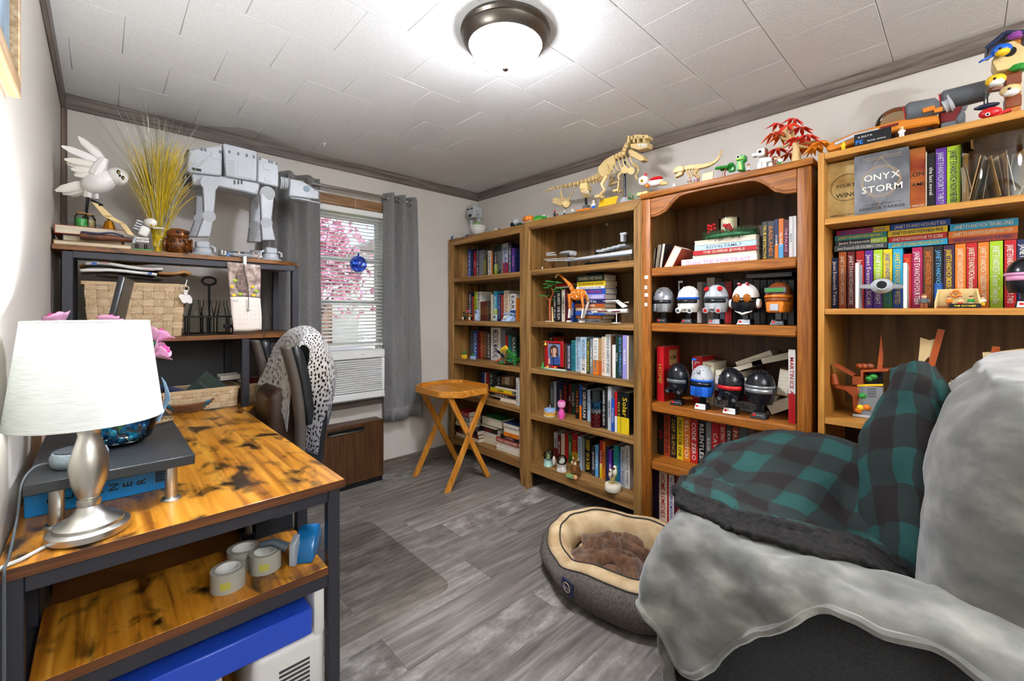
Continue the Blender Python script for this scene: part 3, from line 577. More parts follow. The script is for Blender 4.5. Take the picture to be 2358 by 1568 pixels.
# smart speaker
t = thing('smart_speaker', 'grey fabric puck-shaped smart speaker on the riser behind the lamp', 'speaker', (-.038, 1.425, RZ))
part(t, 'fabric_body', noisy('speaker_fabric', [(.4, '#5d656b'), (.6, '#8f989e')], (900, 900, 900), .85), lambda b: b.lathe([(0, RZ+.0005), (.042, RZ+.0005), (.049, RZ+.008), (.050, RZ+.024), (.046, RZ+.033), (.04, RZ+.035)], (-.038, 1.425, 0), 36))
part(t, 'top_plate', mat('speaker_top', '#3c4247', .5), lambda b: b.lathe([(0, RZ+.0352), (.041, RZ+.0352), (.042, RZ+.037), (0, RZ+.0372)], (-.038, 1.425, 0), 36))
part(t, 'power_cord', mat('grey_cord', '#4b5055', .5), lambda b: b.tube(curve([(-.086, 1.43, RZ+.012), (-.108, 1.42, RZ+.012), (-.124, 1.39, RZ-.01), (-.126, 1.34, .80), (-.127, 1.24, .757), (-.127, 1.188, .757), (-.127, 1.182, .70), (-.127, 1.182, .4)], 30), .0025, 6))
# fishbowl with gems and roses
t = thing('fishbowl_vase', 'round glass bowl filled with aqua blue glass gems on the riser', 'vase', (.035, 1.565, RZ)); fx, fy, fr = .035, 1.565, .078
cg = mat('clear_bowl_glass', '#ffffff', .02, trans=1.0, ior=1.2)
part(t, 'bowl', glass('bowl_glass', '#f4fbfd', .28), lambda b: b.lathe([(.0, RZ+.001), (.045, RZ+.001), (.066, RZ+.018), (fr, RZ+.058), (.070, RZ+.098), (.052, RZ+.118), (.056, RZ+.124)], (fx, fy, 0), 36))
rr = random.Random(3); gm = [mat('aqua_gem_%d' % i, c, .06, trans=.45) for i, c in enumerate(('#0e86c2', '#18a6d6', '#0a6aa8', '#49c6e6'))]
for i in range(70):
    a = rr.uniform(0, 2*pi); zz = rr.uniform(.012, .082); R = (.058 if zz > .025 else .046)*sqrt(rr.uniform(.25, 1))
    c = V((fx+R*cos(a), fy+R*sin(a), RZ+zz)); M = Matrix.Rotation(rr.uniform(0, 3), 4, 'X') @ Matrix.Rotation(rr.uniform(0, 3), 4, 'Y')
    part(t, 'gem', gm[i % 4], lambda b: b.sph(c, (.0095, .0095, .006), 8, 5, M))
rose_l, rose_d = mat('rose_petal_pink', '#e7a9cf', .5), mat('rose_heart_pink', '#cf3f8f', .5); stem = mat('leaf_green', '#2f7a4a', .5)
def rose(x, y, z, s, tilt, label):
    r0 = thing('rose', label, 'flower', (x, y, z)); ax = V(tilt).normalized(); M = ax.to_track_quat('Z', 'Y').to_matrix().to_4x4(); M.translation = V((x, y, z))
    part(r0, 'stem', stem, lambda b: b.tube([V((fx, fy, RZ+.03)), V((fx*.6+x*.4, fy*.6+y*.4, RZ+.17)), V((x, y, z))], .0025, 6))
    for k in range(9):
        a = k*2.4; lay = k//3; r_ = s*(.26+.25*lay/2); h = s*(1.0-.10*lay); b = MB(); G = []
        for i in range(5):
            v = i/4; G.append([M @ V(((r_*(.35+.75*sin(min(v*1.5, 1.5)))+lay*.16*s*v*v)*cos(a+(u-.5)*1.9), (r_*(.35+.75*sin(min(v*1.5, 1.5)))+lay*.16*s*v*v)*sin(a+(u-.5)*1.9), h*v*(1-.18*abs(u-.5)*2))) for u in (0, .25, .5, .75, 1)])
        b.grid(G); b.build('petal', rose_d if lay == 0 else rose_l, r0, closed=False, solid=.001, smooth=3)
rose(*ony(1.60, 358, 785), .038, (.6, .1, .9), 'pink silk rose rising above the lamp shade rim beside the basket')
rose(*ony(1.585, 354, 818), .040, (.75, -.2, .45), 'open pink silk rose drooping below another rose beside the shade')
rose(*ony(1.66, 138, 752), .040, (-.4, .1, .9), 'pink silk rose nearest the left wall above the lamp shade')
rose(*ony(1.62, 250, 752), .034, (.1, .2, 1), 'small pink rosebud just showing over the lamp shade')
P = catmull([[ony(1.56, 372, 868), ony(1.55, 382, 880)], [ony(1.55, 380, 905), ony(1.53, 392, 915)], [ony(1.56, 372, 945), ony(1.55, 384, 935)], [ony(1.55, 360, 968), ony(1.54, 366, 972)]], 16, 4)
tag(part(None, 'ribbon', mat('pale_blue_satin', '#8fb4d6', .25, sheen=.3), lambda b: b.grid(P), closed=False, solid=.001, smooth=3), 'pale blue satin ribbon tied on the rose stems', 'ribbon')
# monitor seen nearly edge-on
t = thing('monitor', 'black slim monitor seen edge-on behind the lamp shade', 'monitor', (.02, 1.86, RZ))
a, b2 = ony(1.80, 338, 655), ony(1.80, 300, 745)
part(t, 'screen', mat('monitor_black', '#16181b', .3), lambda b: b.prism([(-.035, 1.74, RZ+.07), (-.020, 1.74, RZ+.07), (.052, 1.80, 1.325), (.036, 1.80, 1.33)], (.03, .20, 0)), bev=.002)
part(t, 'stand', bk, lambda b: (b.cbox((.06, 1.92, RZ+.005), (.16, .16, .01)), b.cyl((.05, 1.95, RZ+.01), (.06, 1.93, RZ+.12), .012)))
# trivet-like woven mat beside bowl
t = thing('woven_trivet', 'small oval woven trivet on the riser behind the fishbowl', 'trivet', (.075, 1.80, RZ)); wk = noisy('woven_reed', [(.35, '#5a4632'), (.65, '#a58a66')], (160, 160, 160), .8)
for i in range(5): part(t, 'coil', wk, lambda b: b.tube([(.11+(.012+i*.009)*1.2*cos(a*pi/12), 1.80+(.012+i*.009)*sin(a*pi/12), RZ+.005) for a in range(25)], .0045, 5))
# boat-shaped basket
t = thing('boat_basket', 'small boat-shaped coiled basket with blue bands on the desk', 'basket', (.30, 2.20, dz0)); c0 = onz(dz0, 432, 948)
wk2 = noisy('brown_reed', [(.35, '#4a2c18'), (.65, '#96663e')], (220, 220, 220), .7); bb_ = mat('teal_thread', '#1f6f8c', .7)
for i in range(5):
    kz = i*.0085+.005; ll = .062+i*.010; ww = .02+i*.007
    pts = [c0+V((cos(a*pi/14)*ll*(1+.25*(cos(a*pi/14) > .6)*(cos(a*pi/14)-.6)), sin(a*pi/14)*ww*(1-.55*abs(cos(a*pi/14))**3), kz+.014*abs(cos(a*pi/14))**4*i/4)) for a in range(29)]
    part(t, 'coil', wk2, lambda b: b.tube(pts, .0052, 6))
    if i > 1:
        for a in (3, 10, 17, 24): part(t, 'band', bb_, lambda b: b.tube([pts[a], pts[a+1]], .0057, 6))
part(t, 'floor', wk2, lambda b: b.sph(c0+V((0, 0, .006)), (.06, .018, .004), 12, 5))
# ---------------------------------------------------------------- woven baskets
wvm = noisy('paper_weave', [(.35, '#b59a78'), (.65, '#d9c3a0')], (18, 18, 300), .8, off=True); wvv = noisy('paper_weave_upright', [(.35, '#a98d6a'), (.65, '#cdb48f')], (300, 300, 18), .8, off=True); wvd = mat('weave_gap', '#8a7254', .9); rimm = mat('weave_rim', '#c4aa84', .8)
def woven(label, x0, x1, y0, y1, z0, z1, flare, nx, ny, nz, name='woven_basket'):
    t = thing(name, label, 'basket', ((x0+x1)/2, (y0+y1)/2, z0)); fl_ = flare
    def P(u, v, side, d):                        # side: 0 front, 1 right
        g = fl_*v
        if side == 0: return V((x0-g+(x1-x0+2*g)*u, y0-g-d, z0+(z1-z0)*v))
        return V((x1+g+d, y0-g+(y1-y0+2*g)*u, z0+(z1-z0)*v))
    part(t, 'liner', wvd, lambda b: (b.add([(x0, y0, z0), (x1, y0, z0), (x1, y1, z0), (x0, y1, z0), (x0-fl_, y0-fl_, z1), (x1+fl_, y0-fl_, z1), (x1+fl_, y1+fl_, z1), (x0-fl_, y1+fl_, z1)], [(0, 1, 2, 3), (0, 4, 5, 1), (1, 5, 6, 2), (2, 6, 7, 3), (3, 7, 4, 0)])), closed=False, solid=.003)
    for side, n in ((0, nx), (1, ny)):
        for i in range(n):
            for k in range(nz):
                hz = (i+k) % 2; e = .06; d0 = .0016 if hz else .0024
                u0, u1, v0, v1 = (i+e)/n, (i+1-e)/n, (k+e)/nz, (k+1-e)/nz
                if hz: u0, u1 = (i-.06)/n, (i+1.06)/n
                else: v0, v1 = (k-.06)/nz, (k+1.06)/nz
                u0, u1, v0, v1 = max(u0, 0), min(u1, 1), max(v0, 0), min(v1, 1); um, vm = (u0+u1)/2, (v0+v1)/2
                g = [[P(u, v, side, d0+(.0055 if (u == um and hz) or (v == vm and not hz) else .0)) for u in (u0, um, u1)] for v in (v0, vm, v1)]
                part(t, 'weave_strap', wvm if hz else wvv, lambda b: b.grid(g), closed=False, smooth=3)
    zz = z1-.004; pts = [(x0-fl_-.003, y0-fl_-.003, zz), (x1+fl_+.003, y0-fl_-.003, zz), (x1+fl_+.003, y1+fl_+.003, zz), (x0-fl_-.003, y1+fl_+.003, zz)]
    for i in range(4): part(t, 'rim', rimm, lambda b: b.beam(pts[i], pts[(i+1) % 4], .008, .014))
    return t
ya, yb_ = 2.475, 2.78; bx0, bx1 = ony(ya, 203, 750).x, ony(ya, 418, 750).x
woven('large square-woven tan basket stuffed with mailers on the hutch shelf', bx0, bx1, ya+.012, yb_, HZ1+.0005, HZ1+.235, .014, 9, 7, 7)
ym = 2.50; lb0, lb1 = onz(dz0, 430, 932).x, .72
woven('long low woven tan tray of pens under the hutch', .20, .485, 2.50, 2.66, dz0+.0005, dz0+.098, .006, 8, 3, 3)
woven('low woven tan tray behind the hutch post near the office chair', .535, .70, 2.52, 2.68, dz0+.0005, dz0+.098, .006, 5, 3, 3)
woven('small upright woven tan caddy of notebooks beside the boat basket', .045, .145, 2.47, 2.62, dz0+.0005, dz0+.16, .008, 3, 3, 5)
# things in the trays
def slab(name, label, cat, c, size, m, rz=0, rx=0, ry=0, bev=.001, group=None):
    b = MB(); b.cbox(c, size, rz, rx, ry); return tag(b.build(name, m, None, bev=bev), label, cat, group)
for i, (x, l) in enumerate(((.235, 'navy rolled pouch lying in the pen tray, upper of two'), (.245, 'navy rolled pouch lying in the pen tray, lower of two'))):
    b = MB(); b.cyl((x-.05, 2.545+.02*i, dz0+.125-.03*i), (x+.05, 2.53+.02*i, dz0+.085-.02*i), .013, n=14); tag(b.build('rolled_pouch', mat('navy_cloth', '#1c2747', .7)), l, 'pouch')
t = thing('spiral_notebook', 'white spiral notebook leaning out of the pen tray', 'notebook', (.36, 2.56, dz0+.01))
part(t, 'cover', mat('dark_green_card', '#2b3b34', .6), lambda b: b.beam((.33, 2.57, dz0+.135), (.41, 2.55, dz0+.055), .12, .008, (0, 1, .3)))
for i in range(14): part(t, 'wire_ring', nick, lambda b: b.tube([V((.33+.08*i/14, 2.508-.001*i, dz0+.135-.08*i/14))+V((0, .007*cos(a), .007*sin(a))) for a in [k*pi/3 for k in range(7)]], .0012, 4))
slab('glass_block', 'small clear glass block among the pens in the woven tray', 'paperweight', (.40, 2.60, dz0+.122), (.035, .03, .035), glass('clear_block_glass', '#eef5f5', .4), .5, .4)
slab('tape_card', 'white boxed label tape lying over the woven tray', 'box', (.47, 2.61, dz0+.135), (.09, .05, .022), mat('white_card', '#f0ebe2', .6), .2, .2)
slab('bowl_of_trinkets', 'shallow dark red dish on the tray near the office chair', 'dish', (.60, 2.59, dz0+.106), (.10, .09, .014), cm('dark_red'), 0, 0, 0, .005)
slab('zip_bag', 'clear plastic bag of small parts on the low tray', 'bag', (.61, 2.60, dz0+.135), (.075, .05, .04), glass('plastic_bag', '#e6e0d8', .3, .2), .3, 0, 0, .008)
for i, (c, n) in enumerate((('cream', 'cream'), ('gold', 'gold'), ('red', 'red'), ('maroon', 'maroon'), ('black', 'black'))):
    slab('card_file', n+' upright file folder between the caddy and the pen tray', 'folder', (.158+.008*i, 2.55, dz0+.062), (.004, .12, .122-.004*i), cm(c), 0, 0, .06*(i-2), .0006, 'file folders between the trays')
slab('note_pad', 'white spiral note pad standing in the upright caddy', 'notebook', (.095, 2.52, dz0+.185), (.08, .012, .10), mat('white_card'), .15, .1)
slab('badge_card', 'blue and white card standing in the upright caddy', 'card', (.10, 2.505, dz0+.16), (.05, .003, .05), cm('navy'), .1, .1)
st_ = [('envelope stack, tan top sheet', 'tan', .011), ('white mail lying in the paper pile', 'white', .012), ('cream mail lying in the paper pile', 'cream', .010), ('brown card folder at the bottom of the paper pile', 'rust', .014)]
zz = .985
for i, (l, c, h) in enumerate(st_):
    slab('mail_piece', l+' under the hutch shelf', 'mail', (.03+.012*i, 2.60, zz-h/2), (.19, .20, h-.0004), cm(c), .06*(i-1), 0, 0, .001); zz -= h
part(DESK, 'letter_tray', bm_, lambda b: (b.box(-.10, .145, 2.50, 2.74, zz-.006, zz-.0004), b.box(-.10, -.094, 2.51, 2.73, dz0, zz), b.box(.139, .145, 2.65, 2.73, dz0, zz-.006)), bev=.001)
slab('teal_folder', 'teal folder lying just under the hutch shelf', 'folder', (.10, 2.62, HZ1-.045), (.16, .10, .006), cm('teal'), .1)
part(DESK, 'under_shelf_rack', bm_, lambda b: (b.box(.0, .19, 2.55, 2.70, HZ1-.0525, HZ1-.0485), b.box(.0, .004, 2.55, 2.70, HZ1-.0485, HZ1-.0205), b.box(.186, .19, 2.55, 2.70, HZ1-.0485, HZ1-.0205)))
# mailers on the big basket
def mailer(label, pts, y, dep, th, m, seed, marks=()):
    P = catmull([[ony(y, *p) for p in pts], [ony(y, *p)+V((0, dep, .004)) for p in pts]], 8, 16); wrinkle(P, .003, 16, seed)
    tag(part(None, 'mailer', m, lambda b: b.grid(P), closed=False, solid=th, smooth=3), label, 'mailer', 'mailers on the basket')
    o = [q for q in COL.objects if q.name.startswith('mailer')][-1]
    for mx, my, mw, mh, mc in marks: c = ony(y-th/2-.002, mx, my); part(o, 'printed_mark', cm(mc), lambda b: b.cbox(c, (mw, .001, mh)))
wm_ = mat('white_mailer', '#eceae6', .5); bm2 = noisy('kraft_paper', [(.3, '#9a6d3c'), (.7, '#b98a55')], (20, 20, 20), .7)
mailer('crumpled brown kraft mailer lying on top of the basket pile', [(182, 612), (240, 600), (330, 602), (415, 597), (432, 606)], 2.52, .22, .006, bm2, 1)
mailer('white padded mailer with blue stamp and red print, upper on the basket', [(196, 606), (250, 606), (320, 618), (376, 619)], 2.475, .24, .011, wm_, 2, [(217, 607, .016, .011, 'blue'), (345, 620, .05, .002, 'red'), (240, 604, .03, .0015, 'red')])
mailer('white padded mailer with blue stamp, lower on the basket', [(184, 622), (250, 622), (320, 628), (362, 633)], 2.468, .24, .011, wm_, 3, [(345, 630, .014, .009, 'blue')])
mailer('clear plastic mailing bag hanging over the basket rim', [(222, 632), (260, 636), (330, 640), (375, 644)], 2.462, .2, .005, glass('poly_bag', '#dcd8d2', .3, .2), 4)
mailer('brown paper envelope folded at the right of the basket pile', [(365, 628), (400, 630), (425, 626), (440, 632)], 2.49, .22, .012, bm2, 5)
# bear key ring
t = thing('bear_keyring', 'white polar bear key ring hanging on the big basket rim', 'key ring', ony(2.455, 428, 690)); k_ = lambda x, y, d=0: ony(2.455+d, 130+x/3.519, 560+y/3.519)
part(t, 'bear', mat('white_rubber', '#eeeae4', .5), lambda b: b.prism([k_(*p) for p in ((988, 430), (1000, 412), (1020, 415), (1045, 420), (1080, 418), (1100, 445), (1100, 485), (1075, 492), (1060, 480), (1035, 490), (1015, 478), (1005, 455))], (0, .006, 0)), bev=.001)
part(t, 'strap', MC['white_rubber'], lambda b: b.prism([k_(*p) for p in ((1032, 380), (1065, 380), (1062, 418), (1036, 418))], (0, .003, 0)))
part(t, 'ring', nick, lambda b: b.tube([k_(1043+32*cos(a*pi/10), 368+26*sin(a*pi/10)) for a in range(21)], .0014, 6))
part(t, 'clasp', nick, lambda b: b.tube([k_(1043, 345), k_(1050, 322), k_(1058, 305), k_(1052, 296)], .0025, 6))
# milk-bottle carrier with bottles
cxx, cyy = ony(2.53, 484, 755).x, 2.56; iron = mat('black_iron', '#1d1c1b', .5, .5)
t = thing('bottle_carrier', 'black wire bottle carrier with a tall loop handle on the hutch shelf', 'carrier', (cxx, cyy, HZ1)); hw, hd = .088, .055; z = HZ1+.0005
def ringr(zz): return [(cxx-hw, cyy-hd, zz), (cxx+hw, cyy-hd, zz), (cxx+hw, cyy+hd, zz), (cxx-hw, cyy+hd, zz), (cxx-hw, cyy-hd, zz)]
for zz in (z+.004, z+.088): part(t, 'hoop', iron, lambda b: b.tube(ringr(zz), .0035, 6))
for x, y in ((-hw, -hd), (hw, -hd), (hw, hd), (-hw, hd), (0, -hd), (0, hd)): part(t, 'upright', iron, lambda b: b.cyl((cxx+x, cyy+y, z+.004), (cxx+x, cyy+y, z+.088), .003, n=6))
part(t, 'base', iron, lambda b: b.box(cxx-hw, cxx+hw, cyy-hd, cyy+hd, z, z+.004))
part(t, 'post', iron, lambda b: b.cyl((cxx, cyy, z), (cxx, cyy, z+.245), .005, n=8))
part(t, 'handle', iron, lambda b: b.tube([(cxx+.028*cos(a)*(1.0), cyy, z+.262+.019*sin(a)) for a in [k*pi/10 for k in range(21)]], .0055, 8))
for i, (x, y) in enumerate(((-.055, -.022), (-.012, -.03), (.055, -.022), (-.055, .028), (.05, .03))):
    b = MB(); b.lathe([(0, z+.005), (.026, z+.005), (.029, z+.010), (.029, z+.085), (.022, z+.125), (.0165, z+.15), (.018, z+.153), (.0165, z+.162), (.019, z+.168), (.016, z+.168)], (cxx+x, cyy+y, 0), 20)
    tag(b.build('glass_bottle', glass('bottle_glass', '#f4f5f2', .16)), 'clear glass milk bottle standing in the wire carrier', 'bottle', 'milk bottles in the carrier')
slab('black_gadget', 'small black gadget lying between the bottle carrier and the calendar', 'gadget', ony(2.47, 528, 752)+V((0, 0, .002)), (.045, .03, .018), bk, .1, 0, 0, .003)
# wall calendar on a clip
kz = lambda x, y, d=0: ony(2.425+d, 130+x/3.519, 560+y/3.519)
t = thing('calendar', 'open wall calendar with owl photo clipped to the hutch shelf', 'calendar', kz(1530, 700))
um_ = noisy('owl_photo_print', [(.3, '#6b5650'), (.48, '#a08a80'), (.7, '#d9c7be')], (40, 40, 40), .4)
part(t, 'picture_leaf', um_, lambda b: b.grid(catmull([[kz(1383, 152), kz(1520, 163), kz(1652, 180)], [kz(1395, 300, .006), kz(1530, 300, .006), kz(1655, 300, .006)], [kz(1408, 432), kz(1530, 434), kz(1648, 440)]], 8, 8)), closed=False, solid=.001)
pa_ = part(t, 'month_leaf', mat('calendar_paper', '#f1e6da', .6), lambda b: b.grid(catmull([[kz(1408, 435, -.002), kz(1530, 436, -.002), kz(1650, 445, -.002)], [kz(1420, 580, -.008), kz(1540, 580, -.008), kz(1662, 580, -.008)], [kz(1438, 712, -.004), kz(1550, 712, -.004), kz(1662, 700, -.004)]], 8, 8)), closed=False, solid=.002)
ow = part(t, 'printed_owl', noisy('owl_brown', [(.35, '#54413a'), (.65, '#8d756a')], (90, 90, 90), .5), lambda b: b.prism([kz(*p, -.004) for p in ((1470, 215), (1485, 208), (1500, 222), (1515, 208), (1530, 225), (1545, 270), (1560, 340), (1555, 400), (1480, 400), (1460, 330), (1462, 260))], (0, .001, 0)))
for x in (1480, 1512): part(ow, 'eye', pl('yellow'), lambda b: b.cyl(kz(x, 245, -.006), kz(x, 245, -.003), .0022, n=8))
for i, (x, y) in enumerate(((1425, 350), (1450, 300), (1590, 350), (1620, 385), (1440, 420), (1490, 410), (1600, 420))): part(t, 'printed_leaf', pl(['yellow', 'lime'][i % 2]), lambda b: b.prism([kz(x-22, y, -.005), kz(x, y-14, -.005), kz(x+20, y+4, -.005), kz(x, y+14, -.005)], (0, .0006, 0)))
ink = mat('pale_ink', '#a59c94', .6); text(t, 'April', kz(1450, 465, -.010), (1, 0, 0), (0, 0, 1), .022, .009, ink)
dnum = 1
for r_ in range(5):
    for c in range(7):
        if (r_ == 0 and c < 2) or dnum > 30: continue
        text(t, str(dnum), kz(1455+31*c, 508+36*r_, -.013), (1, 0, 0), (0, 0, 1), .006, .0045, ink, 'date', False); dnum += 1
part(t, 'clip', mat('white_clip', '#eeeeee', .3), lambda b: b.box(kz(1512, 130).x, kz(1540, 130).x, 2.42, 2.445, HZ2-.04, HZ2+.006), bev=.002)
t = thing('lanyard', 'black cord lanyard with small metal charm hanging over the calendar', 'lanyard', kz(1553, 550, -.02))
part(t, 'cord', bk, lambda b: b.tube(curve([kz(1524, 170, -.014), kz(1522, 220, -.015), kz(1545, 330, -.016), kz(1556, 420, -.018), kz(1557, 525, -.02)], 20), .0016, 6))
part(t, 'charm', steel, lambda b: b.sph(kz(1557, 538, -.02), (.006, .004, .008), 8, 6))
# ---------------------------------------------------------------- on the end shelves
tg = glass('clear_tape', '#dfe0d6', .3, .1)
def tape(px, py, label):
    c = onz(.5195, px, py); t = thing('packing_tape_roll', label, 'tape', c, 'packing tape rolls')
    part(t, 'film', mat('tape_film', '#c9c8bc', .18, trans=.35), lambda b: b.lathe([(.027, c.z), (.0385, c.z), (.0385, c.z+.048), (.027, c.z+.048), (.027, c.z)], (c.x, c.y, 0), 32), smooth=.5)
    part(t, 'core', mat('tape_core', '#efeee8', .6), lambda b: b.lathe([(.0255, c.z), (.0275, c.z), (.0275, c.z+.0485), (.0255, c.z+.0485), (.0255, c.z)], (c.x, c.y, 0), 32), smooth=.5)
    part(t, 'print_band', mat('tape_print', '#a8a54a', .5), lambda b: b.lathe([(.0388, c.z+.012), (.0388, c.z+.030)], (c.x, c.y, 0), 8, a0=-2.2, a1=-1.6), closed=False)
tape(525, 1350, 'clear packing tape roll standing closest to the shelf front edge'); tape(560, 1300, 'clear packing tape roll behind the other two'); tape(611, 1308, 'clear packing tape roll next to the blue dispenser')
c = onz(.5195, 672, 1285); t = thing('tape_dispenser', 'translucent blue hand-held tape dispenser on the end shelf', 'dispenser', c); bd_ = mat('translucent_blue', '#1475b8', .12, trans=.35)
G = [(-.048, 0), (.03, 0), (.05, .02), (.055, .05), (.03, .078), (-.01, .074), (-.035, .045)]
part(t, 'shell', bd_, lambda b: b.prism([c+V((.55*x+.015, .83*x, z)) for x, z in G], (.045, -.03, 0)), bev=.008, seg=2)
part(t, 'handle', pl('slate'), lambda b: b.tube([c+V((-.02, -.03, .05)), c+V((-.05, -.01, .068)), c+V((-.075, .01, .062))], [.012, .011, .009], 8))
part(t, 'grey_bracket', mat('dispenser_grey', '#9aa3ab', .4), lambda b: b.prism([c+V((-.02, -.04, 0)), c+V((-.02, -.04, .06)), c+V((.0, -.02, .078)), c+V((.0, -.02, 0))], (.012, -.012, 0)), bev=.002)
slab('blue_box', 'large flat glossy blue box lying on the lowest end shelf device', 'box', (.20, DY0+.16, .385), (.42, .29, .07), mat('glossy_blue_card', '#2246b4', .22), 0, 0, 0, .003)
t = thing('white_appliance', 'white plastic appliance with side vents on the lowest end shelf', 'appliance', (.37, DY0+.15, .163)); wap = mat('white_abs', '#dcdad6', .35)
part(t, 'shell', wap, lambda b: b.box(.27, .447, DY0+.02, DY0+.28, .1635, .345), bev=.02, seg=3)
part(t, 'top_cap', wap, lambda b: b.box(.415, .447, DY0+.02, DY0+.28, .33, .47), bev=.012, seg=2)
for i in range(8): part(t, 'vent', mat('vent_dark', '#3b3b3b', .7), lambda b: b.box(.33, .405, DY0+.0185, DY0+.0215, .20+i*.012, .206+i*.012))
slab('orange_pouch', 'orange pouch sitting on the lowest end shelf', 'pouch', (.22, DY0+.09, .195), (.06, .06, .062), cm('orange'), 0, 0, 0, .015)
slab('support_box', 'pale storage box propping up the flat blue box', 'box', (.09, DY0+.16, .255), (.24, .24, .184), mat('pale_card', '#cfc8bd', .7))
slab('cardboard_carton', 'brown cardboard carton on the floor under the desk', 'carton', (.12, 1.74, .23), (.44, .36, .459), noisy('cardboard', [(.4, '#8a5a2a'), (.6, '#a5713a')], (6, 6, 60), .8), 0, 0, 0, .002)
t = thing('ring_binder', 'white ring binder lying open on the box under the desk', 'binder', (.40, 1.75, .60))
slab('file_crate', 'dark file crate under the desk holding a binder', 'crate', (.41, 1.74, .27), (.11, .36, .539), pl('charcoal', .6))
part(t, 'cover', mat('white_vinyl_binder', '#e8e3da', .5), lambda b: (b.box(.355, .47, 1.57, 1.91, .541, .546), b.box(.355, .47, 1.57, 1.91, .585, .589)), bev=.001)
part(t, 'paper_block', MC['page_edges'], lambda b: [b.box(.36, .468, 1.575, 1.905, .547+i*.006, .5515+i*.006) for i in range(6)])
t = thing('desk_lamp_post', 'black and chrome clamp standing on the crate under the desk', 'clamp', (.335, 1.56, 0))
part(t, 'post', nick, lambda b: b.cyl((.335, 1.56, .52), (.335, 1.56, .62), .010)); part(t, 'block', bk, lambda b: b.box(.315, .352, 1.545, 1.58, 0, .52), bev=.003)
# ================================================================ BOOKS
pgm = noisy('book_pages', [(.4, '#d9cbb0'), (.6, '#e9dec8')], (6, 6, 500), .85)
def one_book(yl, yr, z0, z1, xs, dep, col, tcol, txt, col2=None, lying=False, pages_out=False, loose=True):
    """upright: spine to the room. lying: flat, spine (or fore-edge) to the room"""
    dep = min(dep, XR-.03-xs); b = MB(); yl -= .0005; yr += .0005
    if not lying:
        b.box(xs, xs+.003, yr, yl, z0, z1); b.box(xs+.003, xs+dep, yl-.002, yl, z0, z1); b.box(xs+.003, xs+dep, yr, yr+.002, z0, z1); ins = (xs+.0032, xs+dep-.003, yr+.0022, yl-.0022, z0+.002, z1-.003)
    else:
        z1 -= .0006
        if pages_out: b.box(xs+.002, xs+dep, yr, yl, z0, z0+.0018); b.box(xs+.002, xs+dep, yr, yl, z1-.0018, z1); b.box(xs+dep-.003, xs+dep, yr, yl, z0+.0018, z1-.0018); ins = (xs+.003, xs+dep-.0032, yr+.002, yl-.002, z0+.002, z1-.002)
        else: b.box(xs, xs+.003, yr, yl, z0, z1); b.box(xs+.003, xs+dep, yr, yl, z0, z0+.0018); b.box(xs+.003, xs+dep, yr, yl, z1-.0018, z1); ins = (xs+.0032, xs+dep-.003, yr+.002, yl-.002, z0+.002, z1-.002)
    o = b.build('book', cm(col), None); c = V(((xs+xs+dep)/2, (yl+yr)/2, z0))
    for v in o.data.vertices: v.co -= c
    o.location = c
    part(o, 'pages', pgm, lambda b: b.box(*ins))
    h, wd = z1-z0, yl-yr
    if col2 and not pages_out:
        if lying: part(o, 'spine_band', cm(col2), lambda b: b.box(xs-.0006, xs+.001, yr, yr+wd*.3, z0, z1))
        else: part(o, 'spine_band', cm(col2), lambda b: b.box(xs-.0006, xs+.001, yr, yl, z0, z0+h*.4))
    if txt and not pages_out:
        tm_ = mat('foil_'+tcol, PAL[tcol], .4)
        if lying: text(o, txt, (xs-.0012, (yl+yr)/2, (z0+z1)/2), (0, -1, 0), (0, 0, 1), wd*.86, h*.55, tm_)
        else: text(o, txt, (xs-.0012, (yl+yr)/2, (z0+z1)/2), (0, 0, -1), (0, -1, 0), h*.86, wd*.56, tm_)
    return o
cn = lambda c: {'pale_blue': 'pale blue', 'dark_red': 'dark red', 'dark_green': 'dark green', 'sky': 'light blue'}.get(c, c)
def fit(*c):
    c = list(c)
    while len(' '.join(c).split()) > 16 and len(c) > 3: c.pop(1)
    s = ', '.join(c)
    if len(s.split()) > 16: s = s.replace(' books', '')
    return s if len(s.split()) <= 16 else c[0]+', '+c[-1]
def row(zm, xs, zsh, zmax, spec, where, dep=.13, size=''):
    """spec: (x0, x1, ytop, colour[/band], letter colour, text) in crop pixels"""
    out = []
    zz = Zm(*zm, 0, xs); names = [cn(s[3].split('/')[0]) for s in spec]; prev = 99
    for i, s in enumerate(spec):
        x0, x1, yt, col, tc = s[:5]; tx = s[5] if len(s) > 5 else ''
        c1, c2 = (col.split('/')+[None])[:2]; a, b2 = zz(x0, yt), zz(x1, yt); yl, yr = min(a.y, prev-.0002), b2.y; prev = yr
        if yl-yr < .004: continue
        o = one_book(yl, yr, zsh+.0006, min(max((a.z+b2.z)/2, zsh+.08), zmax-.004), xs, dep, c1, tc, tx, c2)
        out.append((o, yl, yr))
        nb = ('between %s and %s books' % (names[i-1], names[i+1]) if 0 < i < len(spec)-1 else 'beside the %s book' % names[1 if i == 0 else i-1]) if len(spec) > 1 else 'standing alone'
        tag(o, fit(cn(c1)+(' and '+cn(c2) if c2 else '')+' book', tc+' lettering', nb, where), 'book', 'books, '+where)
    return out
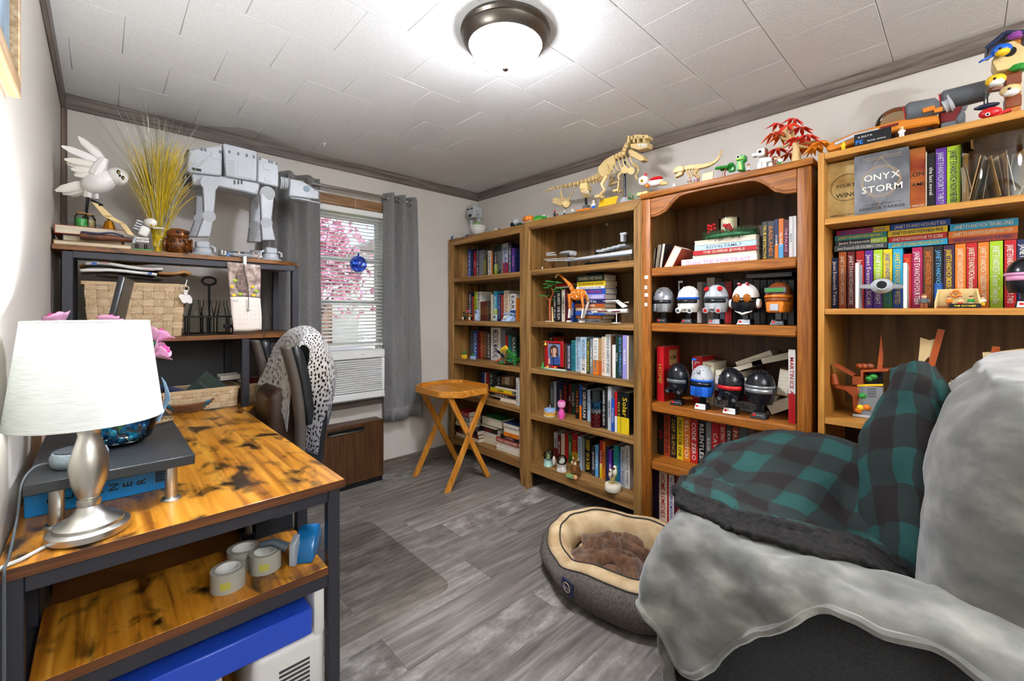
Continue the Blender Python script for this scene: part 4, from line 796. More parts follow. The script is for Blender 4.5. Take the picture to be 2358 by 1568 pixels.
def stack(zm, xs, zbase, spec, where, dep=.15):
    """spec bottom to top: (x0, x1, thickness in metres, colour[/band], letter colour, text, pages_out)"""
    zz = Zm(*zm, 0, xs); z = zbase+.0006; names = [cn(s[3].split('/')[0]) for s in spec]
    for i, s in enumerate(spec):
        x0, x1, th, col, tc, tx, po = s; c1, c2 = (col.split('/')+[None])[:2]
        o = one_book(zz(x0, 0).y, zz(x1, 0).y, z, z+th, xs+(.004*(i % 2)), dep, c1, tc, tx, c2, True, po); z += th
        nb = ('at the bottom under a %s book' % names[1] if i == 0 else 'on top of a %s book' % names[i-1] if i == len(spec)-1 else 'lying between %s and %s books' % (names[i+1], names[i-1]))
        tag(o, fit(cn(c1)+' book', 'page edges outward' if po else tc+' lettering', nb, where), 'book', 'stacked books, '+where)
    return z
ZA, ZB, ZCc, ZD, ZE = (1000, 420, 3.918), (1000, 780, 4.236), (1190, 290, 4.75), (1190, 600, 5.226), (1190, 860, 4.613)
ZG, ZH, ZI, ZK = (1460, 250, 4.02), (1460, 580, 3.92), (1460, 900, 5.06), (1860, 320, 3.733)
W = 'white'; Y = 'yellow'; K = 'black'
# corner bookcase
row(ZA, 2.31, SH1[0], 1.78, [(303, 333, 605, 'blue', W, 'THE FIRST RULE'), (333, 357, 605, 'navy', W, ''), (357, 378, 620, 'red', W, 'SPY'), (378, 403, 600, 'navy', W, 'INTO THE NIGHT'), (403, 447, 610, 'grey', K, ''), (447, 470, 665, 'olive', Y, 'MAIDEN'),
    (470, 483, 650, 'black', W, ''), (483, 513, 615, 'white', K, 'NOBODY'), (513, 528, 620, 'orange', K, ''), (528, 541, 600, 'black', 'red', ''), (541, 568, 570, 'black/lime', W, 'TWISTED'), (568, 585, 570, 'black', W, 'THE LIGHTHOUSE'), (585, 603, 560, 'dark_green', W, 'DARK PLACES'),
    (603, 620, 555, 'grey', K, ''), (620, 665, 550, 'silver/red', 'blue', 'ISLAND'), (665, 700, 550, 'navy', W, 'CRIMSON MOON'), (700, 725, 590, 'purple', 'pink', 'RISING'), (725, 738, 600, 'navy', W, '')], 'corner bookcase top shelf')
row(ZA, 2.30, SH1[1], 1.46, [(308, 340, 995, 'navy', W, 'NORA ROBERTS'), (340, 360, 1030, 'brick', 'cream', ''), (362, 386, 985, 'lime', K, 'PUZZLE'), (386, 414, 985, 'white', K, 'THE PUZZLE'), (415, 434, 1075, 'brown', 'gold', 'ONE'), (434, 453, 1075, 'dark_red', 'gold', 'TWO'), (453, 472, 1070, 'maroon', 'gold', 'THREE'), (472, 491, 1068, 'brown', 'gold', 'FOUR'), (491, 510, 1066, 'charcoal', 'gold', 'FIVE'),
    (510, 527, 1010, 'cream', 'rust', ''), (535, 570, 980, 'cyan/lime', W, 'MALIBU'), (570, 602, 1000, 'navy', 'lilac', 'HARMONY'), (602, 628, 1015, 'brick', Y, ''), (628, 674, 975, 'cream', 'rust', 'THE KITE RUNNER'), (685, 735, 1005, 'white/blue', K, 'EARTH'), (735, 748, 1040, 'orange', W, '')], 'corner bookcase second shelf')
row(ZA, 2.30, SH1[2], 1.10, [(325, 352, 1335, 'slate', W, ''), (352, 388, 1335, 'blue', W, 'OCEAN'), (388, 415, 1340, 'dark_red', 'orange', ''), (415, 445, 1345, 'brick', 'gold', 'DYNASTY'), (445, 475, 1345, 'brown', 'tan', 'ASCENDANT'), (475, 508, 1350, 'charcoal', W, 'SHADOWS'),
    (510, 598, 1310, 'white', 'navy', 'MEDICAL MANUAL'), (598, 640, 1335, 'grey', W, ''), (640, 667, 1380, 'red', W, ''), (668, 695, 1380, 'teal', W, ''), (695, 742, 1380, 'dark_green', W, 'GARDEN')], 'corner bookcase third shelf')
row(ZB, 2.33, SH1[3], .785, [(445, 470, 330, 'navy', W, ''), (470, 488, 325, 'blue', W, ''), (490, 505, 330, 'white', 'red', ''), (505, 530, 330, 'red', W, ''), (535, 575, 330, 'dark_green', W, 'ATLAS'), (575, 608, 345, 'black', W, ''), (610, 650, 365, 'charcoal', W, 'CLASSICS'), (655, 690, 375, 'tan', K, ''), (690, 730, 375, 'cream', K, ''), (730, 770, 380, 'tan', K, '')], 'corner bookcase fourth shelf', .10)
stack(ZB, 2.20, SH1[3], [(640, 806, .022, 'cream', K, '', True), (560, 800, .013, 'white', K, '', True), (520, 800, .020, 'black', W, 'THE WINTER SEA', False), (525, 760, .011, 'orange', W, '', False), (545, 755, .022, 'yellow', K, 'SUMMER', False), (588, 790, .020, 'black', W, 'ROOM', True)], 'corner bookcase fourth shelf', .10)
row(ZB, 2.18, SH1[3], .785, [(797, 820, 382, 'white', K, 'A MEMOIR OF THE SEA')], 'corner bookcase fourth shelf by the stile', .12)
stack(ZB, 2.165, SH1[4], [(210, 430, .030, 'tan', K, '', True), (210, 425, .026, 'dark_red', 'pink', 'THE GUEST', False), (202, 420, .034, 'black', 'red', 'NIGHTFALL', False), (200, 340, .024, 'white', K, '', True), (214, 335, .027, 'tan', K, '', True), (214, 340, .040, 'grey', W, 'VOLUME ONE', False), (232, 335, .040, 'red', W, 'ATLAS', False)], 'corner bookcase bottom shelf beside the window wall', .13)
stack(ZB, 2.22, SH1[4], [(440, 600, .028, 'cream', K, '', True), (440, 640, .030, 'cream', K, '', True), (440, 650, .028, 'white', K, '', True), (450, 612, .036, 'black', 'red', 'HEAT', False), (455, 600, .020, 'tan', K, '', True), (460, 655, .065, 'green', K, '', True)], 'corner bookcase bottom shelf middle pile', .14)
stack(ZB, 2.17, SH1[4], [(602, 824, .028, 'white', K, '', True), (602, 824, .036, 'white', K, '', True), (602, 822, .032, 'brick', W, 'MICHELLE OBAMA BECOMING', False), (642, 822, .026, 'black', 'pink', 'CARMEN', False), (676, 822, .030, 'orange', K, '3-1', False), (670, 822, .036, 'cream', K, '', True), (668, 822, .030, 'navy', K, '', True)], 'corner bookcase bottom shelf pile by the stile', .13)
# dinosaur-topped bookcase
ws = 'dinosaur-topped bookcase '
row(ZD, 2.27, SH2[1], 1.46, [(440, 475, 385, 'charcoal', W, 'DANIEL SILVA'), (475, 538, 370, 'black', W, 'NUMBER ONE GUN'), (540, 580, 350, 'cream', K, 'THE HELP'), (580, 616, 350, 'maroon', 'gold', ''), (650, 690, 500, 'blue', W, 'RISE')], ws+'second shelf')
stack(ZD, 2.27, on(0, 2.27, 1290, 664).z, [(452, 668, .014, 'black', K, '', True), (452, 668, .018, 'red', W, '', False)], ws+'second shelf on upright books', .13)
stack(ZD, 2.21, SH2[1], [(735, 1005, .021, 'grey', K, 'THE GOOD KILLER', False), (705, 1030, .026, 'brown', 'orange', 'DAVID BALDACCI', False), (702, 1055, .025, 'blue', W, 'ISOLA', False), (702, 1055, .022, 'tan', W, 'THE HOUSE OF BABEL', False), (698, 1055, .024, 'rust', W, 'OF BABEL', False), (702, 1060, .027, 'navy', W, 'ORBITAL', False), (715, 1060, .031, 'lilac', W, 'BRANDON SANDERSON', False), (715, 1062, .034, 'blue', 'red', 'NO HEROES', False), (715, 1055, .017, 'white', 'navy', 'THE COLLECTED POEMS', False), (720, 1065, .030, 'yellow', K, 'RECURSION BLAKE CROUCH', False), (716, 1052, .040, 'dark_green', 'cream', 'SONGBIRDS AND SNAKES', False)], ws+'second shelf', .13)
row(ZD, 2.30, SH2[2], 1.10, [(375, 435, 870, 'black', W, 'THE VEIL'), (437, 490, 918, 'red', W, ''), (495, 560, 935, 'brown', 'gold', '')], ws+'third shelf behind the photo frame', .12)
row(ZD, 2.20, SH2[2], 1.10, [(563, 602, 1000, 'brown', 'gold', ''), (602, 656, 1005, 'navy', W, 'DEAN KOONTZ DARK CORNER'), (656, 708, 960, 'teal', 'navy', 'LIFEGUARD'), (708, 766, 920, 'pale_blue', 'slate', 'The Last Song NICHOLAS')], ws+'third shelf centre')
row(ZD, 2.17, SH2[2], 1.10, [(768, 838, 922, 'pale_blue/white', 'slate', 'NICHOLAS SPARKS SEE ME'), (840, 880, 938, 'dark_green', Y, 'THE LUMINOUS DEAD'), (881, 916, 942, 'grey', W, 'THOSE GIRLS'), (918, 980, 930, 'white/orange', 'grey', 'EVERY SUMMER'), (981, 1021, 940, 'tan/rust', K, ''), (1022, 1065, 915, 'cream', 'red', 'Stockholm DEVIL AND DARK'), (1066, 1130, 888, 'white', 'slate', 'PRINCE HARRY SPARE')], ws+'third shelf')
row(ZD, 2.15, SH2[2], 1.10, [(1131, 1148, 910, 'brown', W, ''), (1148, 1189, 1015, 'white', 'grey', ''), (1189, 1219, 912, 'dark_green', W, 'EARTH'), (1220, 1272, 892, 'charcoal', 'sky', 'BRAD THOR ATHENA PROJECT'), (1273, 1325, 898, 'lilac', W, 'RIVERS'), (1326, 1346, 905, 'cream', K, '')], ws+'third shelf by the stile', .14)
row(ZE, 2.31, SH2[3], .79, [(355, 394, 95, 'slate', 'silver', 'GHOST'), (395, 419, 85, 'silver', K, ''), (420, 450, 90, 'navy', W, ''), (451, 486, 85, 'navy', Y, 'LUNAR'), (487, 545, 85, 'black', 'red', 'INDIGO'), (550, 577, 110, 'dark_red', W, 'RED'), (578, 622, 110, 'dark_green', W, 'COLD')], ws+'fourth shelf behind the toys', .11)
row(ZE, 2.24, SH2[3], .79, [(623, 662, 115, 'black', 'orange', 'THE STATE'), (665, 690, 120, 'blue/orange', W, ''), (691, 747, 120, 'charcoal', W, 'J. GRISHAM'), (750, 781, 175, 'pale_blue', 'navy', 'SPARK')], ws+'fourth shelf')
row(ZE, 2.17, SH2[3], .79, [(906, 946, 150, 'black', W, 'CHANGE AND GLORIA'), (947, 965, 160, 'charcoal', W, '')], ws+'fourth shelf beside the gem vase')
row(ZE, 2.15, SH2[3], .79, [(966, 1001, 140, 'silver', K, 'VENETIAN'), (1004, 1037, 270, 'blue', W, 'STARFISH'), (1040, 1066, 195, 'red/white', W, ''), (1068, 1104, 195, 'black/yellow', Y, 'iPod & iTunes'), (1106, 1194, 205, 'black/yellow', Y, 'Solaris 9')], ws+'fourth shelf by the stile', .15)
row(ZE, 2.31, SH2[4], .48, [(395, 433, 625, 'silver/dark_red', K, 'PROOF'), (434, 470, 660, 'dark_red', W, 'MONA'), (471, 509, 640, 'cream', K, ''), (510, 548, 635, 'red', W, ''), (549, 583, 650, 'green', W, 'FOREST'), (585, 647, 640, 'red/yellow', 'orange', 'DUNE')], ws+'bottom shelf behind the globes', .11)
row(ZE, 2.26, SH2[4], .48, [(648, 690, 672, 'pale_blue', 'slate', 'RENDEZVOUS'), (691, 720, 682, 'grey', W, ''), (722, 790, 682, 'black', Y, 'DEEP WATER')], ws+'bottom shelf centre')
row(ZE, 2.24, SH2[4], .48, [(795, 832, 772, 'charcoal', W, 'SHADOW'), (833, 866, 762, 'sky', W, 'PAINT BY'), (867, 880, 752, 'navy', W, ''), (881, 908, 712, 'red/yellow', W, 'THE NEW DIET'), (909, 941, 722, 'orange', K, 'Super Foods')], ws+'bottom shelf')
row(ZE, 2.22, SH2[4], .48, [(946, 975, 782, 'navy', W, ''), (976, 1006, 812, 'purple', W, 'TEA'), (1028, 1085, 768, 'teal', W, ''), (1086, 1101, 832, 'blue', W, ''), (1102, 1147, 782, 'silver', 'slate', 'NICHOLAS SPARKS'), (1149, 1201, 768, 'white', 'slate', 'DANIELLE STEEL WINNERS')], ws+'bottom shelf behind the ceramic owls')
# honey oak bookcase
wa = 'arched bookcase '
stack(ZG, 2.17, SH3[0], [(437, 1138, .040, 'white', 'pink', 'Diana THE PORTRAIT', False), (535, 1130, .017, 'white', K, '', True), (546, 1135, .022, 'red', 'cream', 'THE QUEENS JEWELS', False), (556, 1130, .025, 'pale_blue', 'slate', 'ROYAL FAMILY', False), (556, 1130, .025, 'cream', K, '', True)], wa+'top shelf', .22)
row(ZG, 2.20, SH3[0], 1.79, [(1187, 1235, 1045, 'black', Y, 'TRUE DETECTIVE'), (1236, 1300, 1040, 'charcoal', 'orange', 'BADLANDS'), (1301, 1337, 1022, 'navy/orange', W, 'STORM'), (1338, 1384, 1018, 'orange/sky', W, 'ISLAND'), (1385, 1432, 1028, 'maroon', 'pink', 'THE PALACE')], wa+'top shelf')
row(ZG, 2.18, SH3[0], 1.79, [(1434, 1472, 998, 'white', 'grey', 'BRIDE'), (1473, 1503, 993, 'white', 'grey', '')], wa+'top shelf by the stile')
row(ZH, 2.32, SH3[1], 1.40, [(570, 612, 272, 'white', K, ''), (613, 652, 282, 'grey', W, ''), (656, 726, 218, 'white', 'red', 'MATCH'), (745, 818, 272, 'slate', 'red', ''), (820, 882, 268, 'red', W, '')]+[(892+62*i, 892+62*i+56, 252, 'black', W, '') for i in range(9)], wa+'second shelf behind the helmets', .10)
ho, hl, hr = row(ZH, 2.15, SH3[2], 1.10, [(205, 270, 855, 'red', 'gold', 'HOME')], wa+'third shelf, the tall wide one', .18)[0]
part(ho, 'cover_panel', cm('tan'), lambda b: b.box(2.21, 2.30, hr-.0006, hr+.001, .93, 1.01)); text(ho, 'HOME', (2.255, hr-.001, .97), (1, 0, 0), (0, 0, 1), .075, .022, mat('foil_black', PAL['black'], .4))
row(ZH, 2.24, SH3[2], 1.10, [(530, 612, 945, 'red', W, 'LYNETTE'), (618, 722, 995, 'cream', 'olive', 'GONE WITH THE WIND')], wa+'third shelf', .16)
zt = stack(ZH, 2.23, SH3[2], [(726, 1140, .045, 'silver', 'slate', 'MARTIN DANCE DRAGONS', False), (726, 1240, .036, 'dark_red', W, '', False), (726, 1215, .030, 'white', K, '', True), (728, 1130, .042, 'white', 'tan', 'DIANA GABALDON', False), (730, 960, .030, 'cream', K, '', True)], wa+'third shelf', .17)
row(ZH, 2.13, SH3[2], 1.10, [(1392, 1458, 882, 'white/red', 'red', 'MARTIN ICE AND FIRE')], wa+'third shelf, the tallest by the stile', .17)
rw = [('black', 'red', 'JOE'), ('brick', K, 'DOGS OF WAR'), ('black', 'gold', 'DEEP SILENCE'), ('yellow', K, 'PREDATOR ONE'), ('orange', W, 'KILL SWITCH'), ('red', W, 'CODE ZERO'), ('black', W, 'RELENTLESS'), ('grey', W, 'RAGE'), ('red', W, 'CAVE 13'), ('red', W, 'EXTINCTION MACHINE'), ('charcoal', W, 'DEAD OF NIGHT'), ('brick', W, 'PATIENT ZERO'), ('slate', 'lime', 'BLISS'), ('brown', 'orange', 'NEED'), ('maroon', 'red', 'FALL'), ('red', W, 'LOST'), ('dark_red', W, 'HOME'), ('cream', K, '')]
xs_ = [285, 348, 424, 500, 577, 657, 745, 838, 903, 995, 1076, 1143, 1226, 1328, 1420, 1500, 1546, 1602, 1700]; ys_ = [280, 285, 300, 305, 315, 335, 350, 365, 375, 390, 405, 430, 435, 450, 475, 500, 510, 500]
row(ZI, 2.20, SH3[3], .69, [(xs_[i], xs_[i+1]-3, ys_[i])+rw[i] for i in range(18)], wa+'fourth shelf', .14)
row(ZI, 2.16, SH3[4], .39, [(207, 285, 920, 'plum', W, ''), (292, 385, 935, 'cream', 'red', 'HOME REMEDIES'), (387, 404, 960, 'red', W, ''), (405, 466, 975, 'white', 'blue', 'NUTRITION ALMANAC'), (468, 500, 985, 'maroon', W, ''), (502, 560, 985, 'brick', W, '')], wa+'bottom shelf', .17)
# loose tilted books
def tilted(label, c, size, rx, rz, ry, col, cat='book'):
    t = thing('book', label, cat, c); c = V(c); M = Matrix.Translation(c) @ Matrix.Rotation(rz, 4, 'Z') @ Matrix.Rotation(ry, 4, 'Y') @ Matrix.Rotation(rx, 4, 'X'); a, b2, h = [q/2 for q in size]
    part(t, 'cover', cm(col), lambda b: (b.box(-a, a, -b2, b2, -h, -h+.002, M), b.box(-a, a, -b2, b2, h-.002, h, M), b.box(a-.003, a, -b2, b2, -h+.002, h-.002, M)))
    part(t, 'pages', pgm, lambda b: b.box(-a+.001, a-.0032, -b2+.002, b2-.002, -h+.0022, h-.0022, M))
g = Zm(*ZG, 0, 2.17)
def lean(label, zx0, zx1, ytop, xs, dep, tilt, col, th, h):
    a = g(zx0, ytop); c = V((xs+dep/2, a.y-th/2, SH3[0]))
    t = thing('book', label, 'book', c); M = Matrix.Translation(c+V((0, th/2, .001))) @ Matrix.Rotation(tilt, 4, 'X')
    part(t, 'cover', cm(col), lambda b: (b.box(-dep/2, dep/2, -th, -th+.002, 0, h, M), b.box(-dep/2, dep/2, -.002, 0, 0, h, M), b.box(dep/2-.003, dep/2, -th+.002, -.002, 0, h, M)))
    part(t, 'pages', pgm, lambda b: b.box(-dep/2+.002, dep/2-.0032, -th+.0022, -.0022, .002, h-.002, M))
lean('white-paged dark book leaning by the stile, arched bookcase top shelf', 168, 190, 1245, 2.17, .14, .10, 'charcoal', .012, .118)
lean('white-paged book leaning second from the stile, arched bookcase top shelf', 196, 235, 1215, 2.17, .14, .12, 'white', .018, .135)
lean('pale thick-paged book leaning third from the stile, arched bookcase top shelf', 232, 285, 1205, 2.165, .15, .16, 'charcoal', .017, .138)
lean('brick red hardback leaning far over beside the white book pile', 275, 430, 1210, 2.16, .15, .50, 'brick', .045, .135)
h_ = Zm(*ZH, 0, 2.22)
tilted('black paperback tilted on the pile, page edge outward, lowest of the slide', h_(1000, 1035)+V((.07, 0, 0)), (.12, .155, .026), -.38, 0, 0, 'black')
tilted('black paperback tilted on the pile, middle of the slide', h_(1065, 995)+V((.08, 0, .012)), (.12, .17, .034), -.42, 0, 0, 'black')
tilted('black framed-cover paperback tilted at the top of the slide', h_(1225, 995)+V((.07, 0, .012)), (.12, .17, .032), -.30, 0, 0, 'black')
tilted('fat paperback standing on end behind the dark helmet, pages outward', h_(1345, 1180)+V((.06, 0, 0)), (.11, .045, .12), .12, 0, 0, 'tan')
tilted('fat paperback slumped on the shelf behind the dark helmet', h_(1305, 1395)+V((.05, 0, .0)), (.11, .09, .045), -.5, 0, 0, 'cream')
# light oak bookcase
wo = 'light oak bookcase '
def cover_book(label, zx0, zx1, y0, y1, xf, th, m, lines, spine=None):
    k = Zm(*ZK, 0, xf); a, b2 = k(zx0, y0), k(zx1, y1); zt_ = max(k(zx0, y0).z, k(zx1, y0).z)*.5+min(k(zx0, y0).z, k(zx1, y0).z)*.5; zt_ = min(zt_, H4-.032)
    z0 = SH4[0]+.0006; yl, yr = a.y, b2.y; c = V((xf+th/2, (yl+yr)/2, z0)); t = thing('book', label, 'book', c)
    part(t, 'cover', m, lambda b: (b.box(xf, xf+.003, yr, yl, z0, zt_), b.box(xf+th-.003, xf+th, yr, yl, z0, zt_), b.box(xf+.003, xf+th-.003, yl-.003, yl, z0, zt_)), bev=.0006)
    part(t, 'pages', pgm, lambda b: b.box(xf+.0032, xf+th-.0032, yr+.003, yl-.0032, z0+.002, zt_-.003))
    for s, u, v, wf, hf, tm_ in lines: text(t, s, (xf-.001, yl+(yr-yl)*u, z0+(zt_-z0)*v), (0, -1, 0), (0, 0, 1), (yl-yr)*wf, (zt_-z0)*hf, tm_, stretch=False)
    return t, yl, yr, z0, zt_, xf
gold = noisy('gold_foil_cover', [(.35, '#b08a48'), (.65, '#e0c486')], (10, 10, 10), .3, metal=.3); silv = noisy('silver_foil_cover', [(.35, '#5a5b60'), (.65, '#96979c')], (9, 9, 7), .3, metal=.3)
wink, kink = mat('white_foil', '#e8e4da', .3), mat('dark_foil', '#241d12', .4); gink = mat('gold_ink', '#c9a878', .4)
def diamond(p, m):
    t, yl, yr, z0, z1, xf = p; cy, cz = (yl+yr)/2, (z0+z1)/2+.005; s = (z1-z0)*.40
    part(t, 'emblem_line', m, lambda b: b.tube([(xf-.0006, cy+s*.62*cos(a*pi/2+pi/2), cz+s*sin(a*pi/2+pi/2)) for a in range(5)], .0008, 4))
    for r_ in (.46, .43): part(t, 'emblem_ring', m, lambda b: b.tube([(xf-.0006, cy+s*r_*1.35*cos(a*pi/16), cz+s*r_*1.35*sin(a*pi/16)) for a in range(33)], .0006, 4))
p = cover_book('gold foil hardback facing out behind the silver one, '+wo+'top shelf', 165, 470, 190, 680, 2.085, .04, gold, [('FOURTH', .60, .58, .62, .12, kink), ('WING', .56, .42, .60, .16, kink), ('REBECCA YARROS', .5, .08, .8, .05, kink)])
t_, yl, yr, z0, z1, xf = p
for r_ in (.052, .049): part(t_, 'emblem_ring', kink, lambda b: b.tube([(xf-.0006, (yl+yr)/2-.008+r_*cos(a*pi/16), (z0+z1)/2+.01+r_*sin(a*pi/16)) for a in range(33)], .0005, 4))
p = cover_book('silver grey hardback with white capitals facing out, '+wo+'top shelf', 400, 870, 110, 655, 2.042, .04, silv, [('ONYX', .52, .60, .66, .15, wink), ('STORM', .52, .41, .74, .15, wink), ('REBECCA YARROS', .52, .09, .82, .055, kink), ('A NEW YORK TIMES BESTSELLING AUTHOR', .52, .155, .7, .02, kink), ('Suspenseful sexy and with incredibly entertaining storytelling', .52, .93, .7, .018, gink), ('the first in a series is everything romance fans could want', .52, .895, .7, .018, gink)]); diamond(p, gink)
p = cover_book('bronze and red hardback half hidden behind the silver one, '+wo+'top shelf', 700, 1010, 95, 590, 2.088, .036, noisy('bronze_flame_cover', [(.3, '#7a1a14'), (.5, '#b3602a'), (.7, '#dcae66')], (5, 5, 9), .3, metal=.25), [('IRON', .72, .58, .5, .12, kink), ('FLAME', .72, .42, .55, .12, kink), ('YARROS', .76, .08, .4, .05, wink)])
row(ZK, 2.10, SH4[0], H4-.028, [(1012, 1026, 110, 'cream', K, ''), (1030, 1094, 120, 'black', W, 'the last novel'), (1098, 1193, 78, 'purple', 'silver', 'JANET EVANOVICH DIRTY THIRTY'), (1196, 1314, 58, 'lime', 'navy', 'JANET EVANOVICH NON NEVER')], wo+'top shelf', .15)
JE = 'JANET EVANOVICH '
sp = [(207, 262, 1022, 'navy', W, 'Janet Evanovich Twelve'), (266, 332, 972, 'rust', 'cream', JE+'WICKED CHARMS'), (341, 408, 967, 'dark_red', W, JE+'HARDCORE'), (416, 487, 962, 'red', W, 'Janet Evanovich'), (491, 560, 957, 'purple', 'cream', 'Janet Evanovich SCAM'), (565, 645, 952, 'lime/purple', W, JE+'FIGHT'),
      (648, 727, 947, 'yellow/green', 'blue', JE+'SEVEN ON TOP'), (731, 818, 942, 'cyan/blue', Y, JE+'TWISTED'), (821, 894, 987, 'red', 'orange', JE), (896, 988, 932, 'magenta', W, JE+'FOURTEEN'), (991, 1083, 927, 'brown', 'orange', JE+'FINGER LICKIN FIFTEEN'), (1086, 1164, 917, 'black/blue', 'sky', JE+'SIZZLING'), (1167, 1262, 912, 'plum', Y, JE+'SMOKIN SEVENTEEN'),
      (1266, 1360, 902, 'orange', 'cream', JE+'EXPLOSIVE EIGHTEEN'), (1362, 1459, 892, 'red', 'cream', JE+'Notorious Nineteen'), (1462, 1560, 887, 'orange', 'cream', JE+'TAKEDOWN TWENTY'), (1564, 1680, 877, 'lime', W, JE+'Top Secret Twenty-One'), (1689, 1795, 867, 'red', W, JE+'TRICKY TWENTY-TWO'), (1798, 1905, 862, 'navy', W, JE+'TURBO'), (1908, 2010, 860, 'white', 'red', JE)]
row(ZK, 2.15, SH4[1], 1.54, sp, wo+'second shelf', .15)
kk = Zm(*ZK, 0, 2.15)
def top_of(x, y): return kk(x, y).z
stack(ZK, 2.155, top_of(300, 970)+.003, [(226, 684, .022, 'slate', W, 'Janet Evanovich LEE GOLDBERG CHASE', False), (232, 682, .020, 'charcoal/lime', W, 'Janet Evanovich HEIST', False), (232, 680, .021, 'teal', Y, JE+'MONEY', False), (242, 705, .021, 'magenta/yellow', 'blue', JE+'TWO FOR', False)], wo+'second shelf on the dark spines', .13)
stack(ZK, 2.155, top_of(800, 940)+.003, [(690, 1204, .021, 'cyan', Y, JE+'DEADLY', False), (692, 1199, .022, 'red', 'cream', JE+'FOUR TO SCORE', False), (688, 1204, .023, 'yellow', 'navy', JE+'HIGH FIVE', False), (710, 1228, .024, 'blue', 'cream', JE+'HOT SIX', False)], wo+'second shelf on the middle spines', .13)
stack(ZK, 2.155, top_of(1640, 877)+.003, [(1210, 1806, .021, 'brick', 'navy', JE+'TO THE NINES', False), (1207, 1810, .023, 'orange', 'cream', JE+'ELEVEN ON TOP', False), (1220, 1814, .025, 'cyan', W, JE+'TEN BIG ONES', False)], wo+'second shelf on the bright spines', .13)
# ================================================================ TOYS AND ORNAMENTS ON THE BOOKCASES
tanp = mat('tan_brick_plastic', '#d9bd82', .35); tand = mat('dark_tan_plastic', '#b3925a', .4); wht = mat('white_brick_plastic', '#e9e6df', .3); lg = mat('light_grey_plastic', '#b3b6b8', .33); dg_ = mat('dark_grey_plastic', '#5c6064', .35); blk = mat('black_brick_plastic', '#15161a', .25)
grn = mat('bright_green_plastic', '#2b8a34', .35); ora = mat('orange_brick_plastic', '#d8761c', .35); redp = mat('red_brick_plastic', '#c01a1e', .3); yel = mat('yellow_brick_plastic', '#efc021', .3); brn = mat('brown_brick_plastic', '#7a3d1a', .35); lbl = mat('light_blue_plastic', '#a8c4e4', .35); blu2 = mat('blue_brick_plastic', '#1e5fc4', .28)
skinm = mat('minifig_skin', '#e2b48c', .4)
def minifig(c, h, tor, leg, hd, label, face=None, arm=None):
    """small blocky toy figure: legs, hips, tapered body, arms, round head"""
    c = V(c); t = thing('toy_figure', label, 'toy figure', c); w_ = h*.38; d = V((0, -1, 0)); X = V((1, 0, 0))
    for s in (1, -1): part(t, 'leg', leg, lambda b: b.cbox(c+V((0, s*w_*.26, h*.17)), (w_*.5, w_*.46, h*.34)), bev=h*.02)
    part(t, 'torso', tor, lambda b: b.prism([c+V((-w_*.25, w_*.5, h*.35)), c+V((-w_*.25, -w_*.5, h*.35)), c+V((-w_*.25, -w_*.36, h*.68)), c+V((-w_*.25, w_*.36, h*.68))], (w_*.5, 0, 0)), bev=h*.02)
    for s in (1, -1): part(t, 'arm', arm or tor, lambda b: b.tube([c+V((0, s*w_*.42, h*.64)), c+V((-w_*.1, s*w_*.62, h*.5)), c+V((-w_*.4, s*w_*.6, h*.4))], h*.06, 6))
    part(t, 'head', hd, lambda b: b.lathe([(0, c.z+h*.68), (h*.11, c.z+h*.69), (h*.135, c.z+h*.73), (h*.135, c.z+h*.88), (h*.1, c.z+h*.93), (h*.06, c.z+h*.94), (h*.06, c.z+h), (0, c.z+h)], (c.x, c.y, 0), 12))
    if face: part(t, 'hair', face, lambda b: b.sph(c+V((.01*h, 0, h*.9)), (h*.16, h*.16, h*.12), 10, 6, None, -.3, 1))
    return t
def plaque(c, w_, h, m, label, lines=(), tilt=.25):
    c = V(c); t = thing('display_plaque', label, 'plaque', c)
    part(t, 'plate', m, lambda b: b.prism([c+V((0, w_/2, 0)), c+V((0, -w_/2, 0)), c+V((h*tilt, -w_/2, h)), c+V((h*tilt, w_/2, h))], (.005, 0, 0)), bev=.0006)
    yd = V((tilt, 0, 1)).normalized()
    for s, u, v, wf, hf, tm_ in lines: text(t, s, c+V((h*v*tilt-.0008, w_/2-w_*u, h*v)), (0, -1, 0), yd, w_*wf, h*hf, tm_, 'lettering', False)
    return t
def ball_tool(b, pts, r, n=8): return b.tube(pts, r, n)
# ---- top of the corner bookcase
zA = lambda x, y, X=2.25: Zm(*ZA, 0, X)(x, y); T1 = 1.8265
c = zA(365, 430, 2.33); c.z = T1; t = thing('walker_robot', 'grey two-legged brick-built robot standing in the corner on the bookcase', 'toy robot', c)
part(t, 'cabin', lg, lambda b: b.cbox(c+V((0, 0, .245)), (.10, .10, .105)), bev=.012); part(t, 'roof_hatch', lg, lambda b: b.lathe([(0, c.z+.297), (.022, c.z+.297), (.022, c.z+.31), (.014, c.z+.318), (0, c.z+.318)], (c.x, c.y, 0), 14))
for s in (1, -1):
    part(t, 'leg', lg, lambda b: b.tube([c+V((0, s*.05, .19)), c+V((.02, s*.062, .10)), c+V((-.01, s*.06, .02))], [.016, .013, .012], 8)); part(t, 'foot', dg_, lambda b: b.cbox(c+V((-.015, s*.06, .008)), (.07, .035, .015)), bev=.003)
    part(t, 'side_pod', lg, lambda b: b.cyl(c+V((-.01, s*.055, .23)), c+V((-.01, s*.085, .23)), .022, .016)); part(t, 'window_slit', blk, lambda b: b.cbox(c+V((-.051, s*.024, .268)), (.004, .028, .010)))
part(t, 'front_grille', blk, lambda b: b.cbox(c+V((-.052, 0, .212)), (.006, .034, .022)), bev=.002)
c = zA(392, 440, 2.20); c.z = T1; t = thing('round_pod', 'white round toy pod with a green top on the corner bookcase', 'toy', c)
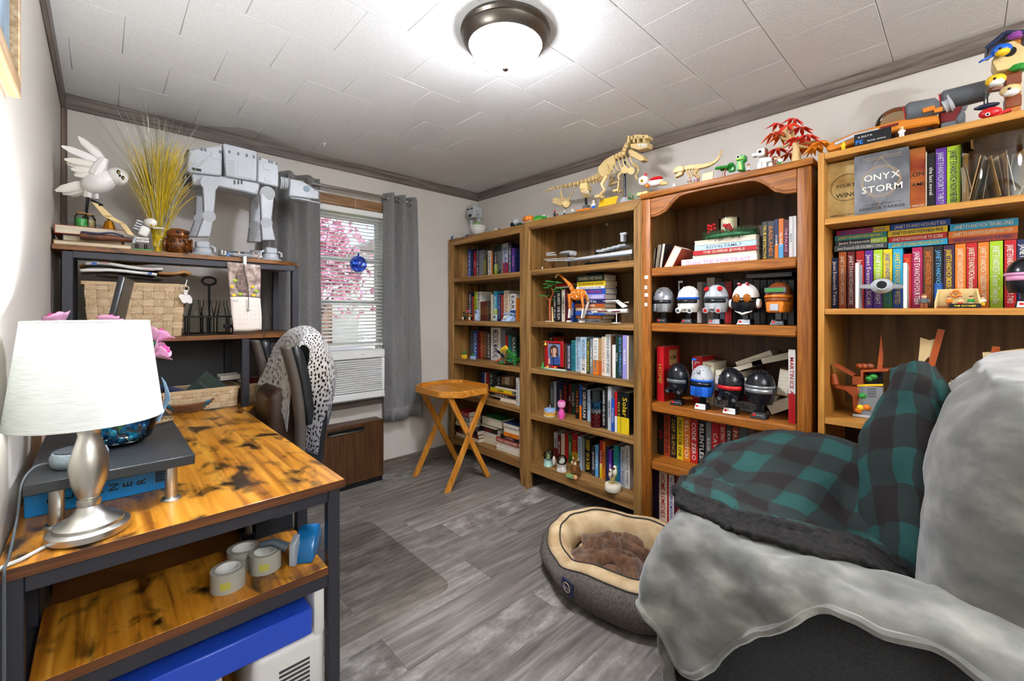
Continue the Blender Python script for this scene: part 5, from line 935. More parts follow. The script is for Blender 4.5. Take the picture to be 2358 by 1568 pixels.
part(t, 'bowl', wht, lambda b: b.sph(c+V((0, 0, .075)), (.062, .062, .070), 24, 10, None, -1, .0)); part(t, 'rim', wht, lambda b: b.tube([c+V((.062*cos(a*pi/12), .062*sin(a*pi/12), .075)) for a in range(25)], .006, 6))
part(t, 'green_top', mat('sage_green_plastic', '#8fae74', .45), lambda b: b.sph(c+V((0, 0, .08)), (.046, .046, .036), 18, 8, None, 0, 1)); part(t, 'stand', blk, lambda b: b.cyl(c, c+V((0, 0, .012)), .035, .028))
bluepic = noisy('blue_card_print', [(.35, '#0c1522'), (.55, '#1c4f86'), (.7, '#6fa6d6')], (60, 60, 60), .3)
c = zA(145, 520, 2.16); c.z = T1; plaque(c, .052, .036, bluepic, 'small blue printed plaque overhanging the corner bookcase end')
c = zA(290, 480, 2.17); c.z = T1; plaque(c, .045, .024, bluepic, 'small blue printed plaque before the white pod')
minifig(zA(85, 520, 2.165).xy.to_3d()+V((0, 0, T1)), .034, lg, wht, skinm, 'tiny white toy figure at the bookcase end by the window wall')
minifig(zA(228, 490, 2.17).xy.to_3d()+V((0, 0, T1)), .030, wht, brn, skinm, 'tiny white and brown toy figure between two blue plaques')
c = zA(540, 430, 2.19); c.z = T1; t = thing('toy_blaster', 'small white brick-built vehicle lying beside the white pod', 'toy vehicle', c)
part(t, 'hull', wht, lambda b: b.tube([c+V((0, .06, .008)), c+V((0, 0, .012)), c+V((0, -.045, .014))], [.006, .009, .007], 8)); part(t, 'ball', wht, lambda b: b.sph(c+V((0, -.022, .02)), .011)); part(t, 'cannon', dg_, lambda b: b.cyl(c+V((0, -.04, .018)), c+V((0, -.07, .022)), .005))
# ---- along the top of both rustic bookcases
zC = lambda x, y, X=2.2: Zm(*ZCc, 0, X)(x, y); T2 = 1.8305
def at(x, X, z, f=zC): p = f(x, 900, X); return V((p.x, p.y, z))
c = at(20, 2.165, T1); t = thing('toy_speeder', 'grey brick-built speeder with dark green nose near the pumpkin toy', 'toy vehicle', c)
part(t, 'body', lg, lambda b: b.sph(c+V((0, .02, .035)), (.025, .03, .024), 12, 8)); part(t, 'nose', mat('dark_green_plastic', '#2a4a34', .4), lambda b: b.cbox(c+V((0, -.03, .012)), (.05, .06, .016), .2), bev=.004); part(t, 'wheel', blk, lambda b: b.cyl(c+V((-.02, .05, .018)), c+V((.02, .05, .018)), .018))
c = at(130, 2.145, T2); t = thing('pumpkin_toy', 'orange rounded brick-built toy shell on the bookcase top', 'toy', c)
for i in range(6): part(t, 'segment', ora, lambda b: b.sph(c+V((.018*cos(i*pi/3), .024*sin(i*pi/3), .026)), (.02, .022, .025), 10, 7))
part(t, 'base', lg, lambda b: b.cbox(c+V((0, 0, .004)), (.06, .09, .007)), bev=.002)
c = at(245, 2.145, T2); t = thing('turtle_toy', 'green brick-built turtle toy on the bookcase top', 'toy', c)
part(t, 'shell', grn, lambda b: b.sph(c+V((0, .005, .010)), (.034, .042, .030), 14, 7, None, 0, 1)); part(t, 'head', grn, lambda b: b.sph(c+V((-.005, -.055, .016)), (.014, .016, .013))); part(t, 'belly', mat('lime_plastic', '#8fbf3a', .4), lambda b: b.cbox(c+V((0, 0, .006)), (.06, .075, .010)), bev=.003)
for s in (1, -1): part(t, 'eye', wht, lambda b: b.sph(c+V((-.015, -.055+s*.006, .026)), .005))
minifig(at(415, 2.125, T2), .045, dg_, blk, redp, 'tiny dark toy figure with red helmet before the three-horned skull')
minifig(at(445, 2.13, T2), .03, brn, brn, skinm, 'tiny brown toy figure beside the dark figure')
minifig(at(520, 2.122, T2), .032, lg, blk, wht, 'tiny grey toy figure under the three-horned skull', None, wht); minifig(at(610, 2.122, T2), .034, wht, lg, skinm, 'tiny white toy figure by the skull stand', brn)
# three-horned skull
c = at(520, 2.18, T2); t = thing('dinosaur_skull', 'tan brick-built three-horned dinosaur skull on a grey stand', 'dinosaur model', c)
q = lambda x, y, X=2.18: zC(x, y, X-.07 if X > 2.18 else X)
part(t, 'frill', tanp, lambda b: b.prism([q(*p, 2.28) for p in ((402, 800), (440, 785), (500, 800), (540, 790), (600, 830), (590, 870), (520, 890), (440, 860), (405, 850))], (-.012, 0, 0)), bev=.002)
part(t, 'skull', tanp, lambda b: b.sph(q(535, 855, 2.235), (.035, .03, .024), 12, 8)); part(t, 'snout', tanp, lambda b: b.tube([q(540, 860, 2.22), q(530, 895, 2.18)], [.02, .010], 8))
for p0, p1 in (((505, 815), (478, 690)), ((560, 820), (640, 690))): part(t, 'horn', tanp, lambda b: b.tube(curve([q(*p0), q((p0[0]+p1[0])/2-5, (p0[1]+p1[1])/2, 2.22), q(*p1, 2.2)], 6), [.009, .008, .007, .006, .004, .003, .001], 8))
part(t, 'stand', lg, lambda b: b.cbox(V((c.x, c.y, T2+.012)), (.05, .05, .024)), bev=.003)
# long-jawed small skull
c = at(760, 2.16, T2); t = thing('dinosaur_skull', 'tan brick-built toothed dinosaur skull on a dark stand before the tail', 'dinosaur model', c)
part(t, 'cranium', tanp, lambda b: b.cbox(q(750, 680, 2.23), (.07, .055, .045), .2, 0, .2), bev=.008); part(t, 'jaw', tanp, lambda b: b.cbox(q(755, 740, 2.215), (.06, .045, .016), .2, 0, .5), bev=.004)
for i in range(5): part(t, 'tooth', wht, lambda b: b.cyl(q(722+i*16, 712, 2.195), q(722+i*16, 742, 2.195), .003, .0008, 6))
part(t, 'stand', dg_, lambda b: b.cbox(V((c.x, c.y, T2+.02)), (.035, .035, .04)), bev=.002); part(t, 'frame', blk, lambda b: b.cyl(V((c.x, c.y, T2+.04)), q(752, 700), .008)); part(t, 'base_plate', ora, lambda b: b.cbox(V((c.x-.03, c.y-.01, T2+.005)), (.04, .10, .010)), bev=.002)
# big skeleton
X0 = 2.20; q = lambda x, y, X=X0: zC(x, y, X); c = V((X0, q(1180, 0).y, T2)); t = thing('dinosaur_skeleton', 'large tan brick-built predator dinosaur skeleton roaring on top of the bookcase', 'dinosaur model', c)
tail = curve([q(*p) for p in ((310, 715), (400, 680), (520, 655), (650, 630), (770, 600), (880, 555), (930, 520))], 34)
for i, p in enumerate(tail[1:]): r_ = .004+.017*(i/33)**.8; part(t, 'vertebra', tanp if i % 2 else tand, lambda b: (b.cbox(p, (r_*1.5, .012, r_*1.6), .25), b.cbox(p-V((0, 0, r_*1.2)), (r_*.5, .006, r_*1.4))), bev=.002)
for s in (-1, 1):
    d = s*.04
    part(t, 'hip', tanp, lambda b: b.prism([q(*p, X0+d*.6) for p in ((885, 450), (960, 370), (1060, 310), (1080, 400), (1020, 530), (930, 560), (890, 510))], (.010, 0, 0)), bev=.003)
    L_ = [(985, 540), (930, 640), (960, 700), (905, 765)] if s < 0 else [(1050, 560), (1020, 640), (1120, 610), (1105, 700)]
    part(t, 'leg', tanp, lambda b: b.tube([q(*p, X0+d) for p in L_], [.017, .013, .010, .009], 8)); part(t, 'foot', tanp, lambda b: (b.cbox(q(L_[3][0], L_[3][1]+10, X0+d-.02), (.05, .035, .014)), [b.cyl(q(L_[3][0]+k*18, L_[3][1]+15, X0+d-.03), q(L_[3][0]+k*26, L_[3][1]+35, X0+d-.05), .005, .001, 6) for k in (-1, 0, 1)]), bev=0)
    part(t, 'arm', tanp, lambda b: b.tube(curve([q(1120, 430, X0+d), q(1160, 490, X0+d), q(1110, 540, X0+d-.01), q(1120, 585, X0+d-.02)], 8), .006, 6) if s < 0 else b.tube(curve([q(1290, 400, X0), q(1330, 480, X0), q(1300, 540, X0-.01), q(1320, 590, X0-.02)], 8), .006, 6))
sp_ = curve([q(*p) for p in ((930, 520), (1010, 400), (1110, 330), (1170, 300), (1190, 240), (1230, 180))], 16)
for i, p in enumerate(sp_): part(t, 'vertebra', tand if i % 2 else tanp, lambda b: b.cbox(p, (.03, .026, .03), .3, .3), bev=.005)
for i in range(7):
    x = 985+i*42; y0 = 400-i*14
    for s in (-1, 1): part(t, 'rib', tanp, lambda b: b.tube(curve([q(x, y0), q(x+10, y0+55, X0+s*.045), q(x+35, y0+105, X0+s*.05), q(x+70, y0+140, X0+s*.02)], 8), .0045, 6))
part(t, 'shoulder', tanp, lambda b: (b.cyl(q(1180, 480, X0-.05), q(1180, 480, X0-.03), .020), b.cyl(q(1250, 490, X0-.05), q(1250, 490, X0-.03), .020)))
part(t, 'collar', tanp, lambda b: b.prism([q(*p, X0-.02) for p in ((1210, 270), (1300, 300), (1390, 330), (1390, 380), (1330, 370), (1220, 310))], (.03, 0, 0)), bev=.004)
sk = part(t, 'skull', tanp, lambda b: (b.prism([q(*p, X0-.035) for p in ((1235, 110), (1300, 92), (1430, 95), (1435, 130), (1320, 135), (1240, 150))], (.06, 0, 0)), b.prism([q(*p, X0-.035) for p in ((1240, 195), (1430, 175), (1425, 235), (1330, 260), (1240, 240))], (.06, 0, 0)), [b.box(*sorted((q(x, 0).y, q(x, 0).y))[:0] or (X0-.035, X0+.025), q(x+22, 140).y, q(x, 140).y, q(x, 205).z, q(x, 125).z) for x in (1240, 1300, 1345, 1410)]), bev=.003)
for i in range(6): part(sk, 'tooth', wht, lambda b: b.cyl(q(1330+i*17, 195, X0-.037), q(1332+i*17, 235, X0-.037), .004, .001, 6))
part(t, 'jaw', tanp, lambda b: b.prism([q(*p, X0-.03) for p in ((1215, 265), (1250, 250), (1380, 330), (1395, 370), (1350, 385), (1240, 330))], (.05, 0, 0)), bev=.003)
part(t, 'support_post', blk, lambda b: b.cyl(V((X0, q(1182, 0).y, T2)), q(1182, 390), .006)); part(t, 'base', lg, lambda b: b.lathe([(0, T2), (.038, T2), (.03, T2+.02), (.02, T2+.045), (.012, T2+.05), (0, T2+.05)], (X0, q(1182, 0).y, 0), 10))
c = at(980, 2.125, T2); plaque(c, .12, .055, mat('gold_plaque', '#d9a81e', .3), 'yellow tilted name plaque under the big dinosaur skeleton', (), .5)
minifig(at(840, 2.125, T2), .05, wht, blu2, skinm, 'tiny white and blue toy figure beside the yellow plaque', wht)
def sprig(c, n, s, m, label, name='toy_plant', st=brn, rnd=1):
    t = thing(name, label, 'toy plant', c); rr = random.Random(rnd); part(t, 'stem', st, lambda b: b.cyl(c, c+V((0, 0, s*.5)), s*.05))
    for i in range(n):
        a = rr.uniform(0, 2*pi); h = rr.uniform(.15, 1)*s; p = c+V((cos(a)*s*.45, sin(a)*s*.75, h))
        part(t, 'leaf', m, lambda b: b.prism([c+V((0, 0, h*.6)), p+V((0, -s*.12, s*.1)), p, p+V((0, s*.12, s*.08))], (0, 0, s*.05)))
    return t
sprig(at(1275, 2.125, T2), 10, .045, grn, 'green brick plants at the bookcase edge beside the skeleton base', rnd=4)
# ---- honey oak bookcase top
zG = lambda x, y, X=2.2: Zm(*ZG, 0, X)(x, y); T3 = H3+.0005
def at3(x, X, z=T3): p = zG(x, 600, X); return V((p.x, p.y, z))
c = at3(140, 2.115); q = lambda x, y, X=2.115: zG(x, y, X)+V((0, 0, .006)); t = thing('chick_toy', 'white brick-built rooster with red comb and orange beak', 'toy bird', c)
part(t, 'head', wht, lambda b: b.sph(q(88, 680), (.026, .028, .028), 14, 9)); part(t, 'comb', redp, lambda b: b.cbox(q(108, 622), (.008, .014, .014)), bev=.002); part(t, 'body', wht, lambda b: b.sph(q(200, 690, 2.13), (.026, .042, .024), 14, 9))
part(t, 'wing', redp, lambda b: b.sph(q(205, 665, 2.125), (.026, .038, .014), 12, 6)); part(t, 'eye', yel, lambda b: b.cyl(q(72, 678, 2.087), q(72, 678, 2.092), .008)); part(t, 'pupil', blk, lambda b: b.cyl(q(72, 678, 2.085), q(72, 678, 2.0885), .004)); part(t, 'tail', tanp, lambda b: b.tube([q(250, 700, 2.13), q(310, 705, 2.13)], [.016, .006], 8))
for x in (70, 120): part(t, 'foot', tanp, lambda b: b.cbox(V((2.105, q(x, 0).y, T3+.010)), (.03, .03, .02)), bev=.003)
part(t, 'bib', ora, lambda b: b.cbox(q(125, 725, 2.095), (.016, .02, .018)), bev=.003)
X0 = 2.2; q = lambda x, y, X=2.14: zG(x, y, X); c = at3(540, 2.14); t = thing('dinosaur_skeleton', 'small tan brick-built dinosaur skeleton with raised tail', 'dinosaur model', c)
part(t, 'skull', tanp, lambda b: b.prism([q(*p, 2.12) for p in ((352, 585), (380, 540), (430, 520), (462, 540), (455, 575), (400, 590), (365, 600))], (.03, 0, 0)), bev=.004); part(t, 'jaw', tanp, lambda b: b.prism([q(*p, 2.122) for p in ((405, 590), (450, 580), (440, 610), (375, 640), (370, 630))], (.026, 0, 0)), bev=.003)
for i, p in enumerate(curve([q(*p) for p in ((455, 560), (520, 545), (600, 540), (680, 525), (745, 495), (785, 455), (812, 390))], 22)): r_ = .016*(1-abs(i-6)/20) if i > 6 else .014; part(t, 'vertebra', tanp, lambda b: b.cbox(p, (r_*1.6, .013, r_*1.5), .2), bev=.002)
for i in range(5):
    for s in (-1, 1): part(t, 'rib', tanp, lambda b: b.tube([q(485+i*26, 545), q(490+i*26, 590, 2.14+s*.028), q(515+i*24, 630, 2.14+s*.02)], .0035, 5))
for s in (-1, 1): part(t, 'leg', tand, lambda b: b.tube([q(590, 560, 2.14+s*.02), q(560, 610, 2.14+s*.025), q(600, 640, 2.14+s*.025), V((2.14+s*.025, q(565, 0).y, T3+.004))], [.011, .009, .007, .006], 7))
part(t, 'base', tand, lambda b: b.cbox(V((2.14, q(530, 0).y, T3+.003)), (.07, .12, .006)), bev=.001)
minifig(at3(515, 2.09), .036, brn, tand, skinm, 'tiny brown toy figure before the small dinosaur skeleton', brn); minifig(at3(575, 2.09), .034, mat('mauve_plastic', '#8a6a86', .4), brn, skinm, 'tiny mauve toy figure before the small dinosaur skeleton')
plaque(at3(680, 2.10), .05, .045, tanp, 'small tan sign panel beside the small dinosaur skeleton', (), .1); minifig(at3(370, 2.085), .026, wht, lg, wht, 'tiny white toy figure at the shelf edge before the small skeleton')
def tree(c, h, m, label):
    t = thing('toy_tree', label, 'toy tree', c); part(t, 'trunk', brn, lambda b: b.tube([c, c+V((0, .004, h*.3)), c+V((0, -.004, h*.6))], [h*.09, h*.07, h*.05], 7))
    for i in range(9):
        a = i*2.4; p = c+V((cos(a)*h*.22, sin(a)*h*.5*(.5+i/18), h*(.62+.04*(i % 4)))); part(t, 'leaf_cluster', m, lambda b: b.sph(p, (h*.16, h*.2, h*.10), 7, 4))
tree(at3(840, 2.10), .075, grn, 'small green brick tree on the arched bookcase')
c = at3(975, 2.10); q = lambda x, y, X=2.10: zG(x, y, X); t = thing('green_creature', 'bright green brick-built long-necked creature with big eye', 'toy', c); lim = mat('lime_plastic'); mg = mat('mid_green_plastic', '#2e9a3c', .35)
part(t, 'neck', mg, lambda b: b.prism([q(*p) for p in ((945, 572), (950, 480), (940, 455), (960, 430), (1025, 425), (1028, 470), (1000, 490), (1015, 560), (1010, 572))], (.035, 0, 0)), bev=.004); part(t, 'belly_plates', lim, lambda b: b.prism([q(*p, 2.097) for p in ((965, 568), (962, 490), (990, 490), (1000, 562))], (.004, 0, 0)), bev=.001); part(t, 'eye', wht, lambda b: b.cyl(q(962, 448, 2.095), q(962, 448, 2.102), .009)); part(t, 'pupil', blk, lambda b: b.cyl(q(962, 448, 2.0935), q(962, 448, 2.097), .005)); part(t, 'jaw', lim, lambda b: b.cbox(q(985, 470, 2.105), (.03, .03, .010)), bev=.002)
part(t, 'leg', mg, lambda b: b.cbox(q(905, 555, 2.115), (.02, .03, .03)), bev=.004); minifig(at3(1060, 2.10), .04, lg, brn, skinm, 'tiny grey toy figure between green creature and white dog', brn)
c = at3(1200, 2.105); q = lambda x, y, X=2.105: zG(x, y, X); t = thing('dog_toy', 'white and brown brick-built dog with long muzzle', 'toy dog', c)
part(t, 'body', wht, lambda b: b.prism([q(*p) for p in ((1150, 450), (1280, 445), (1285, 490), (1150, 505))], (.035, 0, 0)), bev=.005); part(t, 'head', wht, lambda b: b.cbox(q(1185, 410), (.035, .036, .035)), bev=.006); part(t, 'muzzle', wht, lambda b: b.cbox(q(1130, 430), (.026, .032, .016)), bev=.004); part(t, 'nose', tanp, lambda b: b.cbox(q(1108, 432), (.014, .010, .010)), bev=.002); part(t, 'ear', brn, lambda b: b.cbox(q(1222, 405), (.03, .010, .034)), bev=.003); part(t, 'eye', blk, lambda b: b.cyl(q(1165, 398, 2.085), q(1165, 398, 2.092), .006)); part(t, 'tail', brn, lambda b: b.cbox(q(1295, 460), (.014, .016, .016)), bev=.003)
for x in (1160, 1205, 1265): part(t, 'leg', wht, lambda b: b.box(2.105, 2.125, q(x, 0).y-.009, q(x, 0).y+.009, T3, q(x, 495).z), bev=.002)
# maple
c = at3(1510, 2.14); q = lambda x, y, X=2.14: zG(x, y, X); t = thing('maple_tree', 'red and orange brick-built maple tree with twisted tan trunk', 'toy tree', c)
part(t, 'trunk', tanp, lambda b: b.tube(curve([V((2.14, q(1500, 0).y, T3)), q(1500, 400), q(1490, 330), q(1440, 270), q(1400, 210), q(1440, 170)], 14), [.024, .020, .016, .014, .012]+[.010]*10, 9))
for e in ((1300, 220), (1310, 370), (1530, 280), (1620, 360), (1690, 300), (1470, 130)): part(t, 'branch', tand, lambda b: b.tube([q(1470, 300), q((1470+e[0])/2, (300+e[1])/2+20), q(*e)], [.009, .007, .004], 6))
lr, lo_, ly_ = mat('maple_red', '#e8351f', .5), mat('maple_orange', '#f06a1c', .5), mat('maple_amber', '#f59a22', .5); rr = random.Random(5)
for i, (x, y, r_, m) in enumerate(((1470, 95, .045, lr), (1330, 140, .05, lr), (1430, 150, .05, lr), (1540, 180, .05, lr), (1290, 230, .05, lo_), (1360, 250, .05, lo_), (1500, 275, .05, lr), (1600, 250, .05, lr), (1320, 375, .05, lr), (1530, 340, .05, lo_), (1620, 345, .05, ly_), (1700, 300, .055, lo_), (1720, 320, .05, ly_), (1440, 420, .045, lo_), (1660, 370, .04, ly_))):
    p = q(x, y, 2.14+rr.uniform(-.05, .05)); up = V((rr.gauss(0, .4), rr.gauss(0, .4), 1)).normalized()
    for k in range(7):
        a = k*2*pi/7; d = V((cos(a), sin(a), -.25)); d = (d-up*d.dot(up)*.5).normalized(); s_ = up.cross(d).normalized()
        part(t, 'leaf', m, lambda b: b.prism([p, p+d*r_*.5+s_*r_*.16-V((0, 0, r_*.08)), p+d*r_-V((0, 0, r_*.4)), p+d*r_*.5-s_*r_*.16-V((0, 0, r_*.08))], up*.003))
for x, m in ((1310, brn), (1345, wht)): minifig(at3(x, 2.09), .042, m, grn if m is wht else brn, skinm, 'tiny %s toy figure under the maple tree' % ('white and green' if m is wht else 'brown'), brn)
part(t, 'base', brn, lambda b: b.cbox(V((2.14, q(1430, 0).y, T3+.004)), (.08, .14, .008)), bev=.001)
# ---- light oak bookcase top
ZL = (1860, 60, 4.735); zL = lambda x, y, X=2.12: Zm(*ZL, 0, X)(x, y); T4 = H4-.0025
def at4(x, X, z=T4): p = zL(x, 900, X); return V((p.x, p.y, z))
q = zL; c = at4(800, 2.14); t = thing('barge_model', 'long orange and dark red brick-built barge with grey engines', 'toy vehicle', c); ob = mat('amber_orange_plastic', '#c9791f', .3); dr = mat('dark_red_plastic', '#6a1518', .35)
hull = [q(*p, 2.07) for p in ((195, 1320), (260, 1260), (500, 1160), (1000, 1020), (1420, 960), (1440, 1050), (1000, 1130), (480, 1290), (250, 1370), (200, 1360))]
part(t, 'hull', ob, lambda b: b.prism(hull, (.20, .0, 0)), bev=.006); part(t, 'prow_stripe', lg, lambda b: b.prism([q(*p, 2.066) for p in ((290, 1270), (520, 1170), (770, 1110), (770, 1135), (520, 1205), (300, 1300))], (.005, 0, 0)), bev=.001)
part(t, 'cockpit', dr, lambda b: b.prism([q(*p, 2.065) for p in ((790, 1100), (990, 1050), (985, 1075), (830, 1120), (795, 1120))], (.006, 0, 0)), bev=.001); part(t, 'windscreen', glass('toy_screen', '#e9dcc8', .3), lambda b: b.sph(q(960, 1040, 2.16), (.05, .06, .05), 14, 7, None, 0, 1))
for x0, y0, x1, y1, X, m in ((1060, 960, 1440, 880, 2.09, dg_), (1445, 830, 1990, 690, 2.20, dg_)):
    part(t, 'engine', m, lambda b: b.tube([q(x0, y0, X), q(x0+40, y0-12, X), q(x1-60, y1+14, X), q(x1, y1, X)], [.026, .036, .034, .018], 14)); part(t, 'engine_lip', redp, lambda b: b.tube([q(x0-6, y0+2, X), q(x0+6, y0-2, X)], .030, 14))
part(t, 'engine_panel', ora, lambda b: (b.prism([q(*p, 2.055) for p in ((1250, 900), (1385, 860), (1390, 910), (1255, 945))], (.006, 0, 0)), b.prism([q(*p, 2.055) for p in ((1380, 900), (1470, 875), (1470, 925), (1375, 945))], (.006, 0, 0))), bev=.001)
part(t, 'turbine', lg, lambda b: (b.cyl(q(1480, 890, 2.09), q(1580, 840, 2.09), .022), b.cyl(q(1540, 850, 2.09), q(1560, 842, 2.09), .030)))
part(t, 'stern', dr, lambda b: b.prism([q(*p, 2.09) for p in ((1420, 940), (1670, 860), (1690, 900), (1620, 1050), (1440, 1060))], (.14, 0, 0)), bev=.005); part(t, 'stern_vents', dg_, lambda b: b.prism([q(*p, 2.085) for p in ((1610, 1010), (1680, 890), (1725, 960), (1690, 1060), (1640, 1085))], (.13, 0, 0)), bev=.004)
part(t, 'fin', lg, lambda b: b.prism([q(*p, 2.2) for p in ((1600, 870), (1780, 790), (1720, 920))], (.008, 0, 0)))
part(t, 'stand', blk, lambda b: [b.box(2.10, 2.22, q(x+50, 0, 2.1).y, q(x, 0, 2.1).y, T4, q(x+25, yy).z) for x, yy in ((500, 1270), (900, 1130), (1300, 1060), (1560, 1040))])
part(t, 'skids', dg_, lambda b: b.box(2.09, 2.20, q(1690, 0, 2.1).y, q(1450, 0, 2.1).y, T4, q(1550, 1060).z), bev=.003)
plaque(at4(700, 2.035), .105, .050, mat('black_sticker', '#16181d', .3), 'black printed data plaque in front of the orange barge', [('X DATA', .3, .72, .4, .16, wink), ('FE', .15, .35, .2, .4, mat('blue_line_ink', '#2a7fe0', .4)), ('MODEL VEHICLE', .62, .3, .5, .10, wink)], .2)
minifig(at4(390, 2.03), .030, yel, yel, yel, 'tiny gold toy figure under the barge prow'); minifig(at4(1025, 2.03), .036, wht, wht, skinm, 'tiny white robed toy figure holding a grey sword', tanp)
# birdhouse tree totem
c = at4(2230, 2.11); t = thing('birdhouse_tree', 'tall brick-built tree with a tan birdhouse and colourful birds', 'toy tree', c); dbl = mat('dark_blue_plastic', '#1a2340', .35)
for i in range(7): part(t, 'trunk_block', brn if i % 2 else mat('nougat_plastic', '#b8702e', .35), lambda b: b.cbox(V((2.11, q(2230, 0, 2.11).y, T4+.0182+i*.036)), (.04, .034, .0355), .1*(i % 2)), bev=.002)
part(t, 'house', tanp, lambda b: b.prism([q(*p, 2.075) for p in ((2000, 390), (2060, 500), (2358, 430), (2420, 260), (2250, 150), (2120, 190))], (.08, 0, 0)), bev=.003); part(t, 'entrance', blk, lambda b: b.cyl(q(2205, 280, 2.076), q(2205, 280, 2.07), .014))
part(t, 'roof', dbl, lambda b: (b.beam(q(1940, 310, 2.11), q(2140, 140, 2.11), .10, .012), b.beam(q(2140, 140, 2.11), q(2420, 130, 2.11), .10, .012)), bev=.002)
for x, y, m, m2 in ((2110, 260, blu2, yel), (2050, 590, yel, wht), (2210, 700, tanp, wht)):
    bd = part(t, 'bird', m, lambda b: b.sph(q(x, y, 2.06), (.018, .024, .018), 12, 8)); part(bd, 'breast', m2, lambda b: b.sph(q(x+12, y+25, 2.055), (.015, .018, .012), 10, 6)); part(bd, 'eye', blk, lambda b: b.sph(q(x-12, y-18, 2.043), .004, 8, 5)); part(bd, 'beak', brn, lambda b: b.cyl(q(x-50, y+5, 2.055), q(x-85, y+12, 2.055), .005, .001, 6))
part(t, 'tail_feather', blu2, lambda b: b.beam(q(2050, 310, 2.07), q(1885, 385, 2.05), .016, .005)); part(t, 'perch', brn, lambda b: b.beam(q(1980, 700, 2.09), q(2180, 670, 2.11), .02, .010)); part(t, 'swing_chain', blk, lambda b: (b.cyl(q(1925, 735, 2.09), q(1925, 850, 2.09), .002, n=5), b.cyl(q(1960, 735, 2.09), q(1960, 850, 2.09), .002, n=5))); part(t, 'swing_plate', dbl, lambda b: b.sph(q(1950, 875, 2.09), (.012, .03, .009), 12, 5))
for i in range(6): part(t, 'leaf', grn if i % 2 else mat('purple_plastic', '#8a3f8e', .35), lambda b: b.sph(q(2270+20*i, 80+(370 if i % 2 else 20), 2.07+.01*i), (.016, .02, .012), 7, 4))
c = at4(1990, 2.04); t = thing('red_bird', 'red crested brick-built bird with a long tail at the shelf edge', 'toy bird', c)
part(t, 'body', redp, lambda b: b.sph(c+V((0, 0, .018)), (.014, .026, .017), 12, 8)); part(t, 'crest', redp, lambda b: b.prism([q(*p, 2.04) for p in ((1930, 945), (2040, 905), (2035, 960), (1950, 980))], (.008, 0, 0))); part(t, 'tail', redp, lambda b: b.beam(q(2040, 980, 2.04), q(2220, 910, 2.04), .012, .008)); part(t, 'eye', wht, lambda b: b.cyl(q(1962, 962, 2.026), q(1962, 962, 2.03), .0055)); part(t, 'pupil', blk, lambda b: b.cyl(q(1962, 962, 2.0245), q(1962, 962, 2.028), .003)); part(t, 'beak', ora, lambda b: b.cyl(q(1925, 985, 2.04), q(1890, 992, 2.04), .004, .001, 6))
# ================================================================ THINGS INSIDE THE BOOKCASES
def P_(zm, X): k = Zm(*zm, 0, X); return lambda x, y, d=0: on(0, X+d, zm[0]+x/zm[2], zm[1]+y/zm[2])
def base(p, z): return V((p.x, p.y, z+.0006))
# ---- corner bookcase
q = P_(ZA, 2.20); z = SH1[1]
for x, s in ((268, 1), (328, .92)):
    c = base(q(x, 1200), z); t = thing('penguin_toy', 'black and white toy penguin, %s of the pair on the second shelf' % ('larger' if s == 1 else 'smaller'), 'toy penguin', c)
    part(t, 'body', blk, lambda b: b.sph(c+V((0, 0, .026*s)), (.018*s, .018*s, .026*s), 14, 9)); part(t, 'belly', wht, lambda b: b.sph(c+V((-.006, 0, .022*s)), (.0145*s, .0135*s, .019*s), 12, 8)); part(t, 'head', blk, lambda b: b.sph(c+V((0, 0, .056*s)), (.014*s, .015*s, .013*s), 12, 8)); part(t, 'beak', ora, lambda b: b.cyl(c+V((-.012, 0, .055*s)), c+V((-.024, 0, .053*s)), .005, .001, 6)); part(t, 'collar', yel, lambda b: b.lathe([(.0125*s, c.z+.043*s), (.014*s, c.z+.046*s), (.0125*s, c.z+.049*s)], (c.x, c.y, 0), 14)); part(t, 'foot', ora, lambda b: b.cbox(c+V((-.01, 0, .003)), (.02, .026, .006)), bev=.001)
c = base(q(300, 1200), z); t = thing('heart_pick', 'red and pink hearts on a thin stick between the penguins', 'ornament', c); part(t, 'stick', brn, lambda b: b.cyl(c, c+V((0, 0, .085)), .0015, n=6))
for dy, dz, m in ((.008, .090, redp), (-.006, .080, mat('hot_pink_plastic', '#e04a94', .35))): part(t, 'heart', m, lambda b: (b.sph(c+V((0, dy+.004, dz)), .007, 8, 6), b.sph(c+V((0, dy-.004, dz)), .007, 8, 6), b.prism([c+V((-.003, dy+.010, dz-.002)), c+V((-.003, dy-.010, dz-.002)), c+V((-.003, dy, dz-.014))], (.006, 0, 0))))
c = base(q(375, 1200), z); t = thing('brick_phone', 'light blue brick-built mobile phone standing on the second shelf', 'toy phone', c); part(t, 'body', lbl, lambda b: b.box(c.x, c.x+.02, c.y-.018, c.y+.018, c.z, c.z+.088), bev=.002); part(t, 'screen', dg_, lambda b: b.box(c.x-.0008, c.x+.001, c.y-.012, c.y+.012, c.z+.06, c.z+.08))
for i in range(9): part(t, 'key', wht, lambda b: b.box(c.x-.0015, c.x+.001, c.y-.012+(i % 3)*.009, c.y-.006+(i % 3)*.009, c.z+.012+(i//3)*.014, c.z+.022+(i//3)*.014))
c = base(q(543, 1200), z); t = thing('brick_player', 'white and grey brick-built music player on the second shelf', 'toy player', c); part(t, 'body', lbl, lambda b: b.box(c.x, c.x+.014, c.y-.02, c.y+.02, c.z, c.z+.055), bev=.004); part(t, 'screen', dg_, lambda b: b.box(c.x-.0008, c.x+.001, c.y-.012, c.y+.012, c.z+.022, c.z+.045)); part(t, 'face', wht, lambda b: b.box(c.x-.0004, c.x+.001, c.y-.017, c.y+.017, c.z+.008, c.z+.05))
c = base(q(668, 1200), z); t = thing('rotary_phone', 'light blue brick-built rotary telephone on the second shelf', 'toy phone', c)
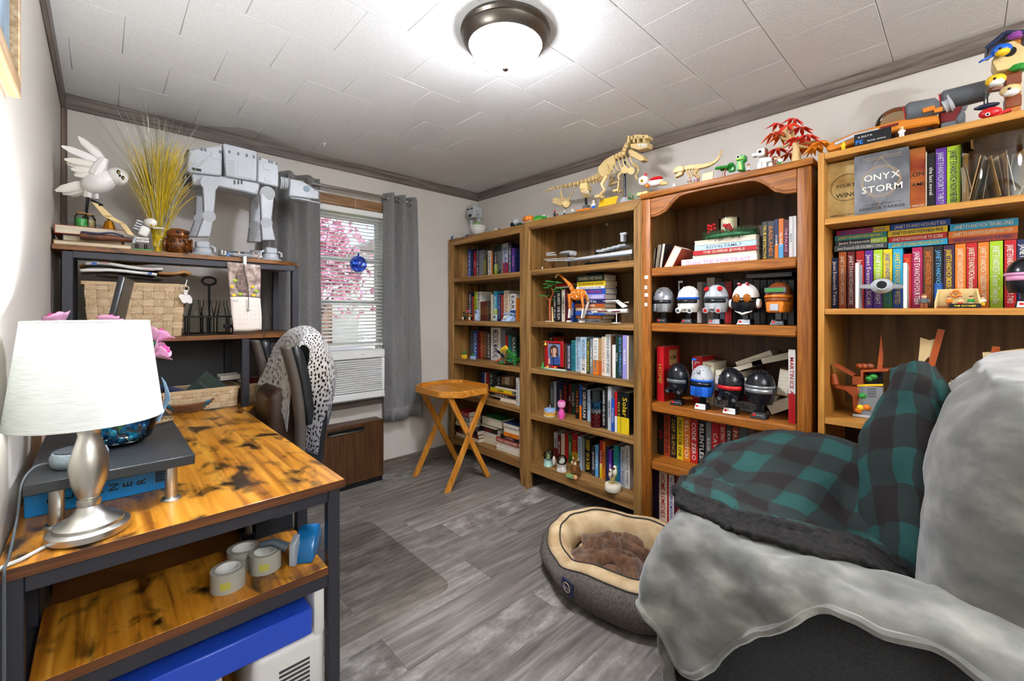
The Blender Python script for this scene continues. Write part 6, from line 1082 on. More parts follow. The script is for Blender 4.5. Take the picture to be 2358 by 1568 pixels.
part(t, 'body', lbl, lambda b: b.prism([c+V((-.03, .05, 0)), c+V((.03, .05, 0)), c+V((.03, .045, .03)), c+V((.0, .04, .045)), c+V((-.03, .045, .01))], (0, -.095, 0)), bev=.003); part(t, 'handset', lbl, lambda b: b.tube([c+V((.01, .055, .052)), c+V((.01, .03, .06)), c+V((.01, -.03, .06)), c+V((.01, -.055, .052))], [.011, .007, .007, .011], 8)); part(t, 'dial', wht, lambda b: b.cyl(c+V((-.016, .01, .028)), c+V((-.024, .01, .036)), .017))
q = P_(ZB, 2.19); z = SH1[2]
for x, m, n in ((293, yel, 'yellow'), (378, lbl, 'light blue')):
    c = base(q(x, 200), z); t = thing('plant_pot_toy', n+' square-bodied toy pot sprouting a green plant', 'toy', c); part(t, 'body', m, lambda b: b.cbox(c+V((0, 0, .020)), (.03, .042, .028)), bev=.003)
    for s in (1, -1): part(t, 'leg', m, lambda b: b.cbox(c+V((0, s*.012, .003)), (.01, .008, .006))); part(t, 'arm', m, lambda b: b.tube([c+V((0, s*.02, .022)), c+V((0, s*.03, .028))], .003, 6))
    for i in range(6): a = i*pi/3; part(t, 'leaf', grn, lambda b: b.tube([c+V((0, 0, .034)), c+V((cos(a)*.010, sin(a)*.010, .055)), c+V((cos(a)*.016, sin(a)*.016, .066 if n == 'yellow' else .052))], [.004, .005, .001], 5))
c = base(q(690, 210), z); t = thing('flower_toy', 'yellow drooping brick flower with dark leaves on a green base', 'toy flower', c); q0 = q
for a, b2 in (((690, 75), (650, 150)), ((690, 70), (685, 150)), ((695, 70), (720, 145)), ((680, 80), (665, 130))): part(t, 'petal', yel, lambda b: b.tube([q0(*a), q0((a[0]+b2[0])/2+(b2[0]-a[0])*.3, (a[1]+b2[1])/2-8, -.01), q0(*b2)], [.006, .010, .003], 6))
for a, m in (((585, 90), blk), ((600, 120), blk), ((575, 235), ora), ((620, 220), brn), ((790, 170), grn), ((720, 225), grn)): part(t, 'leaf', m, lambda b: b.tube([q0(690, 190), q0((690+a[0])/2, (190+a[1])/2-10), q0(*a)], [.006, .007, .002], 6))
part(t, 'base', blk, lambda b: b.cbox(c+V((0, 0, .004)), (.05, .10, .008)), bev=.001); part(t, 'stem', brn, lambda b: b.cyl(c+V((0, 0, .008)), q0(690, 180), .010, .006)); part(t, 'moss', grn, lambda b: b.sph(c+V((-.012, .02, .008)), (.015, .03, .010), 9, 5))
sprig(base(q(785, 210, -.01), z), 14, .11, grn, 'leafy green brick plant with white blossoms by the stile', st=grn, rnd=8)
# ---- dinosaur-topped bookcase, top shelf: grey wedge ship and small figures
q = P_(ZCc, 2.20); z = SH2[0]; c = base(q(880, 1480), z); t = thing('wedge_ship', 'long pale grey brick-built wedge spaceship on the top shelf', 'toy spaceship', c); pg = mat('pale_grey_plastic', '#c2c3c2', .35)
part(t, 'lower_hull', pg, lambda b: b.add([q(520, 1475, .02), q(1260, 1395, -.07), q(1260, 1395, .15), q(520, 1462, .02), q(1260, 1350, -.06), q(1260, 1350, .14)], [(0, 1, 2), (3, 5, 4), (0, 3, 4, 1), (1, 4, 5, 2), (2, 5, 3, 0)])); part(t, 'side_trench', dg_, lambda b: b.beam(q(540, 1480, -.005), q(1240, 1405, -.08), .008, .008))
part(t, 'upper_hull', lg, lambda b: [b.cbox(q(950+55*i, 1375-16*i, .03), (.10-.008*i, .05, .012), .12) for i in range(5)], bev=.002); part(t, 'bow_spikes', pg, lambda b: (b.beam(q(300, 1462), q(640, 1440), .006, .005), b.beam(q(330, 1475), q(640, 1465), .006, .005)))
part(t, 'bridge', pg, lambda b: (b.cbox(q(1165, 1230, .03), (.03, .022, .04)), b.cbox(q(1168, 1180, .03), (.02, .04, .014))), bev=.002); part(t, 'stand', blk, lambda b: b.cbox(base(q(900, 1400), z)+V((.03, 0, .012)), (.05, .22, .024)))
c = base(q(520, 1400), z); t = thing('saucer_ship', 'small grey brick-built disc spaceship behind the wedge ship tip', 'toy spaceship', c); part(t, 'disc', lg, lambda b: b.sph(q(560, 1390, .05), (.05, .065, .016), 20, 7)); part(t, 'cockpit', lg, lambda b: b.cyl(q(590, 1395, .0), q(640, 1395, .0), .014)); part(t, 'fork', lg, lambda b: (b.beam(q(420, 1385, .05), q(330, 1395, .04), .014, .008), b.beam(q(430, 1410, .02), q(330, 1412, .02), .014, .008))); part(t, 'stand', blk, lambda b: b.cyl(c+V((.05, 0, 0)), q(560, 1395, .05), .006))
minifig(base(q(870, 1400, .0), z+.051), .045, blk, blk, blk, 'tiny black toy figure standing on the wedge ship'); minifig(base(q(280, 1500, -.03), z), .024, wht, lg, wht, 'tiny white toy figure at the open end of the top shelf'); minifig(base(q(370, 1500, -.03), z), .02, mat('mauve_plastic'), blk, skinm, 'tiny mauve toy figure on the top shelf')
part(None, 'cable_hole_plug', mat('pale_plug', '#aebcc4', .5), lambda b: b.cyl((XR-.0275, q(972, 1075, .22).y, q(972, 1075, .22).z), (XR-.025, q(972, 1075, .22).y, q(972, 1075, .22).z), .010)); tag(bpy.data.objects['cable_hole_plug'], 'pale round plug on the back panel above the wedge ship', 'plug')
# second shelf
q = P_(ZD, 2.16); z = SH2[1]; c = base(q(400, 715), z); t = thing('acacia_toy', 'green flat-topped brick acacia tree with red-brown trunk beside the giraffe', 'toy tree', c)
part(t, 'trunk', mat('reddish_brown_plastic', '#a04a20', .35), lambda b: (b.tube([c, q(395, 560), q(405, 450)], [.010, .007, .006], 7), b.tube([q(400, 480), q(440, 390), q(420, 330)], [.005, .004, .003], 6), b.tube([q(400, 500), q(350, 430)], [.004, .003], 6)))
rr = random.Random(9)
for x, y in ((380, 250), (420, 260), (470, 262), (520, 270), (350, 285), (390, 310), (360, 330), (440, 290), (500, 335), (550, 335), (460, 350), (330, 425), (370, 428), (300, 425), (430, 470), (480, 375)):
    p = q(x, y, rr.uniform(-.02, .03))
    for k in range(4): a = rr.uniform(0, 6.28); part(t, 'leaf_plate', grn, lambda b: b.prism([p, p+V((cos(a)*.014, sin(a)*.014, .003)), p+V((cos(a+.5)*.024, sin(a+.5)*.024, 0)), p+V((cos(a+1)*.014, sin(a+1)*.014, -.003))], (0, 0, .003)))
part(t, 'base', wht, lambda b: b.cbox(c+V((0, 0, .003)), (.04, .05, .006)), bev=.001); part(t, 'tan_trunk', tanp, lambda b: b.tube([base(q(432, 715), z), q(425, 560)], [.006, .004], 6))
c = base(q(720, 715), z); t = thing('giraffe_toy', 'orange and white brick-built giraffe stretching its long neck', 'toy giraffe', c); go = mat('giraffe_orange', '#c96f17', .35)
part(t, 'body', go, lambda b: b.prism([q(*p, -.012) for p in ((640, 360), (700, 340), (790, 350), (815, 400), (790, 460), (740, 470), (690, 480), (640, 450))], (.035, 0, 0)), bev=.006)
part(t, 'neck', go, lambda b: b.tube([q(680, 370, .005), q(630, 280, .005), q(560, 210, .005), q(500, 160, .005)], [.016, .012, .008, .006], 8)); part(t, 'head', tanp, lambda b: b.tube([q(515, 150, .005), q(490, 165, .002), q(465, 205, 0)], [.008, .008, .005], 7)); part(t, 'horn', tanp, lambda b: b.cyl(q(510, 150, .005), q(520, 132, .005), .002, n=5))
for d, pts in ((-.016, ((630, 400), (632, 500), (635, 580), (625, 690))), (.016, ((660, 430), (650, 520), (648, 600), (640, 690))), (-.016, ((780, 420), (790, 500), (800, 580), (780, 690))), (.016, ((810, 400), (840, 430), (860, 500), (800, 690)))):
    part(t, 'leg', go, lambda b: b.tube([q(*p, d) for p in pts[:3]], [.013, .008, .006], 7)); part(t, 'sock', wht, lambda b: b.tube([q(*pts[2], d), q(*pts[3], d)], [.0065, .0065], 7)); f_ = base(q(*pts[3], d), z); part(t, 'hoof', wht, lambda b: b.cbox(f_+V((-.003, 0, .006)), (.022, .018, .012)), bev=.002)
for x, y in ((650, 400), (690, 380), (740, 375), (780, 390), (720, 430), (665, 440), (770, 440), (620, 300), (650, 330), (585, 240)): part(t, 'spot_edge', wht, lambda b: b.cbox(q(x, y, -.0125 if x > 640 and y > 350 else -.008), (.002, .004, .018), rx=.6+x*.02))
part(t, 'tail', tanp, lambda b: b.tube([q(815, 370), q(850, 420), q(870, 500)], [.004, .003, .002], 6))
c = base(q(1200, 715, -.01), z); t = thing('fighter_plane', 'white and dark red brick-built winged fighter on a thin stand', 'toy spaceship', c)
part(t, 'fuselage', wht, lambda b: b.tube([q(900, 620, -.01), q(1000, 618, -.01), q(1150, 610), q(1340, 605)], [.004, .008, .012, .013], 8)); part(t, 'stripe', dr, lambda b: (b.beam(q(970, 612, -.022), q(1090, 605, -.018), .003, .006), b.beam(q(1140, 615, -.018), q(1240, 608, -.018), .003, .006)))
for p0, p1 in (((1180, 490), (1330, 560)), ((1160, 640), (1335, 610))): part(t, 'wing', wht, lambda b: b.prism([q(*p0), q(p0[0]+50, p0[1]-5), q(p1[0], p1[1]-10), q(p1[0]-60, p1[1]+12)], (.012, 0, 0)), bev=.001)
for y0, x0, x1 in ((487, 1040, 1230), (505, 1290, 1345)): part(t, 'laser', wht, lambda b: b.tube([q(x0, y0), q((x0+x1)/2, y0-2), q(x1, y0-4)], [.002, .003, .005], 7))
part(t, 'stand', wht, lambda b: (b.cyl(c, q(1200, 620, -.01), .003, n=6), b.cbox(c+V((0, 0, .003)), (.04, .03, .006))))
slab('folded_camera', 'black compact camera lying on the tall book stack', 'camera', base(Zm(*ZD, 0, 2.26)(940, 160), SH2[1]+.298)+V((0, 0, .012)), (.06, .09, .022), blk, .1, 0, 0, .004)
# third shelf: framed portrait and holiday bricks
q = P_(ZD, 2.165); z = SH2[2]; c = base(q(455, 1280), z); t = thing('photo_frame', 'red frame with a school portrait of a child in a blue dress', 'photo frame', c); fr_ = mat('glossy_red_frame', '#a5161a', .25); Q = lambda x, y, d=0: q(x, y, d)
def rect(x0, x1, y0, y1, d, th): a, b2 = Q(x0, y0), Q(x1, y1); return (2.165+d, 2.165+d+th, b2.y, a.y, b2.z, a.z)
part(t, 'frame', fr_, lambda b: (b.box(*rect(335, 372, 965, 1282, 0, .012)), b.box(*rect(520, 555, 965, 1282, 0, .012)), b.box(*rect(372, 520, 965, 1000, 0, .012)), b.box(*rect(372, 520, 1255, 1282, 0, .012))), bev=.0012)
ph = part(t, 'photograph', noisy('portrait_backdrop', [(.35, '#52648c'), (.65, '#7f93b8')], (30, 30, 30), .4), lambda b: b.box(*rect(372, 520, 1000, 1255, .006, .004)))
def flat(n, m, pts, d): part(ph, n, m, lambda b: b.prism([Q(*p, d) for p in pts], (.0006, 0, 0)))
el = lambda cx, cy, rx, ry: [(cx+rx*cos(a*pi/9), cy+ry*sin(a*pi/9)) for a in range(18)]
flat('printed_hair', mat('print_brown', '#4a2f22', .5), [(395, 1090), (400, 1040), (430, 1018), (465, 1020), (490, 1045), (500, 1100), (500, 1150), (470, 1165), (410, 1160), (398, 1130)], .0052); flat('printed_dress', mat('print_blue', '#34508f', .5), [(380, 1255), (385, 1170), (420, 1140), (470, 1140), (515, 1170), (520, 1255)], .0046); flat('printed_face', mat('print_skin', '#e0b294', .5), el(445, 1085, 33, 45), .004); flat('printed_neck', MC['print_skin'], [(428, 1120), (465, 1120), (472, 1160), (420, 1160)], .0036)
flat('printed_fringe', MC['print_brown'], [(410, 1075), (412, 1040), (445, 1030), (482, 1045), (482, 1072), (460, 1050), (430, 1055)], .0034); flat('printed_arm', MC['print_skin'], [(376, 1240), (382, 1180), (400, 1165), (402, 1240)], .0034); flat('printed_smile', mat('print_rose', '#b86a60', .5), [(430, 1108), (445, 1114), (460, 1108), (445, 1111)], .0032)
for x in (433, 460): flat('printed_eye', mat('print_dark', '#241a16', .5), el(x, 1078, 4, 3), .0032)
part(t, 'backing', blk, lambda b: b.box(*rect(345, 545, 975, 1275, .012, .004))); part(t, 'easel_leg', blk, lambda b: b.beam((2.18, (Q(445, 0).y), c.z), Q(445, 1050, .016), .03, .003))
c = base(q(440, 1300, -.03), z); t = thing('holiday_base', 'green and white brick base with a tiny train before the photo frame', 'toy', c); Y0, Y1 = q(305, 0, -.03).y, q(580, 0, -.03).y
part(t, 'plate', mat('pale_green_plastic', '#7fb08c', .4), lambda b: b.box(2.128, 2.158, Y1, Y0, z+.0006, z+.006), bev=.001); part(t, 'snow', wht, lambda b: b.box(2.13, 2.156, Y1+.005, Y0-.012, z+.006, z+.012), bev=.003)
for i, m in enumerate((yel, brn, redp, ora)): part(t, 'wagon', m, lambda b: b.cbox((2.143, Y0-.042-i*.022, z+.019), (.012, .016, .013)), bev=.002)
c = base(q(315, 1260, -.03), z); t = thing('tiny_christmas_tree', 'tiny green brick Christmas tree beside the photo frame', 'toy tree', c)
for i in range(3): part(t, 'tier', grn, lambda b: b.cyl(c+V((0, 0, .006+i*.012)), c+V((0, 0, .022+i*.012)), .015-i*.004, .003, 8))
part(t, 'trunk', brn, lambda b: b.cyl(c, c+V((0, 0, .007)), .004, n=6))
c = q(345, 1000, -.006); t = thing('bell_ornament', 'gold bell with red bow on the corner of the photo frame', 'ornament', c); part(t, 'bell', mat('gold_plastic', '#d9a532', .25, .6), lambda b: b.lathe([(0, c.z+.010), (.006, c.z+.008), (.009, c.z-.004), (.014, c.z-.010), (0, c.z-.010)], (c.x, c.y, 0), 12)); part(t, 'bow', redp, lambda b: (b.sph(c+V((0, .008, .014)), (.004, .009, .006), 8, 5), b.sph(c+V((0, -.008, .014)), (.004, .009, .006), 8, 5))); part(t, 'sprig', grn, lambda b: b.tube([c+V((0, .018, .01)), c+V((0, 0, .018)), c+V((0, -.016, .014))], [.003, .004, .002], 5))
# fourth shelf
q = P_(ZE, 2.165); z = SH2[3]; c = base(q(353, 440), z); t = thing('cake_figurine', 'small ceramic birthday cake with blue icing and one candle', 'figurine', c)
part(t, 'plate', wht, lambda b: b.lathe([(0, c.z), (.040, c.z), (.042, c.z+.005), (0, c.z+.006)], (c.x, c.y, 0), 20)); part(t, 'lower_layer', mat('icing_yellow', '#e8b24a', .4), lambda b: b.lathe([(0, c.z+.006), (.037, c.z+.006), (.037, c.z+.028), (0, c.z+.028)], (c.x, c.y, 0), 20)); part(t, 'icing', mat('icing_blue', '#8fb4e0', .4), lambda b: b.lathe([(.0375, c.z+.026), (.039, c.z+.032), (.038, c.z+.048), (.030, c.z+.052), (0, c.z+.052)], (c.x, c.y, 0), 20)); part(t, 'candle', mat('icing_pink', '#e7b0c4', .4), lambda b: b.cyl(c+V((0, 0, .052)), c+V((0, 0, .075)), .003, n=8))
for i in range(8): a = i*pi/4; part(t, 'drip', MC['icing_yellow'], lambda b: b.sph(c+V((.037*cos(a), .037*sin(a), .030)), (.006, .006, .010), 7, 5))
c = base(q(475, 475), z); t = thing('pink_ornament', 'plain pink ornamental bottle vase on the fourth shelf beside the cake', 'ornament', c); pk = mat('hot_pink_glaze', '#d94f9e', .3); part(t, 'body', pk, lambda b: b.lathe([(0, c.z), (.018, c.z), (.024, c.z+.03), (.016, c.z+.055), (.012, c.z+.065), (.022, c.z+.085), (.024, c.z+.105), (.018, c.z+.118), (0, c.z+.112)], (c.x, c.y, 0), 20)); part(t, 'band', mat('pale_pink_glaze', '#f0a9cf', .3), lambda b: b.lathe([(.0225, c.z+.078), (.0265, c.z+.095), (.0235, c.z+.112)], (c.x, c.y, 0), 20))
c = base(q(845, 540, .005), z); t = thing('gem_vase', 'glass cylinder vase layered with red, clear and blue gems', 'vase', c); vr = .034; part(t, 'glass', glass('vase_glass', '#f2f6f6', .3), lambda b: b.lathe([(0, c.z), (vr, c.z), (vr+.001, c.z+.215), (vr-.001, c.z+.215)], (c.x, c.y, 0), 28)); rr = random.Random(2)
for k, (z0_, z1_, m) in enumerate(((.006, .080, mat('ruby_gem', '#b3141c', .08, trans=.3)), (.084, .108, mat('crystal_gem', '#e4e6e8', .08, trans=.3)), (.112, .15, mat('blue_gem', '#1f78b4', .08, trans=.3)))):
    n = int((z1_-z0_)/.01)
    for i in range(n):
        for j in range(8): a = j*pi/4+i*.4; part(t, 'gem', m, lambda b: b.sph(c+V(((vr-.009)*cos(a), (vr-.009)*sin(a), z0_+i*.01+.004)), (.008, .008, .0055), 7, 4, Matrix.Rotation(rr.uniform(0, 2), 3, 'X')))
slab('white_carton', 'flat pale box lying on top of the yellow manuals', 'box', base(Zm(*ZE, 0, 2.25)(1115, 150), .0)*1+V((0, 0, SH2[3]+.222)), (.12, .095, .018), mat('white_card'), 0, 0, 0, .001)
# bottom shelf
q = P_(ZE, 2.17); z = SH2[4]
def globe(x, y, r, label, bm_, inner, d=0):
    c = base(q(x, y, d), z); t = thing('snow_globe', label, 'snow globe', c); part(t, 'base', bm_, lambda b: b.lathe([(0, c.z), (r*.98, c.z), (r, c.z+.006), (r*.9, c.z+.012), (r*.86, c.z+r*1.15), (r*.95, c.z+r*1.25), (0, c.z+r*1.27)], (c.x, c.y, 0), 28)); part(t, 'dome', glass('dome_glass', '#f0f4f2', .35), lambda b: b.sph((c.x, c.y, c.z+r*2.05), r, 24, 14)); inner(t, V((c.x, c.y, c.z+r*1.27)), r)
def in1(t, c, r):
    part(t, 'snow', wht, lambda b: b.sph(c+V((0, 0, .002)), (r*.6, r*.6, r*.25), 12, 6)); part(t, 'green_figure', mat('pale_green_ceramic', '#9fc25a', .4), lambda b: b.lathe([(0, c.z+r*.2), (r*.2, c.z+r*.2), (r*.28, c.z+r*.5), (r*.18, c.z+r*.8), (r*.12, c.z+r*1.1), (0, c.z+r*1.2)], (c.x, c.y, 0), 10)); part(t, 'blue_bow', mat('pale_blue_ceramic', '#8fc0d8', .4), lambda b: b.cbox(c+V((-.004, -r*.3, r*.75)), (.008, r*.35, r*.18)), bev=.002)
globe(335, 965, .033, 'snow globe with mint green base and a small green figure inside', mat('mint_ceramic', '#a9d0c0', .35), in1)
def in2(t, c, r):
    part(t, 'angel', mat('white_bisque', '#e6e0d4', .6), lambda b: (b.sph(c+V((0, 0, r*.3)), (r*.55, r*.55, r*.45), 12, 7), b.sph(c+V((0, r*.1, r*.85)), r*.25, 10, 7), b.sph(c+V((0, -r*.4, r*.7)), (r*.15, r*.35, r*.4), 8, 6)))
globe(478, 1030, .034, 'white bisque angel globe with carved swirling base', noisy('carved_bisque', [(.35, '#b8b0a4'), (.65, '#ece6dc')], (90, 90, 60), .6, bmp=1, bd=.006), in2, -.01)
part(bpy.data.objects['snow_globe.001'], 'wing', MC['white_bisque'], lambda b: b.sph(base(q(395, 950, -.01), z)+V((0, 0, .05)), (.010, .012, .03), 10, 7))
def owl(x, y, h, label, m, face, name='owl_figurine', d=0, zz=z):
    c = base(q(x, y, d), zz); t = thing(name, label, 'figurine', c); part(t, 'body', m, lambda b: b.lathe([(0, c.z), (h*.20, c.z), (h*.27, c.z+h*.25), (h*.26, c.z+h*.45), (h*.19, c.z+h*.62), (h*.22, c.z+h*.75), (h*.20, c.z+h*.88), (h*.1, c.z+h*.95), (0, c.z+h*.96)], (c.x, c.y, 0), 20))
    for s in (1, -1):
        part(t, 'eye_disc', face, lambda b: b.sph(c+V((-h*.16, s*h*.085, h*.76)), (h*.07, h*.095, h*.10), 10, 6)); part(t, 'eye', mat('amber_eye', '#d98a1a', .2), lambda b: b.sph(c+V((-h*.222, s*h*.075, h*.77)), h*.035, 8, 6)); part(t, 'ear_tuft', face if name != 'owl_jar' else m, lambda b: b.cyl(c+V((0, s*h*.14, h*.88)), c+V((0, s*h*.2, h*1.03)), h*.05, .001, 6)); part(t, 'wing', m, lambda b: b.sph(c+V((-h*.03, s*h*.25, h*.38)), (h*.12, h*.05, h*.26), 10, 7))
    part(t, 'beak', mat('beak_tan', '#c9a05a', .4), lambda b: b.cyl(c+V((-h*.22, 0, h*.74)), c+V((-h*.25, 0, h*.66)), h*.03, .001, 6)); return t, c
t, c = owl(625, 1095, .115, 'glazed brown owl figurine with white brows on a green block', noisy('brown_owl_glaze', [(.35, '#3a2110'), (.65, '#8a5a2c')], (50, 50, 50), .25), mat('owl_cream', '#e9dcc4', .4), d=-.02)
part(t, 'block', mat('green_label', '#7fae6a', .5), lambda b: b.cbox(c+V((-.04, .01, .010)), (.02, .05, .02)), bev=.002); part(t, 'flower', mat('peach_glaze', '#d99a6a', .4), lambda b: b.sph(c+V((-.038, -.028, .012)), (.014, .016, .014), 8, 6))
c = base(q(1022, 1190, -.03), z); t = thing('owl_music_box', 'two white ceramic owls on a branch over a round cream base', 'figurine', c); cr = mat('cream_ceramic', '#ece0c8', .25)
part(t, 'base', cr, lambda b: b.lathe([(0, c.z), (.044, c.z), (.047, c.z+.006), (.047, c.z+.034), (.042, c.z+.04), (0, c.z+.04)], (c.x, c.y, 0), 30)); part(t, 'branch', mat('olive_ceramic', '#a8945a', .4), lambda b: (b.tube([c+V((0, .005, .04)), c+V((0, -.002, .065)), c+V((0, -.012, .09))], [.014, .010, .008], 7), b.tube([c+V((0, .01, .05)), c+V((0, .02, .075))], .006, 6)))
for dy, dz, s in ((.018, .075, .8), (-.012, .092, 1)):
    part(t, 'owl', cr, lambda b: b.sph(c+V((0, dy, dz+.018*s)), (.014*s, .015*s, .026*s), 12, 8)); part(t, 'owl_face', mat('dark_face', '#3c2c20', .5), lambda b: b.sph(c+V((-.008, dy+.003, dz+.038*s)), (.009*s, .010*s, .009*s), 10, 6)); part(t, 'owl_head', cr, lambda b: b.sph(c+V((.002, dy, dz+.042*s)), (.012*s, .012*s, .012*s), 10, 7))
for a in (.5, 2, 3.4, 5): part(t, 'leaf', MC['olive_ceramic'], lambda b: b.sph(c+V((.02*cos(a), .02*sin(a), .045)), (.012, .006, .004), 7, 4, Matrix.Rotation(a, 3, 'Z')))
# ---- honey oak bookcase: wreath and candle
q = P_(ZG, 2.22); zt_ = SH3[0]+.1300; c = base(q(890, 1180), zt_); t = thing('candle_wreath', 'green artificial wreath with red berries around the candle', 'wreath', c); b = MB(); rr = random.Random(4); R = .095
for i in range(2200):
    a = rr.uniform(0, 2*pi); rr_ = .016*sqrt(rr.random()); ph_ = rr.uniform(0, 2*pi); p = c+V(((R*.62+rr_*cos(ph_))*cos(a), (R+rr_*cos(ph_))*1.12*sin(a), .014+rr_*sin(ph_))); d = V((cos(a)*cos(ph_)+rr.gauss(0, .5), sin(a)*cos(ph_)+rr.gauss(0, .5), sin(ph_)+rr.gauss(.1, .4))).normalized()*rr.uniform(.014, .030)
    s_ = d.cross(V((.3, .2, 1))).normalized()*.0012; b.add([p-s_, p+s_, p+d], [(0, 1, 2)])
b.build('needles', noisy('pine_needles', [(.4, '#23452a'), (.6, '#55774a')], (40, 40, 40), .6), t, closed=False, smooth=0)['kind'] = 'stuff'
part(t, 'ring', mat('leaf_green'), lambda b: b.tube([c+V((R*.62*cos(a*pi/12), R*1.12*sin(a*pi/12), .012)) for a in range(25)], .010, 6)); bry = mat('berry_red', '#b01018', .15)
for x, y in ((690, 1085), (715, 1090), (740, 1075), (745, 1110), (715, 1120), (690, 1112), (835, 1080), (850, 1100), (880, 1075), (895, 1100), (905, 1120), (850, 1080), (880, 1112), (820, 1135), (690, 1145)): part(t, 'berry', bry, lambda b: b.sph(q(x, y, -.05), .0075, 10, 7))
c = base(q(880, 1090), zt_); t = thing('pillar_candle', 'ivory pillar candle in a clear glass sleeve on the wreath', 'candle', c); part(t, 'wax', mat('ivory_wax', '#eadcb8', .4), lambda b: b.lathe([(0, c.z), (.036, c.z), (.036, c.z+.098), (.032, c.z+.100), (.028, c.z+.096), (0, c.z+.095)], (c.x, c.y, 0), 28)); part(t, 'sleeve', glass('sleeve_glass', '#f4f4f0', .3), lambda b: b.lathe([(.044, c.z), (.045, c.z+.095), (.0445, c.z+.097)], (c.x, c.y, 0), 28)); part(t, 'wick', blk, lambda b: b.cyl(c+V((0, 0, .094)), c+V((0, 0, .102)), .001, n=5))
# helmets
pq_w = mat('plaque_white', '#e9e6de', .4); pqr = mat('plaque_red', '#d01c1f', .4)
def helmet(x, yb, zsh, d, w_, h, label, dome, face, visor, accent=None, extra=None, plate=None, zm=ZH, X=2.15, stud=True, turn=0):
    qq = P_(zm, X); c = base(qq(x, yb, d), zsh); t = thing('display_helmet', label, 'helmet', c); zb = c.z+h*.30; W_ = w_/2; hh = h*.70
    part(t, 'stand', blk, lambda b: (b.prism([c+V((-.034, W_*.55, 0)), c+V((-.034, -W_*.55, 0)), c+V((-.022, -W_*.45, h*.13)), c+V((-.022, W_*.45, h*.13))], (.05, 0, 0)), b.cbox(c+V((0, 0, h*.2)), (.022, .024, h*.28))), bev=.001)
    pt = part(t, 'name_plate', plate or blk, lambda b: b.prism([c+V((-.0365, W_*.48, h*.01)), c+V((-.0365, -W_*.48, h*.01)), c+V((-.0255, -W_*.42, h*.125)), c+V((-.0255, W_*.42, h*.125))], (.002, 0, 0)))
    part(pt, 'red_square', pqr, lambda b: b.cbox(c+V((-.0325, W_*.26, h*.075)), (.0012, W_*.2, h*.045))); text(pt, 'STAR WARS', c+V((-.0334, -W_*.12, h*.075)), (0, -1, 0), (.09, 0, 1), W_*.5, h*.035, pq_w if not plate else blk, 'lettering', False)
    cc = V((c.x, c.y, zb)); r_ = W_
    part(t, 'dome', dome, lambda b: b.sph(cc+V((0, 0, hh*.50)), (r_*1.05, r_, hh*.50), 22, 8, None, 0, 1))
    if stud:
        for k in range(4):
            for j in range(10): a = pi/2+(j+.5)*pi/10; e = .2+k*.3; part(t, 'stud', dome, lambda b: b.sph(cc+V((r_*1.05*cos(e)*cos(a), r_*cos(e)*sin(a), hh*.5+hh*.5*sin(e))), .0034, 6, 4)) if (j+k) % 2 == 0 else None
    prof = [(r_*.80, 0), (r_*.92, hh*.12), (r_*1.0, hh*.3), (r_*1.0, hh*.52)]
    part(t, 'shell', face, lambda b: b.lathe([(p, zb+zz_) for p, zz_ in prof], (c.x, c.y, 0), 22))
    part(t, 'visor', visor, lambda b: b.lathe([(r_*1.015, zb+hh*.34), (r_*1.03, zb+hh*.40), (r_*1.015, zb+hh*.47)], (c.x, c.y, 0), 14, a0=pi-1.15, a1=pi+1.15), closed=False, solid=.002)
    if accent: part(t, 'brow_band', accent, lambda b: b.lathe([(r_*1.02, zb+hh*.48), (r_*1.05, zb+hh*.52), (r_*1.02, zb+hh*.56)], (c.x, c.y, 0), 18, a0=pi-1.5, a1=pi+1.5), closed=False, solid=.002)
    if extra: extra(t, c, zb, hh, r_)
    return t
slv = mat('silver_plastic', '#9a9c9e', .28, .5)
def cheeks(m, s=1.0):
    def f(t, c, zb, hh, r_):
        for k in (1, -1): part(t, 'cheek_plate', m, lambda b: b.cbox((c.x-r_*.86, c.y+k*r_*.55, zb+hh*.17), (.008, r_*.55*s, hh*.30), k*-.5), bev=.002)
        part(t, 'crest', slv, lambda b: b.cbox((c.x-r_*.75, c.y, zb+hh*.78), (.03, r_*.28, .02), 0, 0, .7), bev=.002)
    return f
def snout(m, m2=None):
    def f(t, c, zb, hh, r_):
        for k in (1, -1): part(t, 'filter', m, lambda b: b.cyl((c.x-r_*.72, c.y+k*r_*.5, zb+hh*.10), (c.x-r_*1.12, c.y+k*r_*.55, zb+hh*.06), r_*.26)); part(t, 'filter_core', m2 or dg_, lambda b: b.cyl((c.x-r_*1.12, c.y+k*r_*.55, zb+hh*.06), (c.x-r_*1.15, c.y+k*r_*.55, zb+hh*.057), r_*.15))
        part(t, 'mouth_piece', m, lambda b: b.cbox((c.x-r_*.95, c.y, zb+hh*.2), (.014, r_*.5, hh*.2)), bev=.004)
    return f
def antenna(m, fl):
    def f(t, c, zb, hh, r_): part(t, 'aerial', lg, lambda b: b.cyl((c.x, c.y+r_*.9, zb+hh*.4), (c.x, c.y+r_*.98, zb+hh*1.2), .002, n=6)); part(t, 'aerial_flag', fl, lambda b: b.cbox((c.x, c.y+r_*.80, zb+hh*1.17), (.004, .022, .010)))
    return f
def both(*fs): return lambda *a: [f(*a) for f in fs]
